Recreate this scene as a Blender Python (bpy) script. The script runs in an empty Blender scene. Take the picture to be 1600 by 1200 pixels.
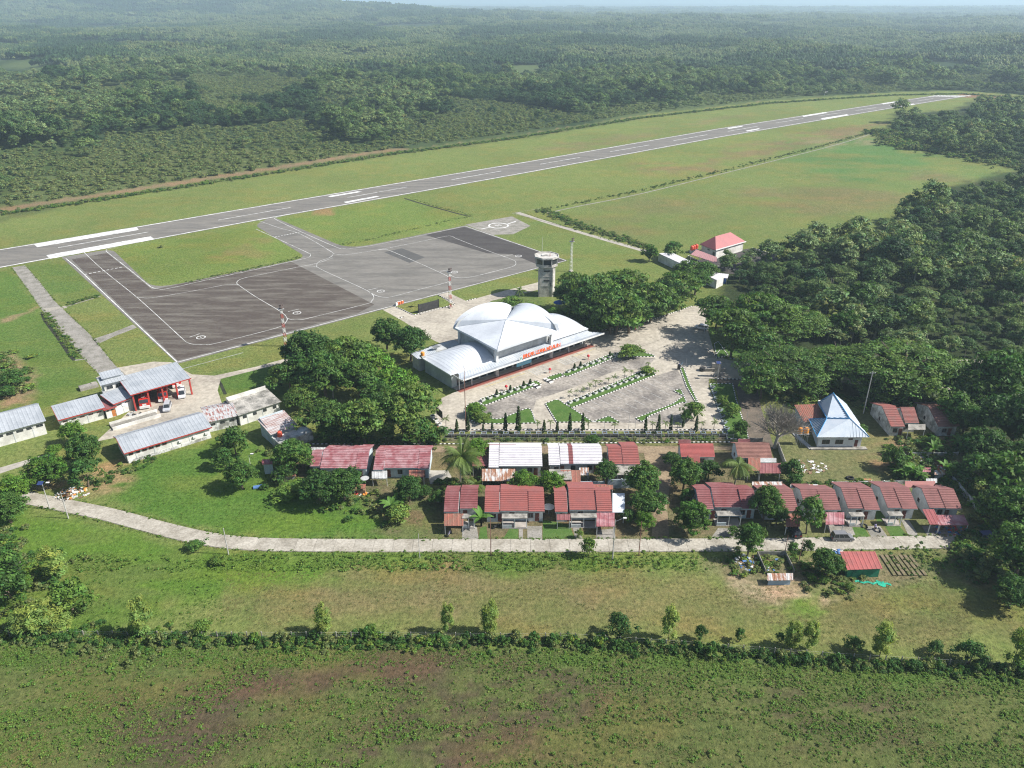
import bpy, math, random
import numpy as np
from mathutils import Vector, Matrix, noise as mnoise
R = math.radians
sc = bpy.context.scene
COL = sc.collection
random.seed(7)
RNG = np.random.default_rng(11)

# ---------------------------------------------------------------- camera
FPX, HCAM = 1217.0, 100.0
PITCH = math.atan(600 / FPX)
cd = bpy.data.cameras.new('camera')
cam = bpy.data.objects.new('camera', cd); COL.objects.link(cam)
cam.location = (0, 0, HCAM)
cam.rotation_euler = (R(90) - PITCH, 0, 0)
cd.sensor_width = 36; cd.lens = 36 * FPX / 1600
cd.clip_start = 1; cd.clip_end = 120000
sc.camera = cam

# ---------------------------------------------------------------- world and sun
SUN_EL, SUN_AZ = R(43), R(-5)          # azimuth measured from +X towards +Y
w = bpy.data.worlds.new("World"); sc.world = w; w.use_nodes = True
nt = w.node_tree; nt.nodes.clear()
sky = nt.nodes.new('ShaderNodeTexSky'); sky.sky_type = 'NISHITA'; sky.sun_disc = False
sky.sun_elevation = SUN_EL; sky.sun_rotation = R(90) - SUN_AZ
sky.altitude = 100; sky.air_density = 1.0; sky.dust_density = 1.6; sky.ozone_density = 1.5
bg = nt.nodes.new('ShaderNodeBackground'); bg.inputs[1].default_value = 0.075
wo = nt.nodes.new('ShaderNodeOutputWorld')
nt.links.new(sky.outputs[0], bg.inputs[0]); nt.links.new(bg.outputs[0], wo.inputs[0])
sd = bpy.data.lights.new('sun', 'SUN'); sd.energy = 4.7; sd.angle = R(0.5); sd.color = (1, 0.96, 0.90)
sun = bpy.data.objects.new('sun', sd); COL.objects.link(sun); sun.location = (0, 0, 300)
sv = Vector((math.cos(SUN_EL) * math.cos(SUN_AZ), math.cos(SUN_EL) * math.sin(SUN_AZ), math.sin(SUN_EL)))
sun.rotation_euler = sv.to_track_quat('Z', 'Y').to_euler()
vs = sc.view_settings
vs.view_transform = 'Standard'; vs.look = 'None'; vs.gamma = 1; vs.exposure = 0.7; vs.use_curve_mapping = False
sc.cycles.max_bounces = 6; sc.cycles.diffuse_bounces = 2; sc.cycles.glossy_bounces = 2
sc.cycles.transmission_bounces = 3; sc.cycles.volume_bounces = 2; sc.cycles.transparent_max_bounces = 4
sc.cycles.use_denoising = True; sc.cycles.denoising_prefilter = 'NONE'; sc.cycles.filter_width = 1.15

# ---------------------------------------------------------------- measuring the place
def G(x, y, z=0.0):
    """ground position (metres) of a point surveyed on the photograph at height z"""
    dx = (x - 800) / FPX; dy = (y - 600) / FPX
    Y = math.cos(PITCH) - dy * math.sin(PITCH); Z = -math.sin(PITCH) - dy * math.cos(PITCH)
    t = (z - HCAM) / Z
    return Vector((dx * t, Y * t, z))
def GP(pts, z=0.0): return [G(x, y, z) for x, y in pts]
def SC(x, y, z=0.0):
    """metres per photo pixel there, sideways"""
    return (G(x + .5, y, z) - G(x - .5, y, z)).x

# ---------------------------------------------------------------- materials
def _new(name):
    m = bpy.data.materials.new(name); m.use_nodes = True
    n = m.node_tree; b = n.nodes['Principled BSDF']; return m, n, b
def L(n, a, b): n.links.new(a, b)
def rgb(c): return (c[0], c[1], c[2], 1)
def mix(n, fac, a, b, mode='MIX'):
    x = n.nodes.new('ShaderNodeMix'); x.data_type = 'RGBA'; x.blend_type = mode
    if hasattr(fac, 'type'): L(n, fac, x.inputs[0])
    else: x.inputs[0].default_value = fac
    for s, v in ((6, a), (7, b)):
        if hasattr(v, 'type'): L(n, v, x.inputs[s])
        else: x.inputs[s].default_value = rgb(v)
    return x.outputs[2]
def coords(n, kind='Object', scale=(1, 1, 1), rot=(0, 0, 0)):
    if kind == 'World':
        g = n.nodes.new('ShaderNodeNewGeometry'); o = g.outputs['Position']
    else:
        g = n.nodes.new('ShaderNodeTexCoord'); o = g.outputs['Object']
    mp = n.nodes.new('ShaderNodeMapping'); L(n, o, mp.inputs[0])
    mp.inputs['Scale'].default_value = scale; mp.inputs['Rotation'].default_value = rot
    return mp.outputs[0]
def noise(n, vec, scale, detail=4, rough=.55, lo=.35, hi=.65):
    t = n.nodes.new('ShaderNodeTexNoise'); L(n, vec, t.inputs['Vector'])
    t.inputs['Scale'].default_value = scale; t.inputs['Detail'].default_value = detail; t.inputs['Roughness'].default_value = rough
    r = n.nodes.new('ShaderNodeMapRange'); L(n, t.outputs[0], r.inputs[0])
    r.inputs[1].default_value = lo; r.inputs[2].default_value = hi; r.clamp = True
    return r.outputs[0]
def bump(n, b, h, s=.3, d=.05):
    k = n.nodes.new('ShaderNodeBump'); k.inputs['Strength'].default_value = s; k.inputs['Distance'].default_value = d
    L(n, h, k.inputs['Height']); L(n, k.outputs[0], b.inputs['Normal'])
MATS = {}
def M(name, c1, c2=None, scale=.6, rough=.7, fine=0.12, kind='Object', stretch=(1, 1, 1), rot=0, lo=.4, hi=.62, metal=0, spec=.3, bmp=0, random_tint=0):
    """weathered surface: c1 worn towards c2 in irregular patches, plus fine grain"""
    if name in MATS: return MATS[name]
    m, n, b = _new(name)
    v = coords(n, kind, stretch, (0, 0, rot))
    if c2 is None: c2 = tuple(x * .82 for x in c1)
    c = mix(n, noise(n, v, scale, 6, .62, lo, hi), c1, c2)
    if fine:
        g = noise(n, v, scale * 9, 5, .7, .25, .75)
        c = mix(n, fine, c, mix(n, g, (0, 0, 0), (1, 1, 1)), 'SOFT_LIGHT') if fine < .5 else c
        c = mix(n, 1.0, c, mix(n, g, (1 - fine,) * 3, (1 + fine,) * 3), 'MULTIPLY')
        if bmp: bump(n, b, g, bmp, .03)
    if random_tint:
        oi = n.nodes.new('ShaderNodeObjectInfo')
        c = mix(n, 1.0, c, mix(n, oi.outputs['Random'], (1 - random_tint,) * 3, (1 + random_tint,) * 3), 'MULTIPLY')
    L(n, c, b.inputs['Base Color'])
    b.inputs['Roughness'].default_value = rough; b.inputs['Metallic'].default_value = metal
    b.inputs['Specular IOR Level'].default_value = spec
    MATS[name] = m; return m
def ML(name, c1, c2, yellow=.3, trans=.28, rough=.6):
    """leaf material: hue shifts per tree and per twig clump"""
    m, n, b = _new(name)
    at = n.nodes.new('ShaderNodeAttribute'); at.attribute_name = 'tint'
    oi = n.nodes.new('ShaderNodeObjectInfo')
    c = mix(n, oi.outputs['Random'], c1, c2)
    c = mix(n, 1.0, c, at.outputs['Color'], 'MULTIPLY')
    L(n, c, b.inputs['Base Color']); b.inputs['Roughness'].default_value = rough; b.inputs['Specular IOR Level'].default_value = .25
    tr = n.nodes.new('ShaderNodeBsdfTranslucent'); L(n, mix(n, 1.0, c, (1.15, 1.35, .5), 'MULTIPLY'), tr.inputs[0])
    ms = n.nodes.new('ShaderNodeMixShader'); ms.inputs[0].default_value = trans
    L(n, b.outputs[0], ms.inputs[1]); L(n, tr.outputs[0], ms.inputs[2])
    L(n, ms.outputs[0], n.nodes['Material Output'].inputs[0])
    MATS[name] = m; return m

# ---------------------------------------------------------------- mesh helpers
class MB:
    def __init__(s): s.v = []; s.f = []; s.m = []; s.T = None
    def add(s, vs_, fs, mi=0):
        k = len(s.v)
        for p in vs_:
            p = Vector(p)
            s.v.append(tuple(s.T @ p) if s.T is not None else tuple(p))
        for f in fs: s.f.append(tuple(i + k for i in f)); s.m.append(mi)
    def box(s, x0, y0, z0, x1, y1, z1, mi=0):
        s.add([(x0, y0, z0), (x1, y0, z0), (x1, y1, z0), (x0, y1, z0), (x0, y0, z1), (x1, y0, z1), (x1, y1, z1), (x0, y1, z1)],
              [(0, 3, 2, 1), (4, 5, 6, 7), (0, 1, 5, 4), (1, 2, 6, 5), (2, 3, 7, 6), (3, 0, 4, 7)], mi)
        return s
    def prism(s, poly, z0, z1, mi=0, top=True):
        n = len(poly)
        s.add([(p[0], p[1], z0) for p in poly] + [(p[0], p[1], z1) for p in poly],
              [tuple(range(n))[::-1], tuple(range(n, 2 * n))] + [(i, (i + 1) % n, n + (i + 1) % n, n + i) for i in range(n)], mi)
        return s
    def tube(s, a, b, r0, r1=None, n=6, mi=0, cap=True):
        a = Vector(a); b = Vector(b); r1 = r0 if r1 is None else r1
        d = (b - a).normalized(); u = d.orthogonal().normalized(); v_ = d.cross(u)
        P = []
        for c, r in ((a, r0), (b, r1)):
            for i in range(n):
                t = 2 * math.pi * i / n; P.append(c + u * math.cos(t) * r + v_ * math.sin(t) * r)
        F = [(i, (i + 1) % n, n + (i + 1) % n, n + i) for i in range(n)]
        if cap: F += [tuple(range(n))[::-1], tuple(range(n, 2 * n))]
        s.add(P, F, mi); return s
    def lathe(s, prof, n=10, c=(0, 0, 0), mi=0):
        P = []
        for r, z in prof:
            for i in range(n):
                t = 2 * math.pi * i / n; P.append((c[0] + r * math.cos(t), c[1] + r * math.sin(t), c[2] + z))
        F = []
        for k in range(len(prof) - 1):
            for i in range(n): F.append((k * n + i, k * n + (i + 1) % n, (k + 1) * n + (i + 1) % n, (k + 1) * n + i))
        F += [tuple(range(n))[::-1], tuple(range((len(prof) - 1) * n, len(prof) * n))]
        s.add(P, F, mi); return s
    def sheet(s, a, b, c, d, kind='step', n=8, th=.08, mi=0, amp=None):
        """roof sheet: a,b eave left/right, c,d ridge right/left. step = tile courses, rib = ribs down the slope"""
        a, b, c, d = map(Vector, (a, b, c, d)); amp = (.10 if kind == 'step' else .04) if amp is None else amp
        N = (b - a).cross(d - a).normalized()
        if N.z < 0: N = -N
        P = []; F = []
        if kind == 'step':
            for i in range(n):
                t0, t1 = i / n, (i + 1) / n
                l0, r0, l1, r1 = a.lerp(d, t0) + N * (th + amp), b.lerp(c, t0) + N * (th + amp), a.lerp(d, t1) + N * th, b.lerp(c, t1) + N * th
                k = len(P); P += [l0, r0, r1, l1, a.lerp(d, t0) + N * (th * 0 if i == 0 else th), b.lerp(c, t0) + N * (th * 0 if i == 0 else th)]
                F += [(k, k + 1, k + 2, k + 3), (k + 4, k + 5, k + 1, k)]
        elif kind == 'rib':
            xs = []
            for i in range(n):
                for q, hh in ((0, 0), (.62, 0), (.70, amp), (.92, amp)): xs.append(((i + q) / n, hh))
            xs.append((1, 0))
            for t, hh in xs: P += [a.lerp(b, t) + N * (th + hh), d.lerp(c, t) + N * (th + hh)]
            F = [(2 * i, 2 * i + 2, 2 * i + 3, 2 * i + 1) for i in range(len(xs) - 1)]
        else:
            P = [a + N * th, b + N * th, c + N * th, d + N * th]; F = [(0, 1, 2, 3)]
        s.add(P, F, mi)
        e = [a, b, c, d]; t = [p + N * th for p in e]
        s.add(e + t, [(3, 2, 1, 0), (0, 1, 5, 4), (1, 2, 6, 5), (2, 3, 7, 6), (3, 0, 4, 7)], mi)
        return s
    def ob(s, name, mats, parent=None, smooth=False):
        me = bpy.data.meshes.new(name); me.from_pydata(s.v, [], s.f)
        mats = mats if isinstance(mats, (list, tuple)) else [mats]
        for m in mats: me.materials.append(m)
        if len(mats) > 1: me.polygons.foreach_set('material_index', s.m)
        if smooth: me.polygons.foreach_set('use_smooth', [True] * len(me.polygons))
        me.update()
        o = bpy.data.objects.new(name, me); COL.objects.link(o)
        if parent is not None: o.parent = parent
        return o

def tag(o, label=None, cat=None, group=None, kind=None):
    if label: o['label'] = label
    if cat: o['category'] = cat
    if group: o['group'] = group
    if kind: o['kind'] = kind
    return o
def thing(name, label, cat, loc=(0, 0, 0), rz=0, group=None):
    o = bpy.data.objects.new(name, None); COL.objects.link(o); o.empty_display_size = .5
    o.location = loc; o.rotation_euler = (0, 0, rz)
    return tag(o, label, cat, group)
def part(root, name, mb, mat, label=None, smooth=False):
    o = mb.ob(name, mat, root, smooth)
    if label: o['label'] = label
    return o
def dup(root, loc=None, rz=None, label=None, group=None, scale=None):
    r = root.copy(); COL.objects.link(r)
    if loc is not None: r.location = loc
    if rz is not None: r.rotation_euler = (0, 0, rz)
    if scale is not None: r.scale = scale if hasattr(scale, '__len__') else (scale,) * 3
    if label: r['label'] = label
    if group: r['group'] = group
    for ch in CHILD(root):
        c = ch.copy(); COL.objects.link(c); c.parent = r
        for g in CHILD(ch):
            d = g.copy(); COL.objects.link(d); d.parent = c
    return r
def CHILD(o): return [c for c in o.children]

def npmesh(name, V, F, mats, tint=None, parent=None, matidx=None, smooth=False, link=True):
    me = bpy.data.meshes.new(name)
    V = np.asarray(V, dtype=np.float32); F = np.asarray(F, dtype=np.int32); k = F.shape[1]
    me.vertices.add(len(V)); me.vertices.foreach_set('co', V.ravel())
    me.loops.add(F.size); me.loops.foreach_set('vertex_index', F.ravel())
    me.polygons.add(len(F)); me.polygons.foreach_set('loop_start', np.arange(0, F.size, k, dtype=np.int32))
    me.polygons.foreach_set('loop_total', np.full(len(F), k, dtype=np.int32))
    for m in (mats if isinstance(mats, (list, tuple)) else [mats]): me.materials.append(m)
    if matidx is not None: me.polygons.foreach_set('material_index', np.asarray(matidx, dtype=np.int32))
    if smooth: me.polygons.foreach_set('use_smooth', np.ones(len(F), dtype=bool))
    me.update(calc_edges=True)
    if tint is not None:
        a = me.attributes.new('tint', 'FLOAT_COLOR', 'POINT')
        a.data.foreach_set('color', np.c_[tint, np.ones(len(tint))].astype(np.float32).ravel())
    if not link: return me
    o = bpy.data.objects.new(name, me); COL.objects.link(o)
    if parent is not None: o.parent = parent
    return o

# ---------------------------------------------------------------- polygons on the ground
def catmull(pts, k=6, closed=False):
    P = [Vector(p) for p in pts]; out = []; n = len(P)
    rng = range(n if closed else n - 1)
    for i in rng:
        p0 = P[(i - 1) % n] if closed or i > 0 else P[0]; p1 = P[i]; p2 = P[(i + 1) % n]
        p3 = P[(i + 2) % n] if closed or i < n - 2 else P[-1]
        for j in range(k):
            t = j / k
            out.append(.5 * ((2 * p1) + (-p0 + p2) * t + (2 * p0 - 5 * p1 + 4 * p2 - p3) * t * t + (-p0 + 3 * p1 - 3 * p2 + p3) * t ** 3))
    if not closed: out.append(P[-1])
    return out
def flat(name, pts, z, mat, kind='structure', label=None, parent=None):
    """flat polygon from world points"""
    me = bpy.data.meshes.new(name)
    me.from_pydata([(p[0], p[1], z) for p in pts], [], [tuple(range(len(pts)))])
    me.materials.append(mat); me.update()
    if me.polygons[0].normal.z < 0: me.flip_normals()
    o = bpy.data.objects.new(name, me); COL.objects.link(o)
    if parent is not None: o.parent = parent
    else: tag(o, label, kind=kind)
    return o
def ribbon_pts(P, w):
    P = [Vector((p[0], p[1], 0)) for p in P]; Lft = []; Rgt = []
    for i, p in enumerate(P):
        d = (P[min(i + 1, len(P) - 1)] - P[max(i - 1, 0)]).normalized(); nrm = Vector((-d.y, d.x, 0))
        Lft.append(p + nrm * w / 2); Rgt.append(p - nrm * w / 2)
    return Lft, Rgt
def ribbon(name, P, w, z, mat, kind='structure', label=None, parent=None, dash=None):
    Lf, Rt = ribbon_pts(P, w); mb = MB()
    k = len(Lf)
    mb.add([(p.x, p.y, z) for p in Lf] + [(p.x, p.y, z) for p in Rt], [(i, k + i, k + i + 1, i + 1) for i in range(k - 1) if dash is None or (i % 2 == 0)])
    o = mb.ob(name, mat, parent)
    if parent is None: tag(o, label, kind=kind)
    return o
def resample(P, step):
    P = [Vector((p[0], p[1], 0)) for p in P]; out = [P[0].copy()]; need = step
    for a, b in zip(P, P[1:]):
        l = (b - a).length; pos = 0
        if l < 1e-6: continue
        while l - pos >= need:
            pos += need; out.append(a.lerp(b, pos / l)); need = step
        need -= l - pos
    return out
# ---------------------------------------------------------------- terrain
def smooth01(x): x = np.clip(x, 0, 1); return x * x * (3 - 2 * x)
_perm = np.random.default_rng(3).random((256, 256)).astype(np.float32)
def vnoise(x, y):
    xi = np.floor(x).astype(int); yi = np.floor(y).astype(int); fx = x - xi; fy = y - yi
    fx = fx * fx * (3 - 2 * fx); fy = fy * fy * (3 - 2 * fy)
    a = _perm[xi % 256, yi % 256]; b = _perm[(xi + 1) % 256, yi % 256]; c = _perm[xi % 256, (yi + 1) % 256]; d = _perm[(xi + 1) % 256, (yi + 1) % 256]
    return (a * (1 - fx) + b * fx) * (1 - fy) + (c * (1 - fx) + d * fx) * fy
def fbm(x, y, o=4):
    s = 0; a = .5; t = 0
    for i in range(o): s = s + a * vnoise(x + 17.3 * i, y - 9.1 * i); t += a; x = x * 2.03; y = y * 2.03; a *= .5
    return s / t
# far edge of the airfield (beyond it the wood begins)
FENCE_PX = [(-700, 420), (-300, 372), (0, 331), (200, 301), (400, 270), (600, 238), (800, 212), (1000, 180), (1200, 157), (1300, 150), (1400, 144), (1500, 142), (1620, 150), (1800, 158), (2400, 190)]
FENCE = np.array([G(*p)[:2] for p in FENCE_PX])
def seg_d(px, py, a, b):
    dx, dy = b[0] - a[0], b[1] - a[1]
    t = np.clip(((px - a[0]) * dx + (py - a[1]) * dy) / (dx * dx + dy * dy + 1e-9), 0, 1)
    return np.hypot(px - a[0] - t * dx, py - a[1] - t * dy)
def line_d(px, py, L_):
    d = np.full(np.shape(px), 1e9)
    for a, b in zip(L_, L_[1:]): d = np.minimum(d, seg_d(px, py, a, b))
    return d
def inside(px, py, poly):
    c = np.zeros(np.shape(px), bool); n = len(poly)
    for i in range(n):
        x1, y1 = poly[i][0], poly[i][1]; x2, y2 = poly[(i + 1) % n][0], poly[(i + 1) % n][1]
        if y1 == y2: continue
        c ^= ((y1 > py) != (y2 > py)) & (px < (x2 - x1) * (py - y1) / (y2 - y1) + x1)
    return c
def sdist(px, py, poly):
    p = [(q[0], q[1]) for q in poly]
    d = line_d(px, py, p + [p[0]])
    return np.where(inside(px, py, p), d, -d)
BEYOND = [tuple(p) for p in FENCE] + [(60000, 1500), (60000, 60000), (-60000, 60000), (-60000, 200)]
def height(x, y):
    x = np.asarray(x, float); y = np.asarray(y, float)
    sd_ = sdist(x, y, BEYOND)
    dd = np.clip(sd_, 0, None)
    h = smooth01(dd / 500) * 34 * (fbm(x / 260 + 5, y / 260, 3) - .46)
    h = h + smooth01((dd - 500) / 3500) * 55 * (fbm(x / 1500 + 2.2, y / 1500 + 4.4, 4) - .45)
    h = h * (1 - .8 * smooth01((y - 9000) / 8000))
    # the hill that closes the view top left
    h = h + 104 * np.exp(-(((x + 2700) / 1450) ** 2 + ((y - 5200) / 900) ** 2)) + 46 * np.exp(-(((x + 900) / 900) ** 2 + ((y - 5000) / 800) ** 2))
    h = h + 26 * np.exp(-(((x - 1150) / 330) ** 2 + ((y - 1500) / 300) ** 2))
    return np.where(sd_ > 0, h, 0.0)

# ---- ground cover colours (albedo), painted as soft-edged patches of real grass, soil and scrub
def px(poly): return [tuple(G(*p)[:2]) for p in poly]
C_OLIVE = (.150, .185, .056); C_LAWN = (.09, .155, .034); C_MID = (.125, .175, .045)
C_DRY = (.21, .18, .095); C_SOIL = (.088, .066, .046); C_PALE = (.34, .27, .19); C_FLOOR = (.035, .05, .02); C_SCRUB = (.09, .12, .045)
C_BRN = (.17, .115, .07); C_DARKG = (.05, .095, .025)
ZONES = [  # polygon (surveyed), colour, softness m, strength, noise scale m
    # wood floor and scrub
    ('beyond', BEYOND, (.055, .085, .028), 6, 1, 0),
    (None, px([(0, 345), (0, 318), (30, 285), (110, 262), (170, 225), (330, 205), (480, 190), (520, 215), (560, 240), (600, 232), (640, 200), (700, 155), (800, 160), (960, 190), (1010, 175), (1000, 186), (800, 218), (600, 242), (400, 274), (200, 305)]), (.095, .12, .045), 8, 1, 0),
    (None, px([(1100, 395), (1200, 400), (1240, 395), (1330, 375), (1400, 330), (1450, 300), (1560, 270), (1620, 262), (2400, 300), (2600, 700), (1800, 900), (1620, 950), (1540, 880), (1500, 830), (1500, 700), (1380, 640), (1230, 600), (1180, 560), (1130, 500)]), C_FLOOR, 4, 1, 0),
    (None, px([(1380, 210), (1400, 178), (1490, 172), (1520, 158), (1620, 152), (2200, 190), (2400, 300), (1600, 270), (1540, 245), (1410, 238)]), C_FLOOR, 6, 1, 0),
    # big field right of the runway: green heart, yellow-brown mottling
    (None, px([(850, 330), (1000, 300), (1360, 210), (1550, 262), (1440, 310), (1400, 340), (1330, 378), (1240, 398), (1160, 400), (1000, 390)]), (.140, .178, .055), 8, 1, 0),
    (None, px([(1230, 225), (1360, 215), (1500, 245), (1520, 262), (1330, 290), (1260, 270)]), (.085, .17, .05), 22, .85, 30),
    (None, px([(1240, 222), (1330, 205), (1380, 222), (1300, 232)]), (.26, .21, .13), 10, .6, 12),
    (None, px([(1200, 300), (1400, 270), (1450, 275), (1430, 300), (1330, 330), (1200, 350), (1150, 340)]), (.17, .13, .07), 25, .6, 40),
    (None, px([(860, 335), (1010, 305), (1100, 310), (1050, 360), (960, 380)]), (.15, .14, .065), 20, .55, 30),
    # strip grass worn brown near the far end
    (None, px([(1000, 262), (1200, 220), (1330, 195), (1385, 188), (1375, 203), (1200, 240), (1050, 275)]), (.19, .13, .075), 12, .7, 25),
    (None, px([(840, 232), (1100, 188), (1200, 172), (1100, 195), (900, 238)]), (.19, .145, .08), 10, .5, 25),
    (None, px([(1500, 146), (1700, 155), (1700, 163), (1500, 152)]), (.22, .12, .08), 6, .9, 0),
    # lawns
    (None, px([(0, 425), (18, 420), (70, 490), (135, 570), (160, 600), (60, 640), (0, 660), (-300, 700), (-400, 480)]), C_LAWN, 2, .9, 0),
    (None, px([(0, 500), (60, 492), (130, 575), (100, 605), (0, 600)]), (.12, .175, .045), 6, .6, 12),
    (None, px([(45, 415), (100, 410), (155, 462), (95, 475)]), (.10, .165, .04), 3, .8, 0),
    (None, px([(170, 393), (400, 352), (480, 398), (245, 448)]), (.13, .18, .042), 4, .8, 0),
    (None, px([(330, 385), (400, 375), (420, 400), (340, 410)]), (.21, .15, .07), 8, .5, 10),
    (None, px([(440, 342), (640, 310), (740, 345), (540, 385)]), (.13, .185, .045), 4, .8, 0),
    (None, px([(490, 327), (517, 325), (520, 335), (495, 337)]), (.28, .17, .09), 2, .8, 0),
    (None, px([(820, 335), (1000, 392), (960, 410), (880, 400), (760, 352)]), (.13, .175, .05), 4, .8, 0),
    (None, px([(335, 588), (460, 560), (500, 560), (520, 620), (400, 620), (345, 615)]), C_LAWN, 2, 1, 0),
    (None, px([(170, 770), (215, 722), (330, 690), (400, 690), (480, 760), (600, 740), (690, 760), (690, 840), (440, 838), (330, 828), (250, 812)]), (.080, .155, .028), 2, 1, 0),
    (None, px([(300, 700), (380, 705), (360, 740), (280, 745)]), (.14, .19, .05), 8, .6, 9),
    (None, px([(400, 800), (600, 790), (600, 835), (400, 830)]), (.11, .20, .03), 8, .6, 9),
    (None, px([(60, 760), (120, 770), (170, 770), (200, 745), (215, 725), (190, 715), (150, 740), (120, 750)]), (.30, .21, .12), 3, .85, 5),
    # housing ground
    (None, px([(440, 692), (1010, 692), (1230, 690), (1230, 845), (690, 845), (640, 845), (560, 780), (440, 760)]), (.15, .125, .075), 3, .9, 0),
    (None, px([(600, 745), (690, 745), (690, 845), (640, 845), (590, 800)]), (.13, .16, .055), 3, .8, 4),
    (None, px([(1180, 690), (1240, 640), (1380, 640), (1500, 690), (1560, 780), (1540, 850), (1180, 850)]), (.15, .155, .07), 4, .95, 0),
    (None, px([(1370, 690), (1480, 690), (1500, 740), (1380, 740), (1350, 715)]), (.21, .15, .09), 3, .8, 4),
    (None, px([(1260, 690), (1350, 690), (1330, 730), (1250, 735)]), (.17, .17, .08), 3, .7, 5),
    # verge and middle field
    (None, px([(-200, 790), (60, 800), (300, 858), (700, 866), (1080, 868), (1060, 895), (700, 905), (300, 930), (150, 1000), (-300, 1000)]), (.10, .175, .028), 3, 1, 0),
    (None, px([(100, 830), (300, 880), (250, 940), (130, 980), (60, 900)]), (.115, .145, .045), 6, .6, 8),
    (None, px([(420, 905), (700, 885), (1100, 905), (1230, 940), (1580, 960), (1620, 1010), (1200, 985), (800, 975), (350, 975)]), (.15, .15, .058), 5, 1, 0),
    (None, px([(520, 925), (700, 905), (1000, 915), (1000, 955), (520, 958)]), (.175, .15, .075), 8, .7, 8),
    (None, px([(1150, 930), (1280, 900), (1320, 950), (1230, 975)]), (.11, .19, .03), 4, .8, 6),
    (None, px([(1320, 905), (1540, 900), (1600, 960), (1560, 1000), (1330, 960)]), (.115, .115, .045), 5, .75, 8),
    (None, px([(1085, 868), (1380, 868), (1560, 858), (1600, 930), (1500, 915), (1330, 925), (1180, 940), (1120, 905)]), (.17, .145, .085), 3, .9, 0),
    (None, px([(1120, 895), (1200, 905), (1310, 920), (1300, 935), (1200, 945), (1150, 925)]), (.36, .28, .19), 2, .8, 3),
    (None, px([(1395, 864), (1540, 862), (1560, 905), (1440, 905)]), (.07, .12, .035), 3, .8, 5),
    (None, px([(1375, 864), (1425, 864), (1450, 905), (1395, 910)]), (.17, .14, .085), 1.5, .9, 0),
    # nearest field: brown soil showing between weeds
    (None, px([(-400, 1012), (0, 1005), (900, 1015), (1620, 1058), (2200, 1090), (2200, 1600), (-600, 1600)]), (.105, .125, .042), 2, 1, 0),
    (None, px([(-400, 1008), (0, 1002), (900, 1012), (1620, 1052), (1620, 1085), (1000, 1050), (500, 1035), (0, 1040)]), (.08, .15, .03), 2.5, .85, 5),
    (None, px([(200, 1100), (330, 1060), (600, 1020), (740, 1020), (660, 1065), (420, 1090), (330, 1200), (200, 1200)]), C_SOIL, 4, .9, 0),
    (None, px([(690, 1030), (900, 1025), (1000, 1050), (960, 1110), (850, 1200), (500, 1200), (600, 1120)]), C_SOIL, 5, .8, 3),
    (None, px([(1150, 1085), (1330, 1075), (1430, 1090), (1400, 1150), (1250, 1140)]), C_SOIL, 4, .7, 5),
    (None, px([(680, 1190), (760, 1150), (800, 1110), (790, 1200)]), C_SOIL, 3, .7, 4),
    (None, px([(20, 1040), (180, 1040), (150, 1120), (0, 1160)]), (.08, .11, .035), 5, .6, 6),
    # bare earth track beyond the strip
    (None, [tuple(p) for p in FENCE[1:14]] + [(p[0] - 5, p[1] + 3.5 + .012 * p[1]) for p in FENCE[1:14]][::-1], (.22, .16, .10), 2.0, .9, 0),
    (None, px([(0, 560), (25, 552), (45, 575), (55, 600), (40, 630), (0, 640)]), (.26, .19, .12), 2, .9, 0),
    (None, px([(0, 498), (45, 487), (60, 478), (50, 486), (20, 500), (0, 505)]), (.25, .19, .11), 1, .9, 0),
    (None, px([(760, 470), (830, 452), (850, 470), (860, 490), (800, 500), (760, 490)]), (.10, .14, .045), 2, .8, 0),
]
def ground_colour(x, y):
    n = len(x); col = np.tile(np.array(C_OLIVE), (n, 1)).astype(float)
    big = fbm(x / 35, y / 35 * 1.0, 4)
    for nm, poly, c, soft, strength, ns in ZONES:
        bx = [p[0] for p in poly]; by = [p[1] for p in poly]
        s_ = max(soft, 1)
        sel = (x > min(bx) - 3 * s_) & (x < max(bx) + 3 * s_) & (y > min(by) - 3 * s_) & (y < max(by) + 3 * s_)
        if not sel.any(): continue
        X, Y = x[sel], y[sel]
        d = sdist(X, Y, poly)
        wob = (fbm(X / (s_ * 1.3 + 1), Y / (s_ * 1.3 + 1), 3) - .5) * 3.0 * s_
        a = smooth01((d + wob) / s_ * .5 + .5) * strength
        if ns: a = a * smooth01((fbm(X / ns + 3.1, Y / ns * 2.2 + 7, 4) - .33) / .25)
        col[sel] = col[sel] * (1 - a[:, None]) + np.array(c) * a[:, None]
    v = .86 + .3 * big
    dry = smooth01((fbm(x / 18 + 40, y / 8, 5) - .50) / .2)[:, None] * .42
    col = col * v[:, None]
    fr = y > 0
    col = col * (1 - dry) + (col * np.array([1.35, 1.0, .95])) * dry
    return col
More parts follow.
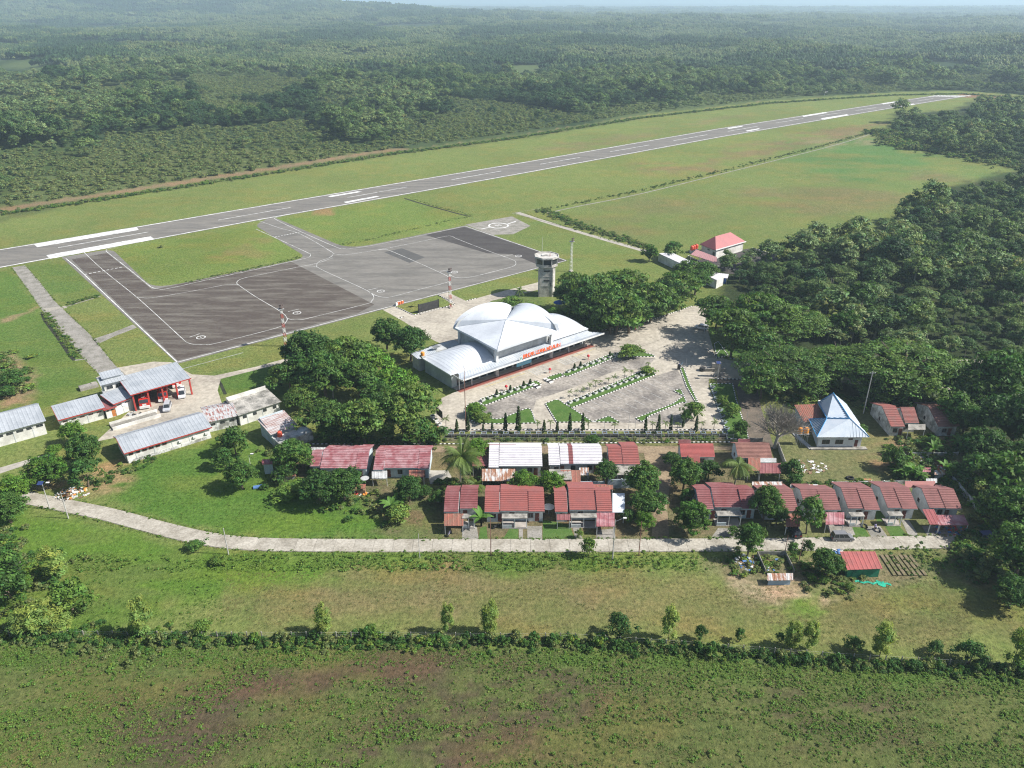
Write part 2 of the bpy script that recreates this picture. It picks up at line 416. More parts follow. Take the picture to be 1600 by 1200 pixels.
def build_ground():
    ys = list(np.arange(50, 330, 1.0)); y = 330.
    while y < 40000: ys.append(y); y *= 1.0125
    ys = np.array(ys + [42000.]); nx = 420
    s = np.linspace(-1, 1, nx); s = np.sign(s) * (np.abs(s) * .75 + np.abs(s) ** 4 * .55)
    X = s[None, :] * (ys[:, None] * .82 + 45); Y = np.repeat(ys[:, None], nx, 1)
    x, y = X.ravel(), Y.ravel()
    z = height(x, y)
    n0, n1 = Y.shape
    idx = np.arange(n0 * n1).reshape(n0, n1)
    F = np.stack([idx[:-1, :-1], idx[:-1, 1:], idx[1:, 1:], idx[1:, :-1]], -1).reshape(-1, 4)
    # far wood: pale clearings and dark stands
    c = ground_colour(x, y)
    far = (sdist(x, y, BEYOND) > 0) & (y > 600)
    ff = smooth01((fbm(x / 240 + 9, y / 420, 5) - .42) / .2)[:, None]
    fc = (np.array((.030, .052, .022)) * (1 - ff) + np.array((.085, .115, .045)) * ff)
    c[far] = fc[far]
    m, n, b = _new('ground_cover')
    at = n.nodes.new('ShaderNodeAttribute'); at.attribute_name = 'tint'
    v = coords(n, 'World')
    n1_ = noise(n, v, 1.1, 6, .7, .25, .75); n2_ = noise(n, v, .16, 5, .6, .3, .7); n3_ = noise(n, coords(n, 'World', (1, 2.6, 1), (0, 0, R(-38))), .45, 4, .6, .3, .7)
    cc = mix(n, 1.0, at.outputs['Color'], mix(n, n1_, (.52, .56, .5), (1.42, 1.4, 1.4)), 'MULTIPLY')
    cc = mix(n, 1.0, cc, mix(n, n2_, (.86, .95, .85), (1.16, 1.06, 1.1)), 'MULTIPLY')
    cc = mix(n, 1.0, cc, mix(n, n3_, (.80, .86, .80), (1.2, 1.14, 1.18)), 'MULTIPLY')
    L(n, cc, b.inputs['Base Color']); b.inputs['Roughness'].default_value = .95; b.inputs['Specular IOR Level'].default_value = .1
    bump(n, b, n1_, .9, .25)
    o = npmesh('ground', np.c_[x, y, z], F, m, tint=c, smooth=True); tag(o, kind='structure')
    return o
build_ground()

# ---------------------------------------------------------------- haze: the humid air between the drone and the horizon
hz = MB().box(-45000, -600, -60, 45000, 43500, 150).ob('haze', [])
hm = bpy.data.materials.new('haze_air'); hm.use_nodes = True; hn = hm.node_tree; hn.nodes.clear()
hp = hn.nodes.new('ShaderNodeVolumePrincipled'); ho = hn.nodes.new('ShaderNodeOutputMaterial')
hp.inputs['Color'].default_value = (.66, .85, 1.0, 1); hp.inputs['Density'].default_value = .00015; hp.inputs['Anisotropy'].default_value = .15
L(hn, hp.outputs[0], ho.inputs['Volume']); hz.data.materials.append(hm); tag(hz, kind='stuff'); hz['label'] = 'pale humid haze over the forest'
# ---------------------------------------------------------------- pavements
AZ = R(38.5)
asph_rw = M('runway_asphalt', (.205, .19, .168), (.15, .142, .13), .05, .9, .12, 'World', (1, 5, 1), -AZ, spec=.15)
asph_ap = M('apron_asphalt', (.20, .188, .168), (.135, .128, .116), .045, .9, .16, 'World', (1, 4.5, 1), -AZ, .42, .66, spec=.15)
asph_dk = M('apron_asphalt_dark', (.088, .072, .062), (.175, .16, .135), .06, .9, .2, 'World', (1, 5.5, 1), -AZ, .45, .72, spec=.15)
asph_new = M('apron_asphalt_new', (.064, .057, .055), (.082, .076, .072), .08, .9, .15, 'World', (1, 4, 1), -AZ, spec=.15)
conc = M('road_concrete', (.40, .37, .32), (.28, .26, .22), .12, .9, .16, 'World', lo=.42, hi=.7, spec=.15)
conc_dirty = M('plaza_concrete', (.43, .39, .32), (.27, .24, .20), .09, .9, .22, 'World', lo=.45, hi=.72, spec=.15)
conc_dk = M('parking_concrete', (.33, .30, .26), (.17, .155, .14), .12, .9, .3, 'World', lo=.4, hi=.62, spec=.15)
conc_old = M('old_concrete', (.30, .28, .25), (.20, .19, .16), .3, .9, .25, 'World', spec=.15)
paint = M('white_paint', (.74, .74, .72), (.46, .46, .44), .35, .8, .2, 'World', spec=.2)
paint_mid = M('faded_paint', (.62, .62, .60), (.33, .33, .31), .3, .85, .25, 'World', spec=.2)
paint_worn = M('worn_paint', (.46, .46, .44), (.28, .28, .27), .5, .85, .2, 'World', spec=.2)
red_tile = M('red_floor_tile', (.30, .10, .075), (.22, .075, .06), .5, .6, .15, 'World')
turf = M('island_turf', (.06, .125, .026), (.09, .15, .04), .4, .95, .25, 'World', spec=.1, bmp=.5)
dirt = M('bare_dirt', (.30, .23, .15), (.20, .15, .10), .2, .95, .25, 'World', spec=.1, bmp=.4)
black_p = M('black_paint', (.03, .03, .03), (.05, .05, .05), 1, .7, .1)
white_p = M('kerb_white', (.75, .75, .72), (.58, .57, .54), 1, .7, .1)

def pf(name, poly, z, mat, **k): return flat(name, GP(poly), z, mat, **k)
def fillet(pts, rads, k=5):
    """round the corners of a world polygon"""
    out = []; n = len(pts)
    for i in range(n):
        p = Vector(pts[i][:2]); a = Vector(pts[i - 1][:2]); b = Vector(pts[(i + 1) % n][:2]); r = rads[i] if i < len(rads) else 0
        if not r: out.append(p); continue
        u = (a - p).normalized(); v_ = (b - p).normalized()
        p0 = p + u * r; p1 = p + v_ * r
        for j in range(k + 1):
            t = j / k; out.append((1 - t) ** 2 * p0 + 2 * t * (1 - t) * p + t * t * p1)
    return out
RF = [(-500, 468), (-150, 413.5), (0, 389.4), (215, 353.8), (400, 322.5), (610, 287.5), (820, 252.8), (1120, 201), (1400, 158), (1461, 148.8)]
RN = [(-500, 508), (-150, 446.5), (0, 418.8), (240, 374.7), (400, 345), (660, 299.5), (820, 271), (1120, 215.8), (1400, 168.5), (1515, 150)]
flat('runway', GP(RF) + GP(RN)[::-1], .03, asph_rw)
# apron and taxiways: one paved sheet, curves at the corners
W = GP([(96, 402), (175, 389), (240, 451.5), (480, 402.5), (398, 352), (425, 338), (545, 389.5), (727, 352.3), (887, 407.3), (277, 568.5)])
fl = fillet(W, [0, 6, 10, 7, 6, 6, 12, 0, 0, 0]); fl[0:1] = [fl[0]]
flat('apron', fl, .02, asph_ap)
def clipq(name, poly, z, mat): return pf(name, poly, z, mat)
clipq('apron_patch', [(112, 405.5), (167, 395), (238, 452.5), (455, 409), (585, 476), (560, 489), (278, 563.5)], .026, asph_dk)
clipq('apron_patch', [(664, 367), (726, 354.5), (883, 407), (846, 416), (800, 397), (762, 396)], .026, asph_new)
clipq('apron_patch', [(600, 394), (628, 388), (664, 402), (640, 411)], .026, M('apron_asphalt_mid', (.10, .098, .092), (.085, .083, .08), .3, .9, .15, 'World'))

MK = dict(kind='structure')
def line(pts, wid, mat=None, z=.036, smooth=False, name='painted_line'):
    P = GP(pts); mat = mat or (paint_mid if smooth or name == 'runway_centre_line' else paint)
    if smooth: P = catmull(P, 6)
    return ribbon(name, P, wid, z, mat)
def block(pts, name='runway_marking', mat=paint, z=.04): return pf(name, pts, z, mat)
# runway edges
line([(x, y + .9) for x, y in RF], .95, name='runway_edge_line'); line([(x, y - 1.1) for x, y in RN], .95, name='runway_edge_line')
block([(53, 382), (213.5, 355), (217, 359.3), (58.5, 386.2)]); block([(72.5, 398.8), (235.5, 369.3), (241.5, 374), (78, 404.6)])
block([(1252, 181), (1290, 175), (1293, 176.4), (1256, 182.6)]); block([(1282, 185), (1323, 178.6), (1327, 180), (1288, 187)])
block([(1377, 161.6), (1397, 158.8), (1399, 160), (1380, 163)]); block([(1408, 165), (1427, 162), (1430, 163.2), (1411, 166.5)])
block([(512, 306.6), (559, 299), (566, 299.6), (517, 308)]); block([(537, 315.6), (588, 306.3), (593, 307.3), (541, 317.4)])
block([(1136, 200.2), (1158, 197), (1161, 197.8), (1139, 201.4)]); block([(1165, 204.2), (1185, 200.6), (1188, 201.5), (1168, 205.4)])
for a, b in (((91, 387), (232, 362.5)), ((341, 344), (454, 324.2)), ((543, 308.6), (590, 300.5)), ((592, 300), (636, 292.3)), ((705, 281), (783, 267.3)), ((844, 256.5), (906, 246)),
             ((953, 237.3), (1014, 226.6)), ((1052, 220), (1105, 210.3)), ((1137, 205.4), (1184, 197.2)), ((1212, 192.3), (1255, 185.2)),
             ((1279, 181.3), (1314, 176)), ((1337, 172.8), (1369, 168)), ((1389, 165), (1414, 161.3)), ((1434, 157.7), (1458, 153.9)), ((-90, 419), (-200, 438)), ((-10, 405), (-60, 414))):
    line([a, b], .75 if a[0] < 700 else .9, name='runway_centre_line')
for t in np.linspace(.06, .94, 10):     # threshold bars at the far end
    a = Vector((1461, 148.9)).lerp(Vector((1513, 150)), t)
    block([(a.x - 14, a.y + 1.5), (a.x, a.y - .0), (a.x + 2.2, a.y + .1), (a.x - 11.5, a.y + 1.7)], 'threshold_marking')
block([(1464, 148.7), (1518, 149.6), (1516, 150.3), (1461, 149.3)], 'threshold_marking')
# taxiway and apron lines
line([(103, 404), (120, 418), (277, 566)], .35, name='pavement_edge_line')
line([(277, 566), (841, 418.6), (884, 407.3)], .3); line([(884, 407), (727, 353.4)], .3)
line([(180, 387), (168, 389), (166, 392), (170, 396), (200, 419.5), (229, 443), (237, 449), (248, 451.5), (262, 451), (330, 436), (400, 421), (440, 412), (476, 404), (484, 401), (485, 397), (480, 394.5), (440, 376), (400, 358)], .3, smooth=True)
line([(440, 338.5), (431, 340), (432, 343.5), (470, 362), (525, 386), (537, 388.7), (550, 388.2), (600, 380), (727, 353.4)], .3, smooth=True)
line([(130, 393), (160, 421), (212, 463), (250, 497), (287, 531), (293, 535.5), (304, 538.3), (320, 538.5), (335, 537), (400, 521), (437.5, 510.5), (447, 503), (448, 496), (437, 486), (400, 464), (375, 447), (370, 441.5), (377, 436), (400, 430.5), (475, 415.5), (497, 411), (520, 403)], .25, smooth=True)
line([(212, 463.5), (220, 465), (240, 465), (300, 455), (350, 445.5), (366, 444.5), (374, 446)], .22, smooth=True)
line([(405, 345), (436, 356), (470, 366), (517, 393), (520, 398), (514, 403), (500, 408), (495, 414), (502, 421), (560, 447.5), (578, 457), (584, 464), (580, 471), (572, 475), (487, 496), (470, 499.5), (456, 499.5), (448, 497)], .25, smooth=True)
line([(475, 415.5), (488, 416), (497, 418)], .22, smooth=True)
line([(519, 396), (530, 398), (545, 397.5), (590, 390.5), (640, 381), (695, 369.5), (706, 369.5), (716, 374), (760, 391), (800, 405.5), (806, 411), (803, 415.5), (790, 419.5), (745, 431), (725, 434), (712, 433.5), (704, 430)], .25, smooth=True)
line([(590, 390.5), (600, 390), (610, 392), (650, 409), (697, 430.5), (702, 436), (697, 441.5), (660, 451), (615, 463), (600, 464.5), (588, 462), (578, 457)], .25, smooth=True)
for a, b in (((572, 454), (590, 450)), ((450, 487), (467, 483)), ((688, 424), (702, 421.5)), ((788, 400.5), (801, 398)), ((296, 527), (312, 521.5))): line([a, b], .22)
def ring(c, rad, wid, z=.04, mat=paint, name='stand_circle', n=28, turn=0):
    mb = MB(); P = []
    for i in range(n):
        t = 2 * math.pi * i / n
        P += [(c.x + rad * math.cos(t), c.y + rad * math.sin(t), z), (c.x + (rad - wid) * math.cos(t), c.y + (rad - wid) * math.sin(t), z)]
    mb.add(P, [(2 * i, (2 * i + 2) % (2 * n), (2 * i + 3) % (2 * n), 2 * i + 1) for i in range(n)])
    return tag(mb.ob(name, mat), kind='structure')
def text_on(name, txt, loc, rot, size, mat, parent=None, ext=.0, align='CENTER', kind=None, bold=0):
    cu = bpy.data.curves.new(name, 'FONT'); cu.body = txt; cu.size = size; cu.extrude = ext; cu.offset = bold; cu.align_x = align; cu.align_y = 'CENTER'
    tmp = bpy.data.objects.new(name, cu); COL.objects.link(tmp)
    dg = bpy.context.evaluated_depsgraph_get(); me = bpy.data.meshes.new_from_object(tmp.evaluated_get(dg))
    bpy.data.objects.remove(tmp); bpy.data.curves.remove(cu); me.materials.clear(); me.materials.append(mat)
    o = bpy.data.objects.new(name, me); COL.objects.link(o); o.location = loc; o.rotation_euler = rot
    if parent is not None: o.parent = parent
    if kind: o['kind'] = kind
    return o
for i, (x, y) in enumerate(((314, 527.3), (464, 489), (595, 455), (710, 425.3), (810, 400))):
    c = G(x, y); ring(c, 1.5, .3); text_on('stand_number', str(i + 1), (c.x, c.y, .041), (0, 0, AZ), 1.9, paint, kind='structure')
# holding positions
for a, b in (((132, 429), (193, 417)), ((430, 370.3), (470, 362.3))):
    A, B = G(*a), G(*b); d = (B - A); nn = 9
    for k in range(nn):
        p, q = A + d * (k / nn), A + d * ((k + .62) / nn); ribbon('holding_line', [p, q], .6, .04, paint)
# helipad
hp_px = [(727, 351), (800, 338), (829, 353), (802, 366), (768, 367)]
pf('helipad', hp_px, .018, conc_old); hc = G(779, 352.5); ring(hc, 5.2, .8, name='helipad_circle')
text_on('helipad_letter', 'H', (hc.x, hc.y, .042), (0, 0, AZ), 4.2, paint, kind='structure')
line([(752, 358), (766, 355)], .8); line([(793, 350), (806, 346)], .8)

# service roads and walks
def road(name, pts, z=.015, mat=conc, label=None): return pf(name, pts, z, mat)
road('service_road', [(19, 418), (39, 414.5), (62, 440), (85, 470), (112, 496), (140, 522), (180, 571), (205, 592), (180, 606), (160, 590), (135, 565), (100, 526), (66, 485), (42, 450)], mat=conc_old)
road('service_road', [(145, 530), (175, 520), (208, 507), (214, 512), (180, 525), (152, 538)], mat=conc_old)
road('service_road', [(68, 482), (102, 478), (105, 481), (72, 487)], .017, mat=conc)
line([(100, 480), (157, 463)], .7, conc_old, .016, name='drain_cover')
road('service_road', [(180, 575), (240, 565), (268, 566), (276, 572), (300, 585), (335, 587), (400, 573), (440, 562), (470, 556), (474, 561), (440, 568), (345, 592), (340, 610), (350, 640), (300, 660), (200, 680), (150, 690), (205, 640), (160, 610), (150, 590)], .012, conc_dirty)
road('service_road', [(-60, 748), (30, 722), (75, 709), (80, 713), (30, 730), (-60, 760)], .012)
road('forecourt', [(598, 484), (617, 479), (647, 492.5), (709, 476.5), (684, 461), (698, 456), (729, 470.5), (770, 459), (845, 440), (852, 450), (800, 463), (768, 470), (745, 484), (790, 510), (760, 545), (715, 548), (680, 533), (660, 522), (632, 503)], .014, conc_dirty)
line([(808, 332), (860, 349), (930, 370), (1010, 393)], 3.2, conc, .02, True, 'service_road')
line([(905, 360), (800, 333), (843, 326)], .4, conc_old, .02)
P_lane = [(470, 696.5), (1010, 697.5), (1150, 697), (1150, 703), (1062, 704), (1050, 740), (1042, 790), (1046, 843), (1018, 843), (1022, 790), (1012, 740), (1006, 708), (470, 706)]
road('housing_lane', P_lane, .012, dirt)
road('plaza', [(686, 674), (676, 652), (690, 622), (712, 612), (740, 580), (925, 520), (985, 513), (1080, 478), (1103, 478), (1107, 520), (1118, 556), (1140, 563), (1300, 578), (1520, 606), (1640, 622), (1640, 640), (1500, 622), (1300, 596), (1180, 592), (1108, 592), (1107, 604), (1134, 674)], .013, conc_dirty)
road('approach_road', [(1120, 592), (1180, 592), (1190, 640), (1210, 700), (1172, 700), (1160, 650), (1150, 606), (1120, 604)], .015, M('dark_ground', (.16, .13, .10), (.10, .085, .065), .3, .95, .3, 'World'))
road('approach_road', [(1480, 561), (1640, 566), (1640, 572), (1480, 566)], .03, conc)
# parking bays, darker and stained
road('parking', [(755, 646), (775, 655), (790, 651), (820, 640), (833, 640), (838, 625), (900, 604), (960, 580), (1010, 575), (1024, 560), (965, 556), (832, 606), (757, 632)], .019, conc_dk)
road('parking', [(894, 638), (1025, 587), (1058, 577), (1090, 632), (1072, 645), (1060, 662), (1000, 662), (968, 660), (925, 658)], .019, conc_dk)
# paint bays
for a, b in (((893, 557), (908, 566)), ((942, 570), (950, 566)),): pass
def bays(a, b, n, d, wid=.14):
    A, B = Vector(a), Vector(b)
    for k in range(n):
        p = A.lerp(B, k / (n - 1)); line([tuple(p), (p.x + d[0], p.y + d[1])], wid, paint_worn, .025, name='parking_bay_line')
bays((892, 588), (966, 560), 8, (15, 6.8)); bays((904, 635), (1018, 592), 12, (17, 8.5)); bays((970, 650), (1060, 612), 8, (-18, -8.8)); bays((800, 622), (817, 615), 2, (14, 7))
# slabs cut by joints: thin grooves over the plaza
def local(u0, v0, O, ang): c, s = math.cos(ang), math.sin(ang); return Vector((O[0] + u0 * c - v0 * s, O[1] + u0 * s + v0 * c, 0))
joint = M('joint_tar', (.17, .15, .125), (.12, .11, .09), 1, .9, .1, 'World')
for u0, u1, v_ in ((-6, 60, -9.5), (-4, 62, -14), (38, 66, 0), (38, 66, 6), (40, 66, 12)):
    ribbon('joint', [local(u0, v_, (-4.2, 205.7), AZ), local(u1, v_, (-4.2, 205.7), AZ)], .12, .022, joint)
for u0 in range(-4, 66, 7):
    ribbon('joint', [local(u0, 0 if u0 < 40 else 14, (-4.2, 205.7), AZ), local(u0, -9.5, (-4.2, 205.7), AZ)], .1, .022, joint)
# red tiled strip and crossings before the terminal
O_T = (-4.2, 205.7)
def TL(u, v, z=0): p = local(u, v, O_T, AZ); p.z = z; return p
flat('tiled_walk', [TL(-13.5, .2), TL(39.5, .2), TL(39.5, 1.9), TL(-13.5, 1.9)], .03, red_tile)
flat('tiled_walk', [TL(-13.5, -.1), TL(40.5, -.1), TL(40.5, .2), TL(-13.5, .2)], .032, M('pink_kerb', (.42, .22, .17), (.35, .18, .14), .6, .7, .1, 'World'))
for u0 in (11, 22.5):
    for k in range(7): flat('crossing_stripe', [TL(u0 + k * .95, -5.2), TL(u0 + k * .95 + .42, -5.2), TL(u0 + k * .95 + .42, -.6), TL(u0 + k * .95, -.6)], .03, paint_worn)
flat('painted_line', [TL(-6, -1.7), TL(9, -1.7), TL(9, -1.45), TL(-6, -1.45)], .03, M('yellow_paint', (.52, .42, .16), (.42, .36, .2), .6, .8, .15, 'World'))
flat('painted_line', [TL(27.8, -1.7), TL(38, -1.7), TL(38, -1.45), TL(27.8, -1.45)], .03, MATS['yellow_paint'])

# front road as cast slabs with recessed joints
top = [(-40, 752), (30, 764), (55, 771), (100, 778.5), (165, 791), (250, 814), (300, 826), (345, 836), (400, 841), (500, 843), (700, 843), (900, 843), (1150, 842.5), (1300, 841), (1480, 838.5), (1640, 836)]
bot = [(-40, 790), (20, 786), (60, 791), (110, 803), (170, 816.5), (250, 837), (300, 849), (345, 855), (400, 859.5), (500, 861.5), (700, 862), (900, 862), (1150, 860.5), (1300, 858.5), (1480, 855.5), (1640, 852)]
C_ = catmull([(a + b) / 2 for a, b in zip(GP(top), GP(bot))], 6)
rd = ribbon('road', C_, 4.3, .008, conc_old)
slab_m = M('slab_concrete', (.41, .38, .32), (.24, .215, .17), .22, .9, .22, 'World', lo=.42, hi=.68, random_tint=.05)
RS = resample(C_, 4.0); Lf, Rt = ribbon_pts(RS, 4.1)
for i in range(len(RS) - 1):
    t0, t1 = .006, .994
    mb = MB(); a, b, c, d = Lf[i].lerp(Lf[i + 1], t0), Lf[i].lerp(Lf[i + 1], t1), Rt[i].lerp(Rt[i + 1], t1), Rt[i].lerp(Rt[i + 1], t0)
    q = [d, c, b, a]
    mb.add([(p.x, p.y, .01) for p in q] + [(p.x, p.y, .10) for p in q], [(4, 5, 6, 7), (0, 1, 5, 4), (1, 2, 6, 5), (2, 3, 7, 6), (3, 0, 4, 7)])
    mb.ob('slab', slab_m, rd)

# ---------------------------------------------------------------- striped kerbs and planted islands
def kerb(pts, bl=.5, wd=.28, h=.2, smooth=False, closed=False, world=False, label=None):
    P = pts if world else GP(pts)
    if closed: P = P + [P[0]]
    if smooth: P = catmull(P, 5)
    S = resample(P, bl); mb = MB()
    for i, (a, b) in enumerate(zip(S, S[1:])):
        d = (b - a).normalized(); nrm = Vector((-d.y, d.x, 0)) * wd / 2; g = d * .01
        q = [a + g - nrm, b - g - nrm, b - g + nrm, a + g + nrm]
        mb.add([(p.x, p.y, 0) for p in q] + [(p.x, p.y, h) for p in q], [(4, 5, 6, 7), (0, 1, 5, 4), (1, 2, 6, 5), (2, 3, 7, 6), (3, 0, 4, 7)], i % 2)
    o = mb.ob('kerb', [white_p, black_p]); tag(o, kind='structure'); return o
def island(pts, smooth=False, bl=.55, k=True):
    P = GP(pts)
    if smooth: P = catmull(P, 4, True)
    flat('planted_island', P, .16, turf)
    kerb(P, bl, closed=True, world=True)
island([(868, 625), (875, 626), (881, 631), (890, 636), (925.6, 659.5), (870, 660.5), (852, 631)])
island([(750, 630), (755, 646), (774.5, 655.5), (795, 650), (818, 640.5), (829, 640.5), (836, 659), (834, 661.5), (753.5, 662.5), (738, 658), (727, 651), (727, 639), (735, 631)], True)
island([(884, 631), (1005, 579.5), (1018, 580.5), (1025, 586), (893, 638)])
island([(925.6, 659.5), (952, 650.5), (969, 661)])
island([(993, 654), (1052, 631), (1068, 619), (1052, 611), (1064, 608.5), (1073, 630), (1066, 629), (1015.6, 650), (1003, 660)])
island([(1062.5, 575), (1068, 575), (1078, 602), (1091.5, 631), (1086, 627), (1073, 605)])
island([(1109, 600), (1144.5, 600), (1150, 625), (1160, 655), (1170, 687), (1136, 686), (1134, 674)])
island([(1118, 549), (1116, 538), (1122, 534), (1138, 556), (1120, 560)])
flat('verge', GP([(1124, 538), (1240, 545), (1290, 560), (1140, 557)]), .012, turf)
flat('verge', GP([(690, 677), (1130, 677), (1134, 690), (690, 690)]), .012, M('verge_weeds', (.10, .13, .045), (.17, .13, .08), .3, .95, .3, 'World'))
# planter verge above the parking: two beds with a gap for the walk
island([(752, 632), (757, 622), (838, 595), (846, 601), (757, 634)])
island([(852, 592), (858, 589), (877, 583), (880, 588), (862, 595)])
island([(878, 586), (888, 579), (958, 552), (966, 557), (886, 589)])
island([(965, 556), (975, 547), (992, 545), (1006, 551), (1022, 557.5)], True)
kerb([(442, 682), (450, 690), (470, 694), (700, 694), (900, 693), (1145, 691)], .55)
kerb([(700, 672), (1130, 672)], .55)
kerb([(1103, 545), (1118, 556), (1124, 548), (1160, 530)], .5); kerb([(1120, 592), (1290, 596)], .55); kerb([(1140, 560), (1300, 575)], .55)
kerb([(940, 516), (980, 513), (1030, 496), (1083, 478)], .6); kerb([(925, 513), (935, 519)], .5)
kerb([(617, 479), (647, 492.5), (709, 476.5), (711, 474)], .6); kerb([(729, 470.5), (745, 466)], .6); kerb([(622, 498), (632, 495)], .6); kerb([(684, 461), (709, 473)], .6)
kerb([(1175, 388), (1215, 400)], .9, .35, .3); kerb([(1075, 400), (1095, 410), (1170, 428)], .9, .35, .3)
# concrete yard of the red-roofed office
road('office_yard', [(1150, 392), (1178, 387), (1216, 401), (1195, 430), (1140, 428), (1085, 408)], .013, asph_new)
# open drain beside the service road, its inner shade painted as a dark strip
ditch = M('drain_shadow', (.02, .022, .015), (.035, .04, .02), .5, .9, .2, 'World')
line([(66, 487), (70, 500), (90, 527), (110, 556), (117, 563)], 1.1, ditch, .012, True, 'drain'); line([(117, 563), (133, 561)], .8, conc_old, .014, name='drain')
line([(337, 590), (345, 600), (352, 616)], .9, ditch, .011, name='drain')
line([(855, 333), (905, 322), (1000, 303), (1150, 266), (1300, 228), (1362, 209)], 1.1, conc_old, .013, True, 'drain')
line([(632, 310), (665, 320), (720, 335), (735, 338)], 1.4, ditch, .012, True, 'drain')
line([(282, 577), (350, 559), (380, 551)], .25, paint_worn, .014); 
# yards before the houses
for q in ([(722, 826), (745, 822), (748, 843), (722, 843)], [(824, 822), (847, 822), (847, 843), (824, 843)], [(811, 825), (817, 825), (817, 843), (811, 843)], [(895, 825), (905, 825), (910, 842), (899, 842)], [(932, 828), (960, 826), (962, 843), (932, 843)],
          [(1122, 825), (1165, 825), (1160, 842), (1110, 842)], [(1352, 822), (1375, 822), (1388, 840), (1362, 840)], [(1408, 812), (1420, 812), (1436, 838), (1420, 838)], [(1290, 820), (1330, 820), (1338, 840), (1300, 840)], [(1440, 822), (1500, 820), (1512, 838), (1450, 838)], [(1388, 812), (1405, 812), (1405, 818), (1388, 818)]):
    pf('yard_slab', q, .013, conc_old)
for q in ([(1328, 824), (1350, 824), (1360, 840), (1333, 840)], [(1382, 820), (1404, 820), (1418, 838), (1392, 838)], [(848, 812), (890, 820), (898, 842), (848, 842)], [(796, 826), (810, 826), (810, 842), (786, 842)], [(750, 825), (760, 822), (762, 842), (748, 842)], [(1365, 790), (1385, 790), (1400, 815), (1370, 815)]):
    pf('yard_lawn', q, .012, turf)
pf('housing_lane', [(668, 735), (700, 735), (712, 757), (672, 756)], .014, conc)
# ---------------------------------------------------------------- foliage library
leaf_round = ML('leaf_dense', (.045, .105, .021), (.085, .17, .030))
leaf_rain = ML('leaf_feather', (.070, .138, .027), (.118, .20, .038))
leaf_bright = ML('leaf_bright', (.095, .20, .020), (.12, .23, .03))
leaf_wood = ML('leaf_wood', (.068, .13, .038), (.155, .225, .072))
leaf_shrub = ML('leaf_shrub', (.13, .18, .055), (.185, .225, .082))
leaf_olive = ML('leaf_olive', (.15, .21, .05), (.19, .25, .06), trans=.4)
leaf_cyp = ML('leaf_cypress', (.030, .060, .018), (.045, .08, .02), trans=.1)
leaf_palm = ML('leaf_palm', (.085, .14, .028), (.115, .165, .036), trans=.3)
leaf_ban = ML('leaf_banana', (.10, .21, .035), (.12, .23, .05), trans=.35)
leaf_weed = ML('leaf_weed', (.10, .19, .028), (.17, .25, .05), trans=.3)
bark = M('bark', (.16, .125, .09), (.09, .07, .05), 2, .95, .3)
bark_pale = M('bark_pale', (.38, .35, .30), (.22, .20, .17), 2, .95, .25)
bark_grey = M('bare_twig', (.36, .33, .29), (.26, .235, .20), 2, .95, .2)

def leaf_cloud(rng, C, Rr, per, size, up=.35, aspect=.5, shell=.55, cvar=.22, droop=0, tintc=None):
    """leaf faces spread through a set of twig clumps. C centres (k,3), Rr radii (k,3)"""
    C = np.asarray(C, float); Rr = np.asarray(Rr, float); k = len(C); n = k * per
    d = rng.normal(size=(n, 3)); d /= np.linalg.norm(d, axis=1)[:, None]
    low = d[:, 2] < -.25; d[low, 2] *= -rng.random(low.sum())
    r = (shell + (1 - shell) * rng.random(n) ** .6)[:, None]
    Cc = np.repeat(C, per, 0); Q = Cc + d * r * np.repeat(Rr, per, 0)
    N = d + rng.normal(size=(n, 3)) * .45; N[:, 2] += up; N /= np.linalg.norm(N, axis=1)[:, None]
    T = rng.normal(size=(n, 3)); T[:, 2] -= droop; T -= N * (T * N).sum(1)[:, None]; T /= np.linalg.norm(T, axis=1)[:, None]
    B = np.cross(N, T); s = (size * (.6 + .8 * rng.random(n)))[:, None]
    V = np.stack([Q - T * s, Q + B * s * aspect, Q + T * s, Q - B * s * aspect], 1).reshape(-1, 3)
    F = np.arange(n * 4).reshape(-1, 4)
    ct = 1 + cvar * rng.normal(size=(k, 1)) * .8; hue = rng.normal(size=(k, 1)) * .08
    t = np.repeat(np.clip(ct, .5, 1.6) * np.hstack([1 + hue * 1.5, np.ones((k, 1)), 1 - hue]), per, 0) * (1 + .16 * rng.normal(size=(n, 1)))
    if tintc is not None: t = t * tintc
    return V, F, np.repeat(np.clip(t, .3, 2), 4, 0)
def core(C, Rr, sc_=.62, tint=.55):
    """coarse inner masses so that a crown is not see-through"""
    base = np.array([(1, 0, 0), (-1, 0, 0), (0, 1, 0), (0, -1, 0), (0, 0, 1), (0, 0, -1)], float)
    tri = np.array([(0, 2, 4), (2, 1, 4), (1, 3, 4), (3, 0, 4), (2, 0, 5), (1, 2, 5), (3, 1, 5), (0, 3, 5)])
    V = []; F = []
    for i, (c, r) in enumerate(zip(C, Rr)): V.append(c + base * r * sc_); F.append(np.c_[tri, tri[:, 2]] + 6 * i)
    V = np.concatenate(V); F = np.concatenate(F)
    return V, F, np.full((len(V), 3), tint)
def join(*parts):
    V = []; F = []; T = []; k = 0
    for v, f, t in parts: V.append(v); F.append(f + k); T.append(t); k += len(v)
    return np.concatenate(V), np.concatenate(F), np.concatenate(T)
def quadfix(V, F, T): return V, F, T
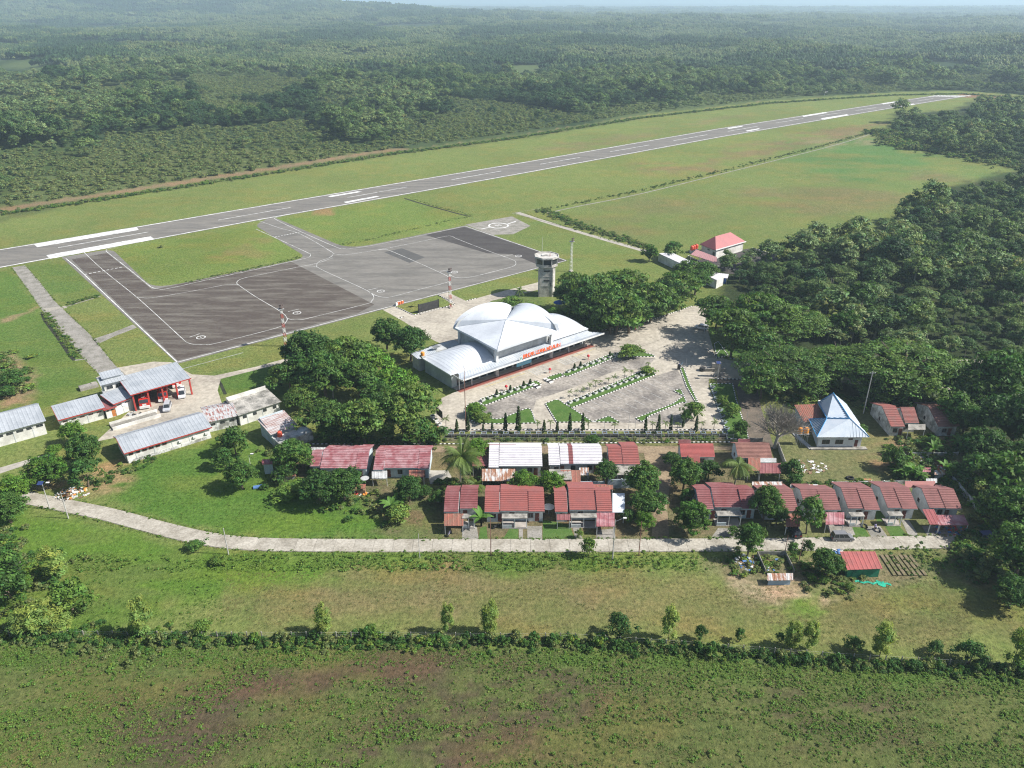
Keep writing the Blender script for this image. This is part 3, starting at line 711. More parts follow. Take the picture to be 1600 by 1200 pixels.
def crown_mesh(name, mat, V, F, T):
    # inner masses carry degenerate quads: split them to triangles
    deg = F[:, 2] == F[:, 3]
    q = F[~deg]; t = F[deg][:, :3]
    me = bpy.data.meshes.new(name)
    me.vertices.add(len(V)); me.vertices.foreach_set('co', V.astype(np.float32).ravel())
    nl = q.size + t.size; me.loops.add(nl); me.loops.foreach_set('vertex_index', np.concatenate([q.ravel(), t.ravel()]).astype(np.int32))
    me.polygons.add(len(q) + len(t))
    ls = np.concatenate([np.arange(0, q.size, 4), q.size + np.arange(0, t.size, 3)]).astype(np.int32)
    me.polygons.foreach_set('loop_start', ls)
    me.polygons.foreach_set('loop_total', np.concatenate([np.full(len(q), 4), np.full(len(t), 3)]).astype(np.int32))
    me.materials.append(mat); me.update(calc_edges=True)
    a = me.attributes.new('tint', 'FLOAT_COLOR', 'POINT'); a.data.foreach_set('color', np.c_[T, np.ones(len(T))].astype(np.float32).ravel())
    return me
def dome_clumps(rng, k, rx, rz, zc, cr, flat_=.75, irregular=.22, low=-.35):
    """clump centres over an uneven dome"""
    d = rng.normal(size=(k, 3)); d[:, 2] = np.abs(d[:, 2]) * (1 - low) + low * rng.random(k); d /= np.linalg.norm(d, axis=1)[:, None]
    ph = rng.random(6) * 6.28
    a = np.arctan2(d[:, 1], d[:, 0])
    lob = 1 + irregular * (np.sin(2 * a + ph[0]) * .4 + np.sin(3 * a + ph[1]) * .35 + np.sin(5 * a + ph[2] + d[:, 2] * 4) * .35)
    rr = rng.uniform(.66, 1.0, k)
    C = np.c_[d[:, 0] * rx * lob * rr, d[:, 1] * rx * lob * rr, zc + d[:, 2] * rz * rr * (1 + .15 * np.sin(4 * a + ph[3]))]
    s = cr * rng.uniform(.65, 1.35, k)
    return C, np.c_[s, s, s * flat_]
# all crowns are modelled for a tree of radius 1 and height H (units of radius)
def trunk_mb(h, r, branches, rng, lean=.06):
    mb = MB(); top = Vector((rng.normal() * lean, rng.normal() * lean, h)); mid = top * .5 + Vector((rng.normal() * lean * .5, rng.normal() * lean * .5, 0))
    mb.tube((0, 0, -.03), mid, r, r * .75, 6); mb.tube(mid, top, r * .75, r * .5, 6)
    for i in range(branches):
        a = 6.28 * i / branches + rng.random(); q = mid.lerp(top, rng.random() * .8 + .1)
        mb.tube(q, q + Vector((math.cos(a) * .5, math.sin(a) * .5, .32 + .2 * rng.random())), r * .42, r * .15, 5)
    return mb
KINDS = {}
def add_kind(kind, meshes, trunks): KINDS[kind] = (meshes, trunks)
def mk_round(seed, mat, H=1.9, k=190, per=32, size=.052, cr=.18, rz=.86, name='crown'):
    r = np.random.default_rng(seed); C, Q = dome_clumps(r, k, .92, rz, H - rz * 1.02, cr)
    C2, Q2 = np.array([[0, 0, H - rz]]), np.array([[.72, .72, rz * .72]])
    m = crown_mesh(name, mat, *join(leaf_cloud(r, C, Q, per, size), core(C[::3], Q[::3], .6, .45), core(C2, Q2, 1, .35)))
    return m, trunk_mb(H - rz, .07, 4, r).ob('trunk', bark)
def mk_rain(seed, mat, H=1.25, k=150, per=24, size=.055, cs=.15):
    """umbrella crown in flat shelves"""
    r = np.random.default_rng(seed); a = r.random(k) * 6.28; q = np.sqrt(r.random(k)) * .95
    lay = r.integers(0, 3, k); ph = r.random(3) * 6.28
    q = q * (1 + .16 * np.sin(3 * a + ph[0]) + .12 * np.sin(5 * a + ph[1]))
    z = H - .16 - .34 * q ** 2 - lay * .14 * (1.1 - q * .3) + r.normal(size=k) * .02
    C = np.c_[np.cos(a) * q, np.sin(a) * q, z]; s = cs * r.uniform(.7, 1.5, k)
    Q = np.c_[s * 1.25, s * 1.25, s * .36]
    C2 = np.c_[np.cos(a[:26]) * q[:26] * .7, np.sin(a[:26]) * q[:26] * .7, z[:26] - .1]; Q2 = np.tile([[.26, .26, .07]], (26, 1))
    m = crown_mesh('crown', mat, *join(leaf_cloud(r, C, Q, per, size, up=.6, cvar=.3), core(C2, Q2, 1, .4)))
    return m, trunk_mb(H * .62, .05, 7, r).ob('trunk', bark)
def mk_wood(seed, mat, H=2.6, k=64, per=30, size=.085, cr=.30, rz=.8, irregular=.55):
    r = np.random.default_rng(seed); C, Q = dome_clumps(r, k, .85, rz, H - rz * 1.05, cr, .8, irregular, -.7)
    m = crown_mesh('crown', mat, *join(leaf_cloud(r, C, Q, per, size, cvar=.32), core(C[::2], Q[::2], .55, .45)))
    return m, trunk_mb(H - rz, .05, 3, r).ob('trunk', bark_pale)
def mk_olive(seed, mat, H=3.0, k=26, per=90, size=.10):
    """slender feathery tree of fine needles"""
    r = np.random.default_rng(seed); t = r.random(k); z = .45 + t * (H - .85); w_ = .66 * np.sin(np.pi * (.22 + .66 * t)) ** .7
    a = r.random(k) * 6.28; C = np.c_[np.cos(a) * w_ * .75, np.sin(a) * w_ * .75, z]; s = .42 * r.uniform(.8, 1.2, k) * (.5 + .5 * w_ / .62)
    Q = np.c_[s, s, s * 1.25]
    m = crown_mesh('crown', mat, *join(leaf_cloud(r, C, Q, per, size, up=.5, aspect=.3, shell=.2, cvar=.12, tintc=1.35), core(C, Q, .55, 1.2)))
    return m, trunk_mb(1.3, .04, 3, r).ob('trunk', bark)
def mk_cyp(seed, mat, H=5.6, k=90, per=16, size=.20):
    r = np.random.default_rng(seed); t = r.random(k); z = .35 + t * (H - .5); w_ = .8 * (1 - t) ** .65 * np.minimum(1, (t + .05) * 6) ** .4
    a = r.random(k) * 6.28; C = np.c_[np.cos(a) * w_ * .62, np.sin(a) * w_ * .62, z]; s = .3 * r.uniform(.7, 1.2, k) * (.4 + .6 * w_)
    Q = np.c_[s, s, s * 1.7]
    m = crown_mesh('crown', mat, *join(leaf_cloud(r, C, Q, per, size, up=.5, aspect=.3, cvar=.2), core(C, Q, .8, .5)))
    return m, MB().tube((0, 0, -.05), (0, 0, .8), .12, .1, 6).ob('trunk', bark)
def mk_fern(seed, mat, H=2.1, k=60, per=28, size=.10, cr=.3):
    """irregular leafy tree with gaps: guava, cassava, young mango"""
    r = np.random.default_rng(seed); C, Q = dome_clumps(r, k, .85, .95, H - 1.05, cr, .8, .55, -.8)
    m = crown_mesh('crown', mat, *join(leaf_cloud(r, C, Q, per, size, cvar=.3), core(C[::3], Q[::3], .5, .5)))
    return m, trunk_mb(1.0, .06, 4, r).ob('trunk', bark)
_proto = []
def reg(kind, gen, mat, seeds, **kw):
    ms = []
    for s_ in seeds:
        m, t = gen(s_, mat, **kw); COL.objects.unlink(t); ms.append((m, t.data, kw.get('H')))
        bpy.data.objects.remove(t)
    KINDS[kind] = ms
reg('round', mk_round, leaf_round, (1, 2, 3))
reg('ball', mk_round, ML('leaf_topiary', (.06, .14, .018), (.075, .165, .022)), (4,), H=1.9, k=170, per=34, size=.05, cr=.16, rz=.95)
reg('bright', mk_round, leaf_bright, (5, 6), H=1.9, k=120, cr=.22)
reg('rain', mk_rain, leaf_rain, (7, 8, 9))
reg('rainbig', mk_rain, leaf_rain, (107, 108), k=520, per=22, size=.026, cs=.085)
reg('rainb', mk_rain, leaf_bright, (10,))
reg('layer', mk_rain, leaf_rain, (11, 12), H=1.7, k=130)
reg('wood', mk_wood, leaf_wood, (13, 14, 15, 16))
reg('shrub', mk_wood, leaf_shrub, (17, 18), H=1.35, k=26, per=22, size=.13, rz=.7)
reg('olive', mk_olive, leaf_olive, (19, 20))
reg('oliverd', mk_olive, ML('leaf_casuarina', (.055, .10, .03), (.075, .125, .035)), (21, 22))
reg('cyp', mk_cyp, leaf_cyp, (23, 24))
reg('fern', mk_fern, leaf_round, (25, 26))
reg('fernb', mk_fern, leaf_weed, (27, 28))
HK = {'rainbig': 1.25, 'round': 1.9, 'ball': 1.9, 'bright': 1.9, 'rain': 1.25, 'rainb': 1.25, 'layer': 1.7, 'wood': 2.6, 'shrub': 1.35, 'olive': 3.0, 'oliverd': 3.0, 'cyp': 5.6, 'fern': 2.1, 'fernb': 2.1}
CZ = {'rainbig': 1.0, 'round': 1.05, 'ball': 1.0, 'bright': 1.05, 'rain': 1.0, 'rainb': 1.0, 'layer': 1.4, 'wood': 1.85, 'shrub': .8, 'olive': 1.5, 'oliverd': 1.5, 'cyp': 2.5, 'fern': 1.2, 'fernb': 1.2}
WR = {'olive': .82, 'oliverd': .95, 'cyp': .72}
_cnt = [0]
def put_tree(kind, loc, rad, hs=1.0, name='tree', label=None, cat='tree', group=None, trunk=True, rz=None):
    ms = KINDS[kind]; _cnt[0] += 1; i = _cnt[0]
    m, t, _ = ms[i % len(ms)]
    root = thing(name, label, cat, loc, (i * 2.399) % 6.28 if rz is None else rz, group)
    root.scale = (rad, rad, rad * hs)
    c = bpy.data.objects.new('crown', m); COL.objects.link(c); c.parent = root
    if trunk: k = bpy.data.objects.new('trunk', t); COL.objects.link(k); k.parent = root
    return root
def tree(kind, cx, cy, w_, hs=1.0, **k):
    """crown centre (surveyed) and crown width"""
    z = 3.0
    for _ in range(3):
        s = SC(cx, cy, z); rad = w_ * s / 2 / WR.get(kind, 1.0); z = CZ[kind] * rad * hs
    p = G(cx, cy, z); p.z = float(height(p.x, p.y)) * 0
    return put_tree(kind, p, rad, hs, **k)

# ---- palms
def palm_parts(seed, nf=16, Lf=1.0, trunk_h=2.2, seg=7, drop=.9, w0=.16):
    r = np.random.default_rng(seed); fr = []
    for i in range(nf):
        a = 6.28 * i / nf + r.normal() * .12; el = r.uniform(.15, 1.15) if i % 2 else r.uniform(-.15, .6); L_ = Lf * r.uniform(.85, 1.1)
        mb = MB(); p = Vector((0, 0, trunk_h)); d = Vector((math.cos(a) * math.cos(el), math.sin(a) * math.cos(el), math.sin(el))); side = Vector((-math.sin(a), math.cos(a), 0))
        pts = [p.copy()]
        for j in range(seg): p = p + d * L_ / seg; d = (d + Vector((0, 0, -drop / seg))).normalized(); pts.append(p.copy())
        V = []; F = []
        for j in range(seg):       # leaflets as drooping blades each side of the rib
            q0, q1 = pts[j], pts[j + 1]; f_ = math.sin(math.pi * min(.97, (j + .7) / seg)) * w0 * L_ * 1.7
            for sg in (-1, 1):
                for u in (0., .25, .5, .75):
                    b0 = q0.lerp(q1, u); b1 = q0.lerp(q1, u + .26); tip = b0 + side * sg * f_ + (q1 - q0) * .8 + Vector((0, 0, -f_ * .55))
                    k = len(V); V += [b0, b1, tip]; F.append((k, k + 1, k + 2))
        mb.add(V, F); mb.tube(pts[0], pts[3], .012 * Lf, .006 * Lf, 4); mb.tube(pts[3], pts[-1], .006 * Lf, .002 * Lf, 3)
        fr.append(mb)
    return fr
def tint_me(me, v=1.0, hue=(1, 1, 1)):
    a = me.attributes.new('tint', 'FLOAT_COLOR', 'POINT'); n = len(me.vertices)
    a.data.foreach_set('color', np.tile(np.array([v * hue[0], v * hue[1], v * hue[2], 1], np.float32), n))
def make_palm(label, loc, Lf, th, name='coconut_palm', nf=20, seed=1, lean=.25, group=None, thick=.16, drop=1.2):
    root = thing(name, label, 'palm', loc, 0, group)
    tr = MB(); n = 6; pp = None
    for i in range(n + 1):
        t = i / n; q = Vector((lean * t * t, 0, th * t)); 
        if pp is not None: tr.tube(pp, q, thick * (1.25 - .35 * t), thick * (1.2 - .35 * t), 7)
        pp = q
    part(root, 'trunk', tr, bark_pale)
    for i, mb in enumerate(palm_parts(seed, nf, Lf, 0, drop=drop)):
        o = mb.ob('frond', leaf_palm, root); o.location = pp; tint_me(o.data, 1 + .22 * math.sin(i * 2.1), (1.15, 1, .8) if i % 5 == 0 else (1, 1, 1))
    return root

# ---------------------------------------------------------------- the wood: nearest trees as individuals, the rest as one mass
# masses keep their mesh data in a library the node tree reads
def gn_mass(name, P, S, Rz, idx, meshes, label):
    me = bpy.data.meshes.new(name); n = len(P)
    me.vertices.add(n); me.vertices.foreach_set('co', np.asarray(P, np.float32).ravel())
    for nm, tp, arr in (('sz', 'FLOAT_VECTOR', S), ('rz', 'FLOAT', Rz), ('pick', 'INT', idx)):
        a = me.attributes.new(nm, tp, 'POINT'); a.data.foreach_set('vector' if tp == 'FLOAT_VECTOR' else 'value', np.asarray(arr, np.float32 if tp != 'INT' else np.int32).ravel())
    o = bpy.data.objects.new(name, me); COL.objects.link(o)
    lib = bpy.data.collections.new(name + '_library')
    for i, m in enumerate(meshes):
        q = bpy.data.objects.new('%s_kind_%02d' % (name, i), m); lib.objects.link(q)
    ng = bpy.data.node_groups.new(name, 'GeometryNodeTree')
    ng.interface.new_socket('Geometry', in_out='INPUT', socket_type='NodeSocketGeometry'); ng.interface.new_socket('Geometry', in_out='OUTPUT', socket_type='NodeSocketGeometry')
    gi = ng.nodes.new('NodeGroupInput'); go = ng.nodes.new('NodeGroupOutput'); ip = ng.nodes.new('GeometryNodeInstanceOnPoints'); ci = ng.nodes.new('GeometryNodeCollectionInfo')
    ci.inputs[0].default_value = lib; ci.inputs['Separate Children'].default_value = True; ci.inputs['Reset Children'].default_value = True
    def at(nm, tp):
        a = ng.nodes.new('GeometryNodeInputNamedAttribute'); a.data_type = tp; a.inputs[0].default_value = nm
        return [s for s in a.outputs if s.enabled and s.name == 'Attribute'][0]
    cx = ng.nodes.new('ShaderNodeCombineXYZ')
    l = ng.links.new
    l(gi.outputs[0], ip.inputs['Points']); l(ci.outputs[0], ip.inputs['Instance']); ip.inputs['Pick Instance'].default_value = True
    l(at('pick', 'INT'), ip.inputs['Instance Index']); l(at('rz', 'FLOAT'), cx.inputs[2])
    er = ng.nodes.new('FunctionNodeEulerToRotation'); l(cx.outputs[0], er.inputs[0]); l(er.outputs[0], ip.inputs['Rotation'])
    l(at('sz', 'FLOAT_VECTOR'), ip.inputs['Scale']); l(ip.outputs[0], go.inputs[0])
    md = o.modifiers.new('scatter', 'NODES'); md.node_group = ng
    tag(o, label, kind='stuff'); return o
def poisson(x0, x1, y0, y1, d, rng):
    """jittered grid"""
    xs = np.arange(x0, x1, d); ys = np.arange(y0, y1, d)
    X, Y = np.meshgrid(xs, ys); X = X.ravel() + rng.uniform(-.48, .48, X.size) * d; Y = Y.ravel() + rng.uniform(-.48, .48, Y.size) * d
    return X, Y
rg = np.random.default_rng(5)
def proj(x, y, z=0):
    dy_ = y; dz_ = z - HCAM; zc = dy_ * math.cos(PITCH) - dz_ * math.sin(PITCH); yc = dy_ * math.sin(PITCH) + dz_ * math.cos(PITCH)
    return 800 + FPX * x / zc, 600 - FPX * yc / zc
# scrub belt between the fence and the tall wood (surveyed outline of its far side)
SCRUB = px([(0, 345), (0, 318), (30, 285), (110, 262), (170, 225), (330, 205), (480, 190), (520, 215), (560, 240), (600, 232), (640, 200), (700, 155), (800, 160), (960, 190), (1010, 175), (1000, 186), (800, 218), (600, 242), (400, 274), (200, 305)])
CLEAR = lambda x, y: fbm(x / 90 + 61, y / 130 + 13, 4) > .60
SCRUB2 = px([(0, 180), (150, 160), (330, 150), (330, 168), (150, 185), (0, 205)])
def in_frame(x, y, m=120, z=8):
    u, v = proj(x, y, z); return (u > -m) & (u < 1600 + m) & (v < 1200 + m)
def variant_wood(x, y):
    f = fbm(x / 70 + 4, y / 110 + 8, 4)
    return f
# zone 1: beyond the strip
D = 5.7
X, Y = poisson(-750, 1500, 180, 1300, D, rg)
sd1 = sdist(X, Y, BEYOND); keep = (sd1 > 9) & in_frame(X, Y)
X, Y, sd1 = X[keep], Y[keep], sd1[keep]
scr = inside(X, Y, SCRUB) | (fbm(X / 60 + 30, Y / 60, 3) < .37) | CLEAR(X, Y)
scr &= ~((fbm(X / 25, Y / 25, 2) > .84) & (sd1 > 15))
thin = rg.random(len(X))
keep = np.where(scr, thin < .9, (thin < .85))
X, Y, sd1, scr = X[keep], Y[keep], sd1[keep], scr[keep]
f = fbm(X / 55 + 11, Y / 55 + 2, 4)
rad = np.where(scr, rg.uniform(1.6, 3.4, len(X)), np.clip(rg.lognormal(1.15, .42, len(X)), 1.4, 6) * (.75 + .7 * smooth01((f - .35) / .3)))
hs = np.where(scr, rg.uniform(.4, .85, len(X)), rg.uniform(.62, 1.0, len(X)))
rad = np.where((sd1 < 60) & ~scr, np.minimum(rad * .85, 4.2), rad)
Z = height(X, Y) - .3
WOODM = [KINDS['wood'][i][0] for i in range(4)]
wood_young = ML('leaf_young_wood', (.15, .215, .072), (.21, .26, .105))
young = [mk_wood(s_, wood_young, H=2.5, k=40) for s_ in (31, 32)]
dark = [mk_wood(s_, ML('leaf_dark_wood', (.030, .074, .026), (.055, .108, .036)), H=2.3, k=60, cr=.3, rz=.9, irregular=.35) for s_ in (33,)] + [mk_wood(34, MATS['leaf_dark_wood'], H=2.3, k=60, cr=.3, rz=.9, irregular=.35)]
for m_, t_ in young + dark: bpy.data.objects.remove(t_)
LIB = WOODM + [m_ for m_, _ in young] + [m_ for m_, _ in dark] + [KINDS['shrub'][0][0], KINDS['shrub'][1][0]]
g2 = fbm(X / 130 + 50, Y / 130 + 21, 4) + rg.normal(size=len(X)) * .05
pick = np.where(scr, 8 + rg.integers(0, 2, len(X)), np.where(g2 > .56, 4 + rg.integers(0, 2, len(X)), np.where(g2 < .46, 6 + rg.integers(0, 2, len(X)), rg.integers(0, 4, len(X)))))
mass = [X, Y, Z, rad, hs, pick]
# zone 2: woods on the right
Z2 = [px([(1128, 420), (1205, 412), (1245, 402), (1335, 385), (1400, 350), (1450, 318), (1510, 300), (1580, 290), (1640, 285), (2000, 300), (2100, 500), (1640, 575), (1500, 575), (1400, 560), (1300, 540), (1260, 520), (1180, 478)]),
      px([(1392, 208), (1402, 190), (1480, 185), (1500, 190), (1530, 170), (1620, 165), (1900, 190), (2000, 262), (1640, 262), (1590, 258), (1480, 240), (1420, 222)])]
X2, Y2 = poisson(80, 700, 170, 900, 5.0, rg)
k1 = inside(X2, Y2, Z2[0]); k2 = inside(X2, Y2, Z2[1]); kk = (k1 | k2) & in_frame(X2, Y2, 60)
X2, Y2, k2 = X2[kk], Y2[kk], k2[kk]
f2 = fbm(X2 / 30 + 3, Y2 / 30, 4)
rad2 = np.clip(rg.lognormal(.98, .42, len(X2)), 1.2, 6.6) * (.75 + .55 * smooth01((f2 - .35) / .3)); hs2 = rg.uniform(.62, 1.0, len(X2))
pk2 = np.where(f2 + rg.normal(size=len(X2)) * .08 > .55, 4 + rg.integers(0, 2, len(X2)), np.where(rg.random(len(X2)) < .3, 6 + rg.integers(0, 2, len(X2)), rg.integers(0, 4, len(X2))))
order = np.argsort(Y2 + np.abs(X2) * .2)
near = order[:298]; rest = order[298:]
MK_ = []
for i in near:
    root = thing('woodland_tree', ('mid green tree in the wood right of the airport' if pk2[i] < 4 else 'pale young tree in the wood right of the airport' if pk2[i] < 6 else 'dark tree in the wood right of the airport') + (', roadside part' if Y2[i] < 260 else ', middle part' if Y2[i] < 330 else ', field side'), 'tree', (X2[i], Y2[i], -.1), rg.random() * 6.28, 'trees of the wood right of the airport')
    root.scale = (rad2[i], rad2[i], rad2[i] * hs2[i])
    c = bpy.data.objects.new('crown', LIB[int(pk2[i])]); COL.objects.link(c); c.parent = root
    if Y2[i] < 330: k = bpy.data.objects.new('trunk', KINDS['wood'][0][1]); COL.objects.link(k); k.parent = root
X = np.r_[mass[0], X2[rest]]; Y = np.r_[mass[1], Y2[rest]]; Z = np.r_[mass[2], np.zeros(len(rest)) - .1]; rad = np.r_[mass[3], rad2[rest]]; hs = np.r_[mass[4], hs2[rest]]; pick = np.r_[mass[5], pk2[rest]]
print('wood instances', len(X))
gn_mass('forest', np.c_[X, Y, Z], np.c_[rad, rad, rad * hs], rg.random(len(X)) * 6.28, pick, LIB, 'tropical forest of many crowns beyond the runway')
# zone 3: farther wood, crowns grouped in stands
def stand(seed, mat, nt=26, L_=24):
    r = np.random.default_rng(seed); C = np.c_[r.uniform(-L_ / 2, L_ / 2, (nt, 2)), r.uniform(4.5, 9.5, nt)]; s = r.uniform(2.6, 4.6, nt)
    return crown_mesh('stand', mat, *join(leaf_cloud(r, C, np.c_[s, s, s * .75], 26, 1.1, cvar=.4), core(C, np.c_[s, s, s], .85, .55)))
ST = [stand(41, leaf_wood), stand(42, leaf_wood), stand(43, wood_young), stand(44, MATS['leaf_dark_wood']), stand(45, leaf_shrub)]
PX, PY = [], []
for (a, b, d) in ((1290, 2200, 19), (2200, 3600, 26), (3600, 6500, 42), (6500, 11000, 80)):
    x_, y_ = poisson(-b * .75, b * .75, a, b, d, rg); k = (np.abs(x_) < y_ * .75); PX.append(x_[k]); PY.append(y_[k])
PS = np.concatenate([np.full(len(p), s_) for p, s_ in zip(PX, (1, 1.25, 1.8, 3.2))]); PX = np.concatenate(PX); PY = np.concatenate(PY)
gap = fbm(PX / 170 + 77, PY / 230, 4)
k = gap < .62 + .0 * PX; PX, PY, PS, gap = PX[k], PY[k], PS[k], gap[k]
g3 = fbm(PX / 260 + 50, PY / 400 + 21, 4) + rg.normal(size=len(PX)) * .05
pk = np.where(g3 > .57, 2, np.where(g3 < .45, 3, np.where(rg.random(len(PX)) < .15, 4, rg.integers(0, 2, len(PX)))))
hz_ = rg.uniform(.7, 1.5, len(PX)) * np.where(PS > 2, .6, 1)
print('stands', len(PX))
gn_mass('far_forest', np.c_[PX, PY, height(PX, PY) - .5], np.c_[PS, PS, PS * hz_], rg.random(len(PX)) * 6.28, pk, ST, 'distant forest fading into haze towards the horizon')
# ---------------------------------------------------------------- terminal
zinc_w = M('terminal_roof', (.62, .65, .68), (.50, .53, .57), .12, .42, .06, 'Object', spec=.5)
zinc_b = M('canopy_roof', (.50, .53, .56), (.38, .42, .46), .2, .45, .08, spec=.5)
wall_w = M('white_wall', (.70, .69, .65), (.50, .49, .45), .35, .85, .1)
wall_g = M('grey_wall', (.50, .51, .50), (.36, .37, .36), .4, .8, .1)
glass = M('window_glass', (.03, .035, .04), (.045, .05, .055), 1, .15, 0, spec=.6)
dark_open = M('dark_interior', (.02, .02, .022), (.03, .03, .03), 1, .9, 0)
frame_w = M('white_frame', (.72, .72, .70), (.6, .6, .58), 1, .6, .05)
frame_br = M('brown_frame', (.16, .05, .04), (.12, .045, .035), 1, .6, .1)
orange = M('orange_letters', (.80, .13, .03), (.68, .12, .03), 1, .5, .05)
banner_m = M('blue_banner', (.16, .42, .56), (.13, .36, .50), 1, .6, .05)
black_m = M('black_metal', (.03, .03, .032), (.05, .05, .05), 1, .6, .1)
steel = M('galvanised_steel', (.42, .43, .43), (.32, .33, .33), 1, .5, .1, spec=.5)
red_m = M('red_steel', (.42, .05, .04), (.30, .05, .04), 1, .6, .1)
redwhite = M('mast_red', (.42, .08, .06), (.35, .08, .06), 1, .6, .1)
floor_m = M('porch_floor', (.42, .38, .34), (.33, .30, .27), .6, .6, .1)

T_ = thing('airport_terminal', 'white airport terminal with a four-part curved roof, side vaults and long front canopy', 'airport terminal', (O_T[0], O_T[1], 0), AZ)
U0, U1, V0, V1 = 0.0, 23.8, 0.0, 22.4
Cc = Vector(((U0 + U1) / 2, (V0 + V1) / 2, 12.5)); corners = {'S': Vector((U0, V0, 9.5)), 'E': Vector((U1, V0, 9.5)), 'N': Vector((U1, V1, 9.5)), 'W': Vector((U0, V1, 9.5))}
def arc(a, b, rise, n=18, bulge=0, pw=.5):
    d = b - a; nrm = Vector((d.y, -d.x, 0)).normalized(); out = []
    for i in range(n + 1):
        t = i / n; s_ = math.sin(math.pi * t); out.append(a.lerp(b, t) + Vector((0, 0, rise * s_ ** pw if s_ > 1e-6 else 0)) + nrm * bulge * s_)
    return out
def roof_panel(A, name='roof_panel'):
    mb = MB(); rows = 8; n = len(A); P = []
    for r in range(rows + 1):
        t = r / rows
        for q in A:
            p = Cc.lerp(q, t); chord = 0
            P.append(p)
    F = [(r * n + i, r * n + i + 1, (r + 1) * n + i + 1, (r + 1) * n + i) for r in range(rows) for i in range(n - 1)]
    mb.add(P, F); mb.add([p - Vector((0, 0, .25)) for p in P], [f[::-1] for f in F])
    k = rows * n; e = P[k:k + n]; mb.add(e + [p - Vector((0, 0, .6)) for p in e], [(i, i + 1, n + i + 1, n + i) for i in range(n - 1)])
    o = part(T_, name, mb, zinc_w, smooth=False); return o
roof_panel(arc(corners['S'], corners['E'], .15, 14, pw=1)); roof_panel(arc(corners['W'], corners['S'], .15, 14, pw=1))
for a, b, nm in (('N', 'W', 1), ('E', 'N', 1)): roof_panel(arc(corners[a], corners[b], 4.7, 22, .6, .48))
for k in 'SEWN':
    q = corners[k]; part(T_, 'roof_ridge', MB().tube(Cc + Vector((0, 0, .05)), q + Vector((0, 0, .05)), .09, .09, 4), zinc_b)
# hall under the high roof: low wall band with windows
hall = MB(); hall.box(1.4, 3.6, 0, 22.6, 20.8, 9.1); part(T_, 'hall_wall', hall, wall_g)
gab = MB()
A = arc(corners['E'], corners['N'], 4.3, 20, -.7, .48); gab.add([p + Vector((-.9, 0, 0)) for p in A] + [Vector((p.x - .9, p.y, 8.9)) for p in A], [(i, i + 1, 22 + i, 21 + i) for i in range(20)])
A = arc(corners['N'], corners['W'], 4.3, 20, -.7, .48); gab.add([p + Vector((0, -.9, 0)) for p in A] + [Vector((p.x, p.y - .9, 8.9)) for p in A], [(i, i + 1, 22 + i, 21 + i) for i in range(20)])
part(T_, 'gable_wall', gab, wall_g)
for g0 in range(4):
    for k in range(6):
        u = 3.0 + g0 * 4.9 + k * .62; wf = MB().box(u, 3.52, 7.6, u + .5, 3.6, 8.2); part(T_, 'window', wf, glass)
part(T_, 'ledge', MB().box(1.2, 3.3, 8.45, 22.8, 3.6, 8.6), frame_w); part(T_, 'ledge', MB().box(1.2, 3.35, 7.3, 22.8, 3.6, 7.42), frame_w)
for u, v in ((1.3, 2.2), (22.5, 2.2), (1.3, 20.9), (22.5, 20.9)):
    c = MB().box(u - .38, v - .45, 0, u + .38, v + .45, 9.3); c.box(u - .62, v - .8, 8.7, u + .62, v + .9, 9.35); part(T_, 'column', c, frame_w)
# side vaults
def vault(u0, u1, v0, v1, z0, rise, pw, outer):
    """side roof: low along the outer edge, swelling up towards the hall. outer = -1 left, +1 right"""
    mb = MB(); n = 18; m = 12; P = []; pf_ = (lambda s_: math.sin(math.pi / 2 * s_) ** .75) if outer < 0 else (lambda s_: min(1, (1 - (1 - s_) ** 3)) ** .6)
    zz = lambda s_, t: z0 + rise * pf_(max(s_, 0)) * math.sin(math.pi * t) ** pw
    for i in range(m + 1):
        for j in range(n + 1):
            s_, t = i / m, j / n; q = s_ if outer < 0 else 1 - s_; P.append(Vector((u0 + (u1 - u0) * s_, v0 + (v1 - v0) * t, zz(q, t))))
    F = [(i * (n + 1) + j, (i + 1) * (n + 1) + j, (i + 1) * (n + 1) + j + 1, i * (n + 1) + j + 1) for i in range(m) for j in range(n)]
    mb.add(P, F); mb.add([p - Vector((0, 0, .22)) for p in P], [f[::-1] for f in F])
    for idx in ([j for j in range(n + 1)], [m * (n + 1) + j for j in range(n + 1)], [i * (n + 1) for i in range(m + 1)], [i * (n + 1) + n for i in range(m + 1)]):
        E_ = [P[k] for k in idx]; mb.add(E_ + [p - Vector((0, 0, .3)) for p in E_], [(k, k + 1, len(E_) + k + 1, len(E_) + k) for k in range(len(E_) - 1)])
    part(T_, 'vault_roof', mb, zinc_w, smooth=False)
    for k in range(1, 15):
        s_ = k / 15; q = s_ if outer < 0 else 1 - s_; S_ = [Vector((u0 + (u1 - u0) * s_, v0 + (v1 - v0) * j / n, zz(q, j / n) + .02)) for j in range(n + 1)]; sb = MB()
        sb.add([p - Vector((.03, 0, 0)) for p in S_] + [p + Vector((.03, 0, .04)) for p in S_], [(i, n + 1 + i, n + 2 + i, i + 1) for i in range(n)]); part(T_, 'roof_seam', sb, zinc_w)
vault(-14.8, 1.2, 2.7, 18.2, 5.0, 2.6, .8, -1)
vault(22.8, 38.8, 2.7, 20.2, 5.5, 3.6, .6, 1)
part(T_, 'side_wall', MB().box(-13.8, 3.6, 0, 1.4, 17.6, 4.9), M('terminal_side_wall', (.42, .47, .47), (.30, .35, .35), .4, .8, .12)); part(T_, 'side_wall', MB().box(22.6, 3.6, 0, 37.6, 19.9, 5.5), wall_g)
for v in (6.5, 10.5, 15): part(T_, 'window', MB().box(-13.68, v, 1.6, -13.6, v + 1.6, 3.0), glass)
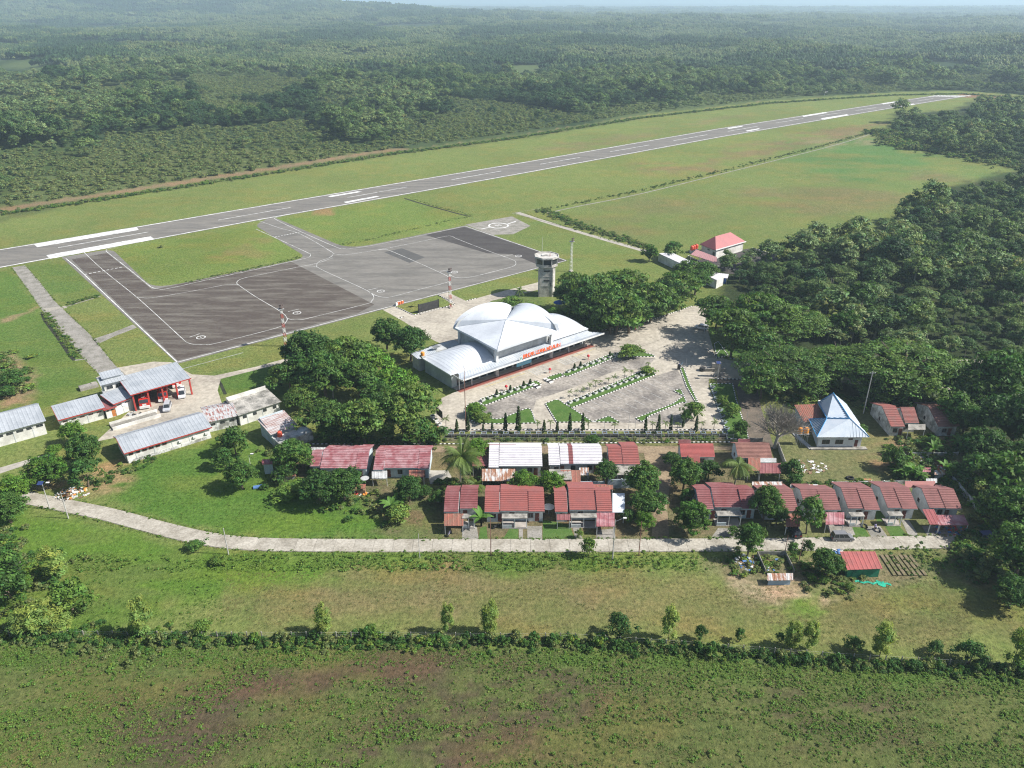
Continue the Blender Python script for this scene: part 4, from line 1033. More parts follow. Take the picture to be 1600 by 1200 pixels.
for u in (-12, -9.2, -6.4, -3.6, -.8, 3, 6, 9, 13, 16, 19, 25, 28, 31, 34): part(T_, 'shop_window', MB().box(u, 3.5, .4, u + 2.1, 3.59, 2.9), glass)
part(T_, 'plinth', MB().box(-13.5, 1.9, 0, 39.5, 3.6, .22), floor_m)
# front canopy, a shallow V in section
can = MB(); cu0, cu1 = -13.8, 41.2
sec = [(-2.1, 4.75), (-.1, 4.25), (2.0, 4.5), (3.62, 4.8)]
for (va, za), (vb, zb) in zip(sec, sec[1:]):
    ends = [(cu0 + (1.5 if va > 1 else 0), va, za), (cu1 - (2.5 if va > 1 else 0), va, za), (cu1 - (2.5 if vb > 1 else 0), vb, zb), (cu0 + (1.5 if vb > 1 else 0), vb, zb)]
    can.sheet(*ends, kind='rib', n=60, th=.12, amp=.04)
part(T_, 'canopy', can, zinc_b)
part(T_, 'fascia', MB().box(cu0, -2.22, 4.5, cu1, -2.12, 4.98), frame_w)
part(T_, 'fascia', MB().box(cu0 - .1, -2.1, 4.3, cu0 - .01, 3.6, 4.75), frame_w)
for u in (-12.6, -8.2, 1.3, 10.5, 14, 22.5, 29.5, 36.5): part(T_, 'post', MB().tube((u, 1.6, .1), (u, 1.6, 4.3), .14, .14, 8), frame_w)
# lettering on the canopy edge
txt = 'BANDAR UDARA MELALAN'; u_a, u_b = 8.0, 22.4
uu = u_a; wid = (u_b - u_a) / len(txt)
for ch in txt:
    if ch != ' ': text_on('letter', ch, (uu + wid / 2, -1.95, 5.75), (R(90), 0, 0), 1.75, orange, T_, .06, bold=.035)
    uu += wid
em = MB(); em.T = Matrix.Translation((7.1, -1.95, 5.6)) @ Matrix.Rotation(R(90), 4, 'X'); em.lathe([(.62, 0), (.62, .08)], 20); part(T_, 'emblem', em, frame_w)
em = MB(); em.T = Matrix.Translation((7.1, -2.05, 5.6)) @ Matrix.Rotation(R(90), 4, 'X'); em.lathe([(.38, 0), (.38, .03)], 16); part(T_, 'emblem_centre', em, M('emblem_green', (.18, .38, .34), (.15, .3, .3), 1, .6, 0))
part(T_, 'letter_rail', MB().box(6.4, -1.98, 4.85, 22.6, -1.92, 4.95), steel)
part(T_, 'banner', MB().box(6.9, -.3, 2.1, 12.6, -.22, 4.1), banner_m)
ban = MB()
for k in range(22):
    x_ = 7.8 + k * .19; z_ = 3.0 + .12 * math.sin(k * 1.7) + .04 * k; ban.box(x_, -.325, z_, x_ + .13, -.31, z_ + .22 + .12 * math.sin(k * 2.3))
ban.box(7.6, -.325, 2.7, 12.2, -.31, 2.76); part(T_, 'banner_print', ban, M('banner_white', (.65, .75, .78)))
# low annexe behind the left vault
part(T_, 'annexe_roof', MB().sheet((-15.2, 18.8, 4.0), (-7.8, 18.8, 4.0), (-7.8, 23.4, 4.5), (-15.2, 23.4, 4.5), 'rib', 14), zinc_b)
part(T_, 'annexe_wall', MB().box(-14.8, 19.2, 0, -8.2, 23.0, 3.98), wall_g)
part(T_, 'rear_wall', MB().box(-8, 20.0, 0, 1.4, 24.4, 4.3), wall_g)
d_ = thing('satellite_dish', 'large white satellite dish on the low grey roof behind the left vault', 'satellite dish', TL(-7.4, 20.6, 5.2), AZ)
dm = MB(); dm.T = Matrix.Rotation(R(-35), 4, 'X') @ Matrix.Rotation(R(10), 4, 'Y'); dm.lathe([(.05, 0), (.6, .08), (1.1, .28), (1.55, .6)], 18); part(d_, 'dish', dm, frame_w)
part(d_, 'mast', MB().tube((0, 0, -.7), (0, 0, .1), .07), steel); part(d_, 'feed_arm', MB().tube((0, 0, .1), (0, .8, 1.1), .03), steel)
d2 = thing('water_tank', 'small orange tank on the left end of the terminal roof', 'water tank', TL(-14.4, 17.6, 5.65), AZ)
part(d2, 'tank', MB().lathe([(.55, 0), (.6, .5), (.58, 1.0), (.25, 1.2)], 12), M('orange_tank', (.70, .28, .05), (.6, .24, .05), 1, .5, .05)); part(d2, 'stand', MB().box(-.7, -.7, -.5, .7, .7, 0), wall_g)

# ---------------------------------------------------------------- control tower
tw = thing('control_tower', 'disused concrete control tower with a glazed cab and stained walls', 'control tower', (*G(853, 460)[:2], 0), R(2)); tw.scale = (1.14, 1.14, 1.0)
stain = M('stained_concrete', (.55, .53, .49), (.27, .255, .23), .55, .9, .3, lo=.42, hi=.66)
octa = lambda r, sq=1: [(r * math.cos(R(22.5 + 45 * i)), r * math.sin(R(22.5 + 45 * i)) * sq) for i in range(8)]
shaft = [(-2.3, -2.3), (1.9, -2.3), (2.9, -1.0), (2.9, 2.3), (-2.3, 2.3), (-2.9, 1.6), (-2.9, -1.6)]
part(tw, 'shaft', MB().prism([(-2.5, -2.4), (1.9, -2.4), (2.8, -1.2), (2.8, 2.4), (-2.5, 2.4)], 0, 11.3), stain)
for z_ in (4.2, 7.8): part(tw, 'ledge', MB().box(-2.56, -2.46, z_, 1.95, -2.4, z_ + .1), stain)
for z_ in (6.1, 9.8):
    part(tw, 'window', MB().box(-1.0, -2.47, z_, .9, -2.4, z_ + .5), dark_open)
part(tw, 'window', MB().box(1.05, -2.48, 4.0, 1.25, -2.4, 5.6), dark_open)
part(tw, 'pilaster', MB().box(-2.62, -2.5, 0, -2.2, -2.4, 11.3), stain); part(tw, 'pilaster', MB().box(1.6, -2.5, 0, 1.95, -2.4, 11.3), stain)
cabp = octa(3.75)
part(tw, 'cab_base', MB().prism(octa(3.3), 11.3, 11.6).prism(cabp, 11.6, 12.6), stain)
part(tw, 'cab_core', MB().prism(octa(2.9), 12.6, 14.8), dark_open)
for i in range(8):
    a, b = Vector((*cabp[i], 0)), Vector((*cabp[(i + 1) % 8], 0)); m_ = MB(); ii = .9
    m_.add([(*(a * .965)[:2], 12.65), (*(b * .965)[:2], 12.65), (*(b * .965)[:2], 14.8), (*(a * .965)[:2], 14.8)], [(0, 1, 2, 3)]); part(tw, 'pane', m_, glass)
    part(tw, 'mullion', MB().box(a.x * .97 - .18, a.y * .97 - .18, 12.6, a.x * .97 + .18, a.y * .97 + .18, 14.8), stain)
part(tw, 'roof_slab', MB().prism(octa(4.25), 14.8, 15.15), stain)
rf = MB(); 
for i in range(8):
    a, b = octa(4.2)[i], octa(4.2)[(i + 1) % 8]; a2, b2 = octa(3.9)[i], octa(3.9)[(i + 1) % 8]
    rf.add([(a[0], a[1], 15.15), (b[0], b[1], 15.15), (b[0], b[1], 15.4), (a[0], a[1], 15.4), (a2[0], a2[1], 15.4), (b2[0], b2[1], 15.4), (a2[0], a2[1], 15.15), (b2[0], b2[1], 15.15)], [(0, 1, 2, 3), (3, 2, 5, 4), (4, 5, 7, 6)])
part(tw, 'parapet', rf, stain)
part(tw, 'beacon', MB().tube((1.0, -.8, 15.1), (1.0, -.8, 16.4), .12, .06), redwhite)
part(tw, 'antenna', MB().tube((-1.4, 2.2, 15.1), (-1.4, 2.2, 19.4), .05, .02), steel)
part(tw, 'roof_hatch', MB().box(-1.6, -.4, 15.15, .3, .8, 15.45), stain)

# ---------------------------------------------------------------- apron floodlight masts
def floodmast(top, base, h, label, lamps=6, dark=True):
    p = G(*base); m_ = thing('floodlight_mast', label, 'light mast', p, AZ, 'floodlight masts beside the apron')
    n = 8
    for k in range(n):
        z0, z1 = h * k / n, h * (k + 1) / n; mb = MB(); s_ = .38 - .1 * k / n
        for sx in (-1, 1):
            for sy in (-1, 1): mb.tube((sx * s_, sy * s_, z0), (sx * s_, sy * s_, z1), .06, .06, 4)
        for sx in (-1, 1): mb.tube((sx * s_, -s_, z0), (sx * s_, s_, z1), .035, .035, 3); mb.tube((-s_, sx * s_, z1), (s_, sx * s_, z0), .035, .035, 3)
        part(m_, 'mast_section', mb, redwhite if k % 2 == 0 and dark else frame_w)
    part(m_, 'platform', MB().box(-.8, -.8, h, .8, .8, h + .12), steel)
    for k in range(lamps):
        a = R(-150 + 100 * (k % 3) / 2 + 20); z_ = h + .5 + .8 * (k // 3); mb = MB(); mb.T = Matrix.Translation((math.cos(a) * .7, math.sin(a) * .7, z_)) @ Matrix.Rotation(a, 4, 'Z')
        mb.box(-.1, -.28, -.22, .15, .28, .25); part(m_, 'lamp', mb, M('lamp_housing', (.16, .12, .11), (.1, .08, .08), 1, .6, .1))
    part(m_, 'base_block', MB().box(-.7, -.7, 0, .7, .7, .4), conc)
floodmast(None, (447, 541), 12.8, 'red and white lattice floodlight mast by the trees at the left end of the apron')
floodmast(None, (704, 481), 13.5, 'red and white lattice floodlight mast on the forecourt beside the grass patch')
mm = floodmast(None, (892, 424), 12.5, 'pale floodlight mast standing on grass right of the control tower', 6, False)
# sign board by the forecourt
bb = thing('sign_board', 'black display board on a concrete strip beside the apron', 'sign board', G(670, 485), AZ)
part(bb, 'panel', MB().box(-4.2, -.15, .3, 4.2, .15, 3.1), black_m)
for u in (-4.2, 4.2): part(bb, 'post', MB().box(u - .15, -.2, 0, u + .15, .2, 3.4), black_m)
part(bb, 'footing', MB().box(-4.6, -2.0, 0, 4.8, -.3, .18), conc)
for i, q in enumerate(((619.5, 477.5), (622, 475.8), (625, 475.2), (628.5, 474))):
    b_ = thing('barrier', 'orange and white barrier on the apron edge, %s' % ('first from the left', 'second from the left', 'third from the left', 'rightmost of four')[i], 'barrier', G(*q), AZ + R(20), 'barriers at the apron edge')
    part(b_, 'body', MB().prism([(-.5, -.3), (.5, -.3), (.35, .3), (-.35, .3)], 0, 1.0), M('barrier_orange', (.62, .16, .06), (.55, .14, .06), 1, .6, .05) if i else frame_w); part(b_, 'top', MB().box(-.35, -.12, 1.0, .35, .12, 1.15), frame_w)
um = thing('parasol', 'blue parasol between dark trees right of the terminal', 'parasol', G(874, 482), 0)
part(um, 'canopy', MB().lathe([(2.3, 2.3), (1.2, 2.8), (.1, 3.2)], 8), M('parasol_blue', (.03, .14, .50), (.03, .12, .42), 1, .7, .05)); part(um, 'pole', MB().tube((0, 0, 0), (0, 0, 3.2), .04), steel)

# ---------------------------------------------------------------- vehicles
tyre_m = M('tyre', (.025, .025, .025), (.035, .035, .035), 1, .9, 0); lamp_m = M('headlight', (.75, .75, .7), (.7, .7, .65), 1, .2, 0); tail_m = M('tail_light', (.45, .03, .03), (.4, .03, .03), 1, .3, 0); rim_m = M('rim', (.45, .45, .46), (.35, .35, .36), 1, .4, 0)
def car(name, label, loc, rz, paint_, L_=4.4, Wd=1.72, H=1.75, nose=1.0, cat='car', tail=.15, group=None):
    c = thing(name, label, cat, loc, rz, group); w2 = Wd / 2; x0, x1 = -L_ / 2, L_ / 2
    mb = MB(); prof = [(x0, .35), (x0 + .02, .85), (x0 + .08, 1.0), (x1 - nose, 1.02), (x1 - .25, .92), (x1, .72), (x1, .35)]
    n = len(prof); P = [(x, -w2, z) for x, z in prof] + [(x, -w2 + .06, z + .0) for x, z in prof]
    ring_ = lambda yy, k: [(x, yy, z) for x, z in prof]
    V = ring_(-w2, 0) + ring_(w2, 0); mb.add(V, [tuple(range(n))[::-1], tuple(range(n, 2 * n))] + [(i, (i + 1) % n, n + (i + 1) % n, n + i) for i in range(n)])
    part(c, 'body', mb, paint_)
    cb = MB(); a0, a1 = x0 + tail, x1 - nose; t0, t1 = a0 + .25, a1 - .75
    lo = [(a0, -w2 + .04, 1.0), (a1, -w2 + .04, 1.0), (a1, w2 - .04, 1.0), (a0, w2 - .04, 1.0)]; hi = [(t0, -w2 + .2, H - .08), (t1, -w2 + .2, H - .08), (t1, w2 - .2, H - .08), (t0, w2 - .2, H - .08)]
    cb.add(lo + hi, [(0, 1, 5, 4), (1, 2, 6, 5), (2, 3, 7, 6), (3, 0, 4, 7), (4, 5, 6, 7)]); part(c, 'windows', cb, glass)
    rf_ = MB().box(t0 - .03, -w2 + .17, H - .08, t1 + .03, w2 - .17, H); part(c, 'roof', rf_, paint_)
    pl = MB()
    for f_ in (0, .33, .66, 1):
        for s_ in (0, 1):
            A_ = Vector(lo[0 if not s_ else 3]).lerp(Vector(lo[1 if not s_ else 2]), f_); B_ = Vector(hi[0 if not s_ else 3]).lerp(Vector(hi[1 if not s_ else 2]), f_); pl.tube(A_, B_, .045, .045, 4)
    part(c, 'pillars', pl, paint_)
    for sx in (x0 + .8, x1 - .8):
        for sy in (-w2 + .1, w2 - .1):
            wmb = MB().tube((sx, sy - .12, .33), (sx, sy + .12, .33), .33, .33, 14); wo_ = part(c, 'wheel', wmb, tyre_m)
            yo = sy + (.125 if sy > 0 else -.125); part(wo_, 'rim', MB().tube((sx, yo - .01, .33), (sx, yo + .01, .33), .2, .2, 10), rim_m)
    for sy in (-w2 + .3, w2 - .3):
        part(c, 'headlight', MB().box(x1 - .06, sy - .18, .62, x1 + .02, sy + .18, .78), lamp_m); part(c, 'tail_light', MB().box(x0 - .02, sy - .14, .65, x0 + .03, sy + .14, .95), tail_m)
    return c
car_silver = M('car_silver', (.45, .46, .49), (.42, .43, .46), 1, .3, 0, spec=.6); car_white = M('car_white', (.75, .75, .76), (.7, .7, .72), 1, .3, 0, spec=.6); car_dark = M('car_grey', (.20, .20, .205), (.18, .18, .19), 1, .3, 0, spec=.6); car_black = M('car_black', (.02, .022, .03), (.03, .03, .035), 1, .25, 0, spec=.6)
car('parked_van', 'dark grey people carrier parked on the front road', G(1315, 843), 0, car_dark, 4.5, 1.7, 1.85, .9)
car('parked_car', 'silver estate car standing in the fire station yard', G(262, 639), R(-75), car_silver, 4.6, 1.75, 1.8, .9)
car('parked_car', 'white car half under trees at the plaza edge', G(1096, 514), R(150), car_white, 4.6, 1.8, 1.75, .9)
car('parked_pickup', 'black car under the maroon lean-to among the trees', G(1240, 833), R(95), car_black, 4.3, 1.7, 1.6, 1.0)
car('parked_car', 'blue-grey car in deep shade at the right end of the front road', G(1543, 842), R(5), M('car_blue', (.10, .11, .22), (.09, .10, .2), 1, .3, 0, spec=.6), 4.4, 1.7, 1.7, 1.0)
am = car('ambulance', 'white minibus under the red-posted shelter, its front showing', G(285, 618), R(-70), car_white, 4.9, 1.85, 2.1, .75, 'minibus')
fire_red = M('fire_red', (.55, .03, .02), (.45, .03, .02), 1, .35, .03, spec=.5)
def fire_truck(label, loc, rz, dk):
    c = thing('fire_truck', label, 'fire truck', loc, rz, 'fire trucks under the shelter')
    b = MB().box(-4, -1.25, .7, 1.5, 1.25, 2.9); b.box(-3.6, -1.05, 2.9, 1.2, 1.05, 3.05); part(c, 'body', b, fire_red)
    cab = MB(); s_ = [(1.6, .55), (1.6, 2.8), (3.3, 2.8), (3.75, 1.8), (3.8, .55)]; n = 5
    cab.add([(x, -1.22, z) for x, z in s_] + [(x, 1.22, z) for x, z in s_], [tuple(range(n))[::-1], tuple(range(n, 2 * n))] + [(i, (i + 1) % n, n + (i + 1) % n, n + i) for i in range(n)]); part(c, 'cab', cab, fire_red)
    ws = MB(); ws.add([(3.36, -1.1, 2.7), (3.36, 1.1, 2.7), (3.77, 1.1, 1.85), (3.77, -1.1, 1.85)], [(0, 1, 2, 3)]); part(c, 'windscreen', ws, glass)
    part(c, 'bumper', MB().box(3.7, -1.28, .4, 4.15, 1.28, 1.0), frame_w); part(c, 'ladder', MB().box(-3.4, -.5, 3.06, 2.8, -.4, 3.2).box(-3.4, .4, 3.06, 2.8, .5, 3.2), steel)
    part(c, 'light_bar', MB().box(2.4, -.8, 2.82, 2.7, .8, 3.0), tail_m); part(c, 'water_cannon', MB().tube((2.0, 0, 2.9), (3.1, 0, 3.3), .1, .08), frame_w)
    part(c, 'grille', MB().box(3.8, -.5, 1.1, 3.84, .5, 1.6), frame_w)
    for sx in (-2.8, 2.7):
        for sy in (-1.1, 1.1): part(c, 'wheel', MB().tube((sx, sy - .17, .5), (sx, sy + .17, .5), .5, .5, 14), tyre_m)
def bay(q, a, L_=4.1): p = G(*q); return p - Vector((math.cos(a), math.sin(a), 0)) * L_
fire_truck('dark red fire truck in the left bay of the shelter', bay((227, 640), R(-68)), R(-68), 1)
fire_truck('bright red fire truck in the middle bay of the shelter', bay((256, 629), R(-68)), R(-68), 0)
fire_truck('red fire truck in the right bay, mostly hidden behind the white minibus', G(274, 598), R(-60), 0)
def motorbike(label, p, rz, col):
    c = thing('motorbike', label, 'motorbike', p, rz, 'motorbikes parked before the houses')
    fr_ = MB().tube((-.55, 0, .55), (.1, 0, .5), .12, .1, 6); fr_.tube((.1, 0, .5), (.5, 0, .8), .1, .07, 6); part(c, 'body', fr_, col)
    part(c, 'seat', MB().box(-.65, -.13, .7, .05, .13, .82), black_m); part(c, 'handlebar', MB().tube((.42, -.33, 1.0), (.42, .33, 1.0), .025, .025, 4).tube((.42, 0, 1.0), (.62, 0, .3), .04, .03, 4), black_m)
    for sx in (-.6, .62): part(c, 'wheel', MB().tube((sx, -.05, .3), (sx, .05, .3), .3, .3, 12), tyre_m)
    part(c, 'headlight', MB().lathe([(.07, 0), (.09, .12)], 6, (.5, 0, .82)), lamp_m)
motorbike('black motorbike on the drive of the striped-roof row house', G(1350, 823), R(120), black_m)
motorbike('white motorbike beside the person in lilac', G(1371, 829), R(110), car_white)
motorbike('black motorbike under the eaves of the second red-roofed house', G(776, 825), R(30), black_m)
motorbike('white and lilac motorbike before the leftmost red-roofed house', G(702, 836), R(70), M('lilac', (.40, .36, .55), (.36, .33, .5), 1, .5, .05))
for i, q in enumerate(((247, 651), )): pass
# ---------------------------------------------------------------- houses
tile_red = M('tile_red', (.33, .105, .09), (.26, .10, .09), .5, .5, .1, 'Object', (1, 1, 1), 0, .35, .7, spec=.4)
tile_mar = M('tile_maroon', (.215, .07, .07), (.28, .125, .125), .35, .55, .12, lo=.4, hi=.7, spec=.4)
tile_fade = M('tile_faded_maroon', (.29, .10, .11), (.42, .25, .26), .5, .55, .15, lo=.42, hi=.62, spec=.4)
tile_pink = M('tile_row', (.265, .115, .105), (.20, .09, .082), .4, .5, .12, spec=.4)
tile_white = M('tile_white', (.62, .60, .62), (.50, .47, .50), .5, .5, .12, lo=.5, hi=.75, spec=.4)
tile_brown = M('tile_brown', (.30, .15, .12), (.22, .11, .09), .5, .6, .2)
rust = M('rusty_sheet', (.52, .52, .51), (.30, .15, .09), .55, .65, .3, 'Object', (2.5, .5, 1), 0, .42, .56)
rust_red = M('rusty_red_sheet', (.31, .11, .08), (.22, .12, .085), .6, .65, .3, 'Object', (2.5, .5, 1))
zinc_o = M('old_zinc', (.50, .51, .50), (.34, .34, .33), .4, .55, .2, spec=.4)
slab_r = M('concrete_canopy', (.36, .34, .30), (.17, .16, .14), .8, .9, .3)
wall_b = M('pale_blue_wall', (.50, .58, .62), (.38, .44, .47), .5, .8, .12)
wall_gr = M('light_grey_wall', (.60, .62, .62), (.44, .46, .46), .5, .8, .12)
wall_m = M('mouldy_wall', (.62, .62, .60), (.24, .24, .22), .5, .9, .25, lo=.42, hi=.6)
tank_o = M('tank_orange', (.75, .30, .03), (.65, .25, .03), 1, .45, .05); tank_r = M('tank_red', (.72, .10, .05), (.6, .09, .05), 1, .45, .05)

def win(root, x, y, z, w_=1.2, h=1.1, axis='y', fr=frame_br, nm='window'):
    """window in a wall facing -Y ('y') or -X ('x'): frame with recessed panes as sub-parts"""
    f_ = MB(); t = .07
    if axis == 'y':
        f_.box(x, y - .06, z, x + w_, y, z + t).box(x, y - .06, z + h - t, x + w_, y, z + h).box(x, y - .06, z, x + t, y, z + h).box(x + w_ - t, y - .06, z, x + w_, y, z + h)
        o = part(root, nm, f_, fr); n = 2 if w_ > .9 else 1
        for i in range(n):
            a = x + t + (w_ - 2 * t) * i / n + .02; b = x + t + (w_ - 2 * t) * (i + 1) / n - .02
            part(o, 'pane', MB().box(a, y - .03, z + t, b, y - .005, z + h - t), glass)
    else:
        f_.box(x - .06, y, z, x, y + w_, z + t).box(x - .06, y, z + h - t, x, y + w_, z + h).box(x - .06, y, z, x, y + t, z + h).box(x - .06, y + w_ - t, z, x, y + w_, z + h)
        o = part(root, nm, f_, fr); part(o, 'pane', MB().box(x - .03, y + t, z + t, x - .005, y + w_ - t, z + h - t), glass)
    return o
def door(root, x, y, w_=.9, h=2.0, mat=None):
    o = part(root, 'door', MB().box(x, y - .05, .15, x + w_, y, .15 + h), mat or frame_br); part(o, 'handle', MB().box(x + w_ - .16, y - .09, 1.05, x + w_ - .08, y - .05, 1.2), steel)
def house(label, secs, ze=3.0, zr=4.9, mat=tile_red, wall=wall_gr, back=True, canopy=None, leans=(), wins=True, name='house', cat='house', group=None, courses=11, eave=.7, gable=True, groupmat=None, wdx=.45):
    """secs: roof sections (x left, x right, y eave, y ridge) surveyed at eave/ridge height"""
    S = []
    for s_ in secs:
        xl, xr, ye, yr = s_[:4]; dz = s_[4] if len(s_) > 4 else 0
        a = G(xl, ye, ze + dz); b = G(xr, ye, ze + dz); rr = G((xl + xr) / 2, yr, zr + dz)
        S.append((a.x, b.x, a.y, rr.y, dz))
    X0 = min(s_[0] for s_ in S); X1 = max(s_[1] for s_ in S); Yf = min(s_[2] for s_ in S)
    Yr = sum(s_[3] for s_ in S) / len(S); Yb = 2 * Yr - Yf
    o = thing(name, label, cat, ((X0 + X1) / 2, Yr, 0), 0, group); ox, oy = (X0 + X1) / 2, Yr
    for i, (x0, x1, y0, y1, dz) in enumerate(S):
        m_ = s_mat = secs[i][5] if len(secs[i]) > 5 else mat
        r_ = part(o, 'roof', MB().sheet((x0 - ox, y0 - oy, ze + dz), (x1 - ox, y0 - oy, ze + dz), (x1 - ox, y1 - oy, zr + dz), (x0 - ox, y1 - oy, zr + dz), 'step', courses), m_)
        if back: part(o, 'roof', MB().sheet((x1 - ox, 2 * y1 - y0 - oy, ze + dz), (x0 - ox, 2 * y1 - y0 - oy, ze + dz), (x0 - ox, y1 - oy, zr + dz), (x1 - ox, y1 - oy, zr + dz), 'step', courses), m_)
        part(r_, 'ridge_cap', MB().tube((x0 - ox, y1 - oy, zr + dz + .1), (x1 - ox, y1 - oy, zr + dz + .1), .11, .11, 5), m_)
        part(r_, 'fascia', MB().box(x0 - ox, y0 - oy - .03, ze + dz - .14, x1 - ox, y0 - oy, ze + dz + .04), frame_w if i % 2 else wall)
    # walls with gables, one bay under each roof section
    x0, x1, y0, y1 = X0 - ox + wdx, X1 - ox - .35, Yf - oy + eave, Yb - oy - eave
    sm_ = sum(1 for q in S if q[1] - q[0] > 1.5)
    for i, (sx0, sx1, sy0, sy1, dz) in enumerate(S):
        a0 = sx0 - ox + (wdx if i == 0 else -.05); a1 = sx1 - ox - (.35 if i == len(S) - 1 else -.05)
        if a1 - a0 < .8: continue
        f0, rr0 = sy0 - oy + eave, sy1 - oy; b1 = 2 * rr0 - (sy0 - oy) - eave; zE, zR = ze + dz, zr + dz
        zt = zE + (zR - zE) / (sy1 - sy0) * eave - .1
        prof = [(f0, 0), (f0, zt), (rr0, zR - .14), (b1, zt), (b1, 0)]; wm = MB()
        wm.add([(a0, y, z) for y, z in prof] + [(a1, y, z) for y, z in prof], [(0, 4, 3, 2, 1), (5, 6, 7, 8, 9), (0, 1, 6, 5), (3, 4, 9, 8), (1, 2, 7, 6), (2, 3, 8, 7)])
        part(o, 'wall', wm, wall)
    fy = lambda xx: next((q[2] - oy + eave for q in S if q[0] - ox - .1 <= xx <= q[1] - ox + .1), y0)
    wdt = x1 - x0
    if wins and wdt > 3:
        n = max(1, int(wdt / 3.4))
        for k in range(n):
            cx = x0 + wdt * (k + .5) / n
            win(o, cx - 1.15, fy(cx - .7), 1.0, 1.1, 1.15)
            if k % 2 == 0: door(o, cx + .35, fy(cx + .7))
        for k in range(int(wdt / 1.6)):
            if k % 3 != 2: yv = fy(x0 + .7 + k * 1.6); part(o, 'vent', MB().box(x0 + .5 + k * 1.6, yv - .02, 2.55, x0 + .9 + k * 1.6, yv, 2.72), dark_open)
        win(o, x0, y0 + (y1 - y0) * .55, 1.1, .8, .9, 'x')
    if canopy:
        for (xa, xb, ya, yb) in canopy:
            a = G(xa, yb, 2.7); b = G(xb, yb, 2.7); c = G(xb, ya, 2.75)
            part(o, 'porch_canopy', MB().box(a.x - ox, a.y - oy, 2.62, b.x - ox, max(c.y - oy, a.y - oy + 1), 2.74), slab_r)
            for q in (a.x + .2, (a.x + b.x) / 2, b.x - .2): part(o, 'porch_post', MB().box(q - ox - .08, a.y - oy + .1, 0, q - ox + .08, a.y - oy + .26, 2.62), frame_w)
            part(o, 'porch_floor', MB().box(a.x - ox, a.y - oy, 0, b.x - ox, y0, .18), floor_m)
            part(o, 'porch_rail', MB().box(a.x - ox + .1, a.y - oy + .05, .18, a.x - ox + (b.x - a.x) * .4, a.y - oy + .15, .95), wall)
    for ln in leans:
        xa, xb, ya, yb, m_, kd = ln[:6]; zl = ln[6] if len(ln) > 6 else 2.3; zh = ln[7] if len(ln) > 7 else 2.8; sk = ln[8] if len(ln) > 8 else 0
        a = G(xa + sk, yb, zl); b = G(xb + sk, yb, zl); c = G(xb, ya, zh); d = G(xa, ya, zh)
        off = Vector((ox, oy, 0)); k = max(3, int((b.x - a.x) / .8))
        part(o, 'lean_to_roof', MB().sheet(a - off, b - off, c - off, d - off, kd, k if kd == 'rib' else 5), m_)
        for q in (a + Vector((.15, .15, 0)), b + Vector((-.15, .15, 0))): part(o, 'lean_to_post', MB().box(q.x - ox - .06, q.y - oy - .06, 0, q.x - ox + .06, q.y - oy + .06, zl), frame_w)
    return o, (ox, oy)
GA, GB_, GC = 'houses of the upper row', 'red-roofed houses of the front row', 'row houses at the right end'
house('faded maroon roofed house behind the big mango tree, leftmost of the upper row', [(484, 500, 729, 705), (500, 555, 732, 703), (555, 573, 733, 703)], mat=tile_fade, wall=wall_b, group=GA, leans=[(486, 540, 699.5, 704, zinc_o, 'rib', 3.2, 3.4)])
house('faded maroon roofed house with pale blue walls and a boat-grey lean-to', [(583, 599, 734.5, 704.5), (599, 653, 731.5, 703), (653, 671, 732.5, 703.5)], mat=tile_fade, wall=wall_b, group=GA, leans=[(581, 605, 736, 748, zinc_o, 'rib', 2.1, 2.6), (639, 663, 735, 746, rust_red, 'rib', 2.4, 2.8), (592, 655, 698, 703, rust_red, 'rib', 3.2, 3.5)])
house('white tile roofed house with a rust-streaked lean-to, left of the two white ones', [(763.5, 779, 731, 700.6), (780, 847.5, 729, 699.7)], mat=tile_white, group=GA, leans=[(753, 805, 733, 752, rust, 'rib', 2.2, 2.9), (750, 806, 694.5, 707, tile_mar, 'step', 3.0, 3.9), (738, 763, 708, 729, tile_mar, 'step', 2.6, 3.0)])
house('white tile roofed house with one red roof sheet, right of the two white ones', [(857.5, 875, 727, 699), (875.8, 889, 725, 698.5), (889, 896, 725, 698.5, .01, tile_mar), (896, 942, 725, 698.5)], mat=tile_white, group=GA, leans=[(876, 907, 735, 757, rust_red, 'rib', 2.1, 2.7), (905, 920, 731, 743, rust, 'rib', 2.4, 2.8)], canopy=[(859, 894, 733, 750)])
house('small bright red roofed house with a flat grey porch roof, right of the white ones', [(952, 973, 725.5, 699), (974, 1000, 726, 697.5)], mat=tile_red, group=GA, canopy=[(964, 1015, 723, 742)])
house('pinkish red roofed house beyond the lane, darker sheets behind it', [(1064, 1117, 714, 694), (1076, 1094, 727, 711, -.4)], mat=M('tile_rose', (.40, .11, .10), (.34, .10, .09), .5, .5, .12, spec=.4), group=GA, leans=[(1060, 1079, 687, 694, tile_mar, 'step', 3.4, 4.2)])
house('brown-red roofed house behind the right coconut palm, grey and maroon additions in front', [(1153, 1207, 716, 693)], mat=tile_brown, wall=wall_b, group=GA, leans=[(1169, 1188, 716, 736, rust_red, 'rib', 2.7, 3.3), (1186, 1213, 716, 723, zinc_o, 'flat', 3.0, 3.05), (1187, 1220, 724, 740, tile_mar, 'rib', 2.7, 3.0), (1153, 1172, 686, 694, tile_mar, 'step', 3.6, 4.3)])
house('maroon two-part roofed house, leftmost of the front row', [(693.5, 716, 800, 768), (718.5, 746, 795, 765)], mat=tile_mar, group=GB_, canopy=[(722, 742, 802.5, 810)], leans=[(694, 724, 803, 822, rust_red, 'rib', 2.2, 2.7)])
house('bright red three-part roofed house, second in the front row', [(757, 780, 800.5, 768), (781.5, 826, 798.5, 766), (826, 851, 799.6, 768)], mat=tile_red, group=GB_, canopy=[(784, 824, 802.5, 810)])
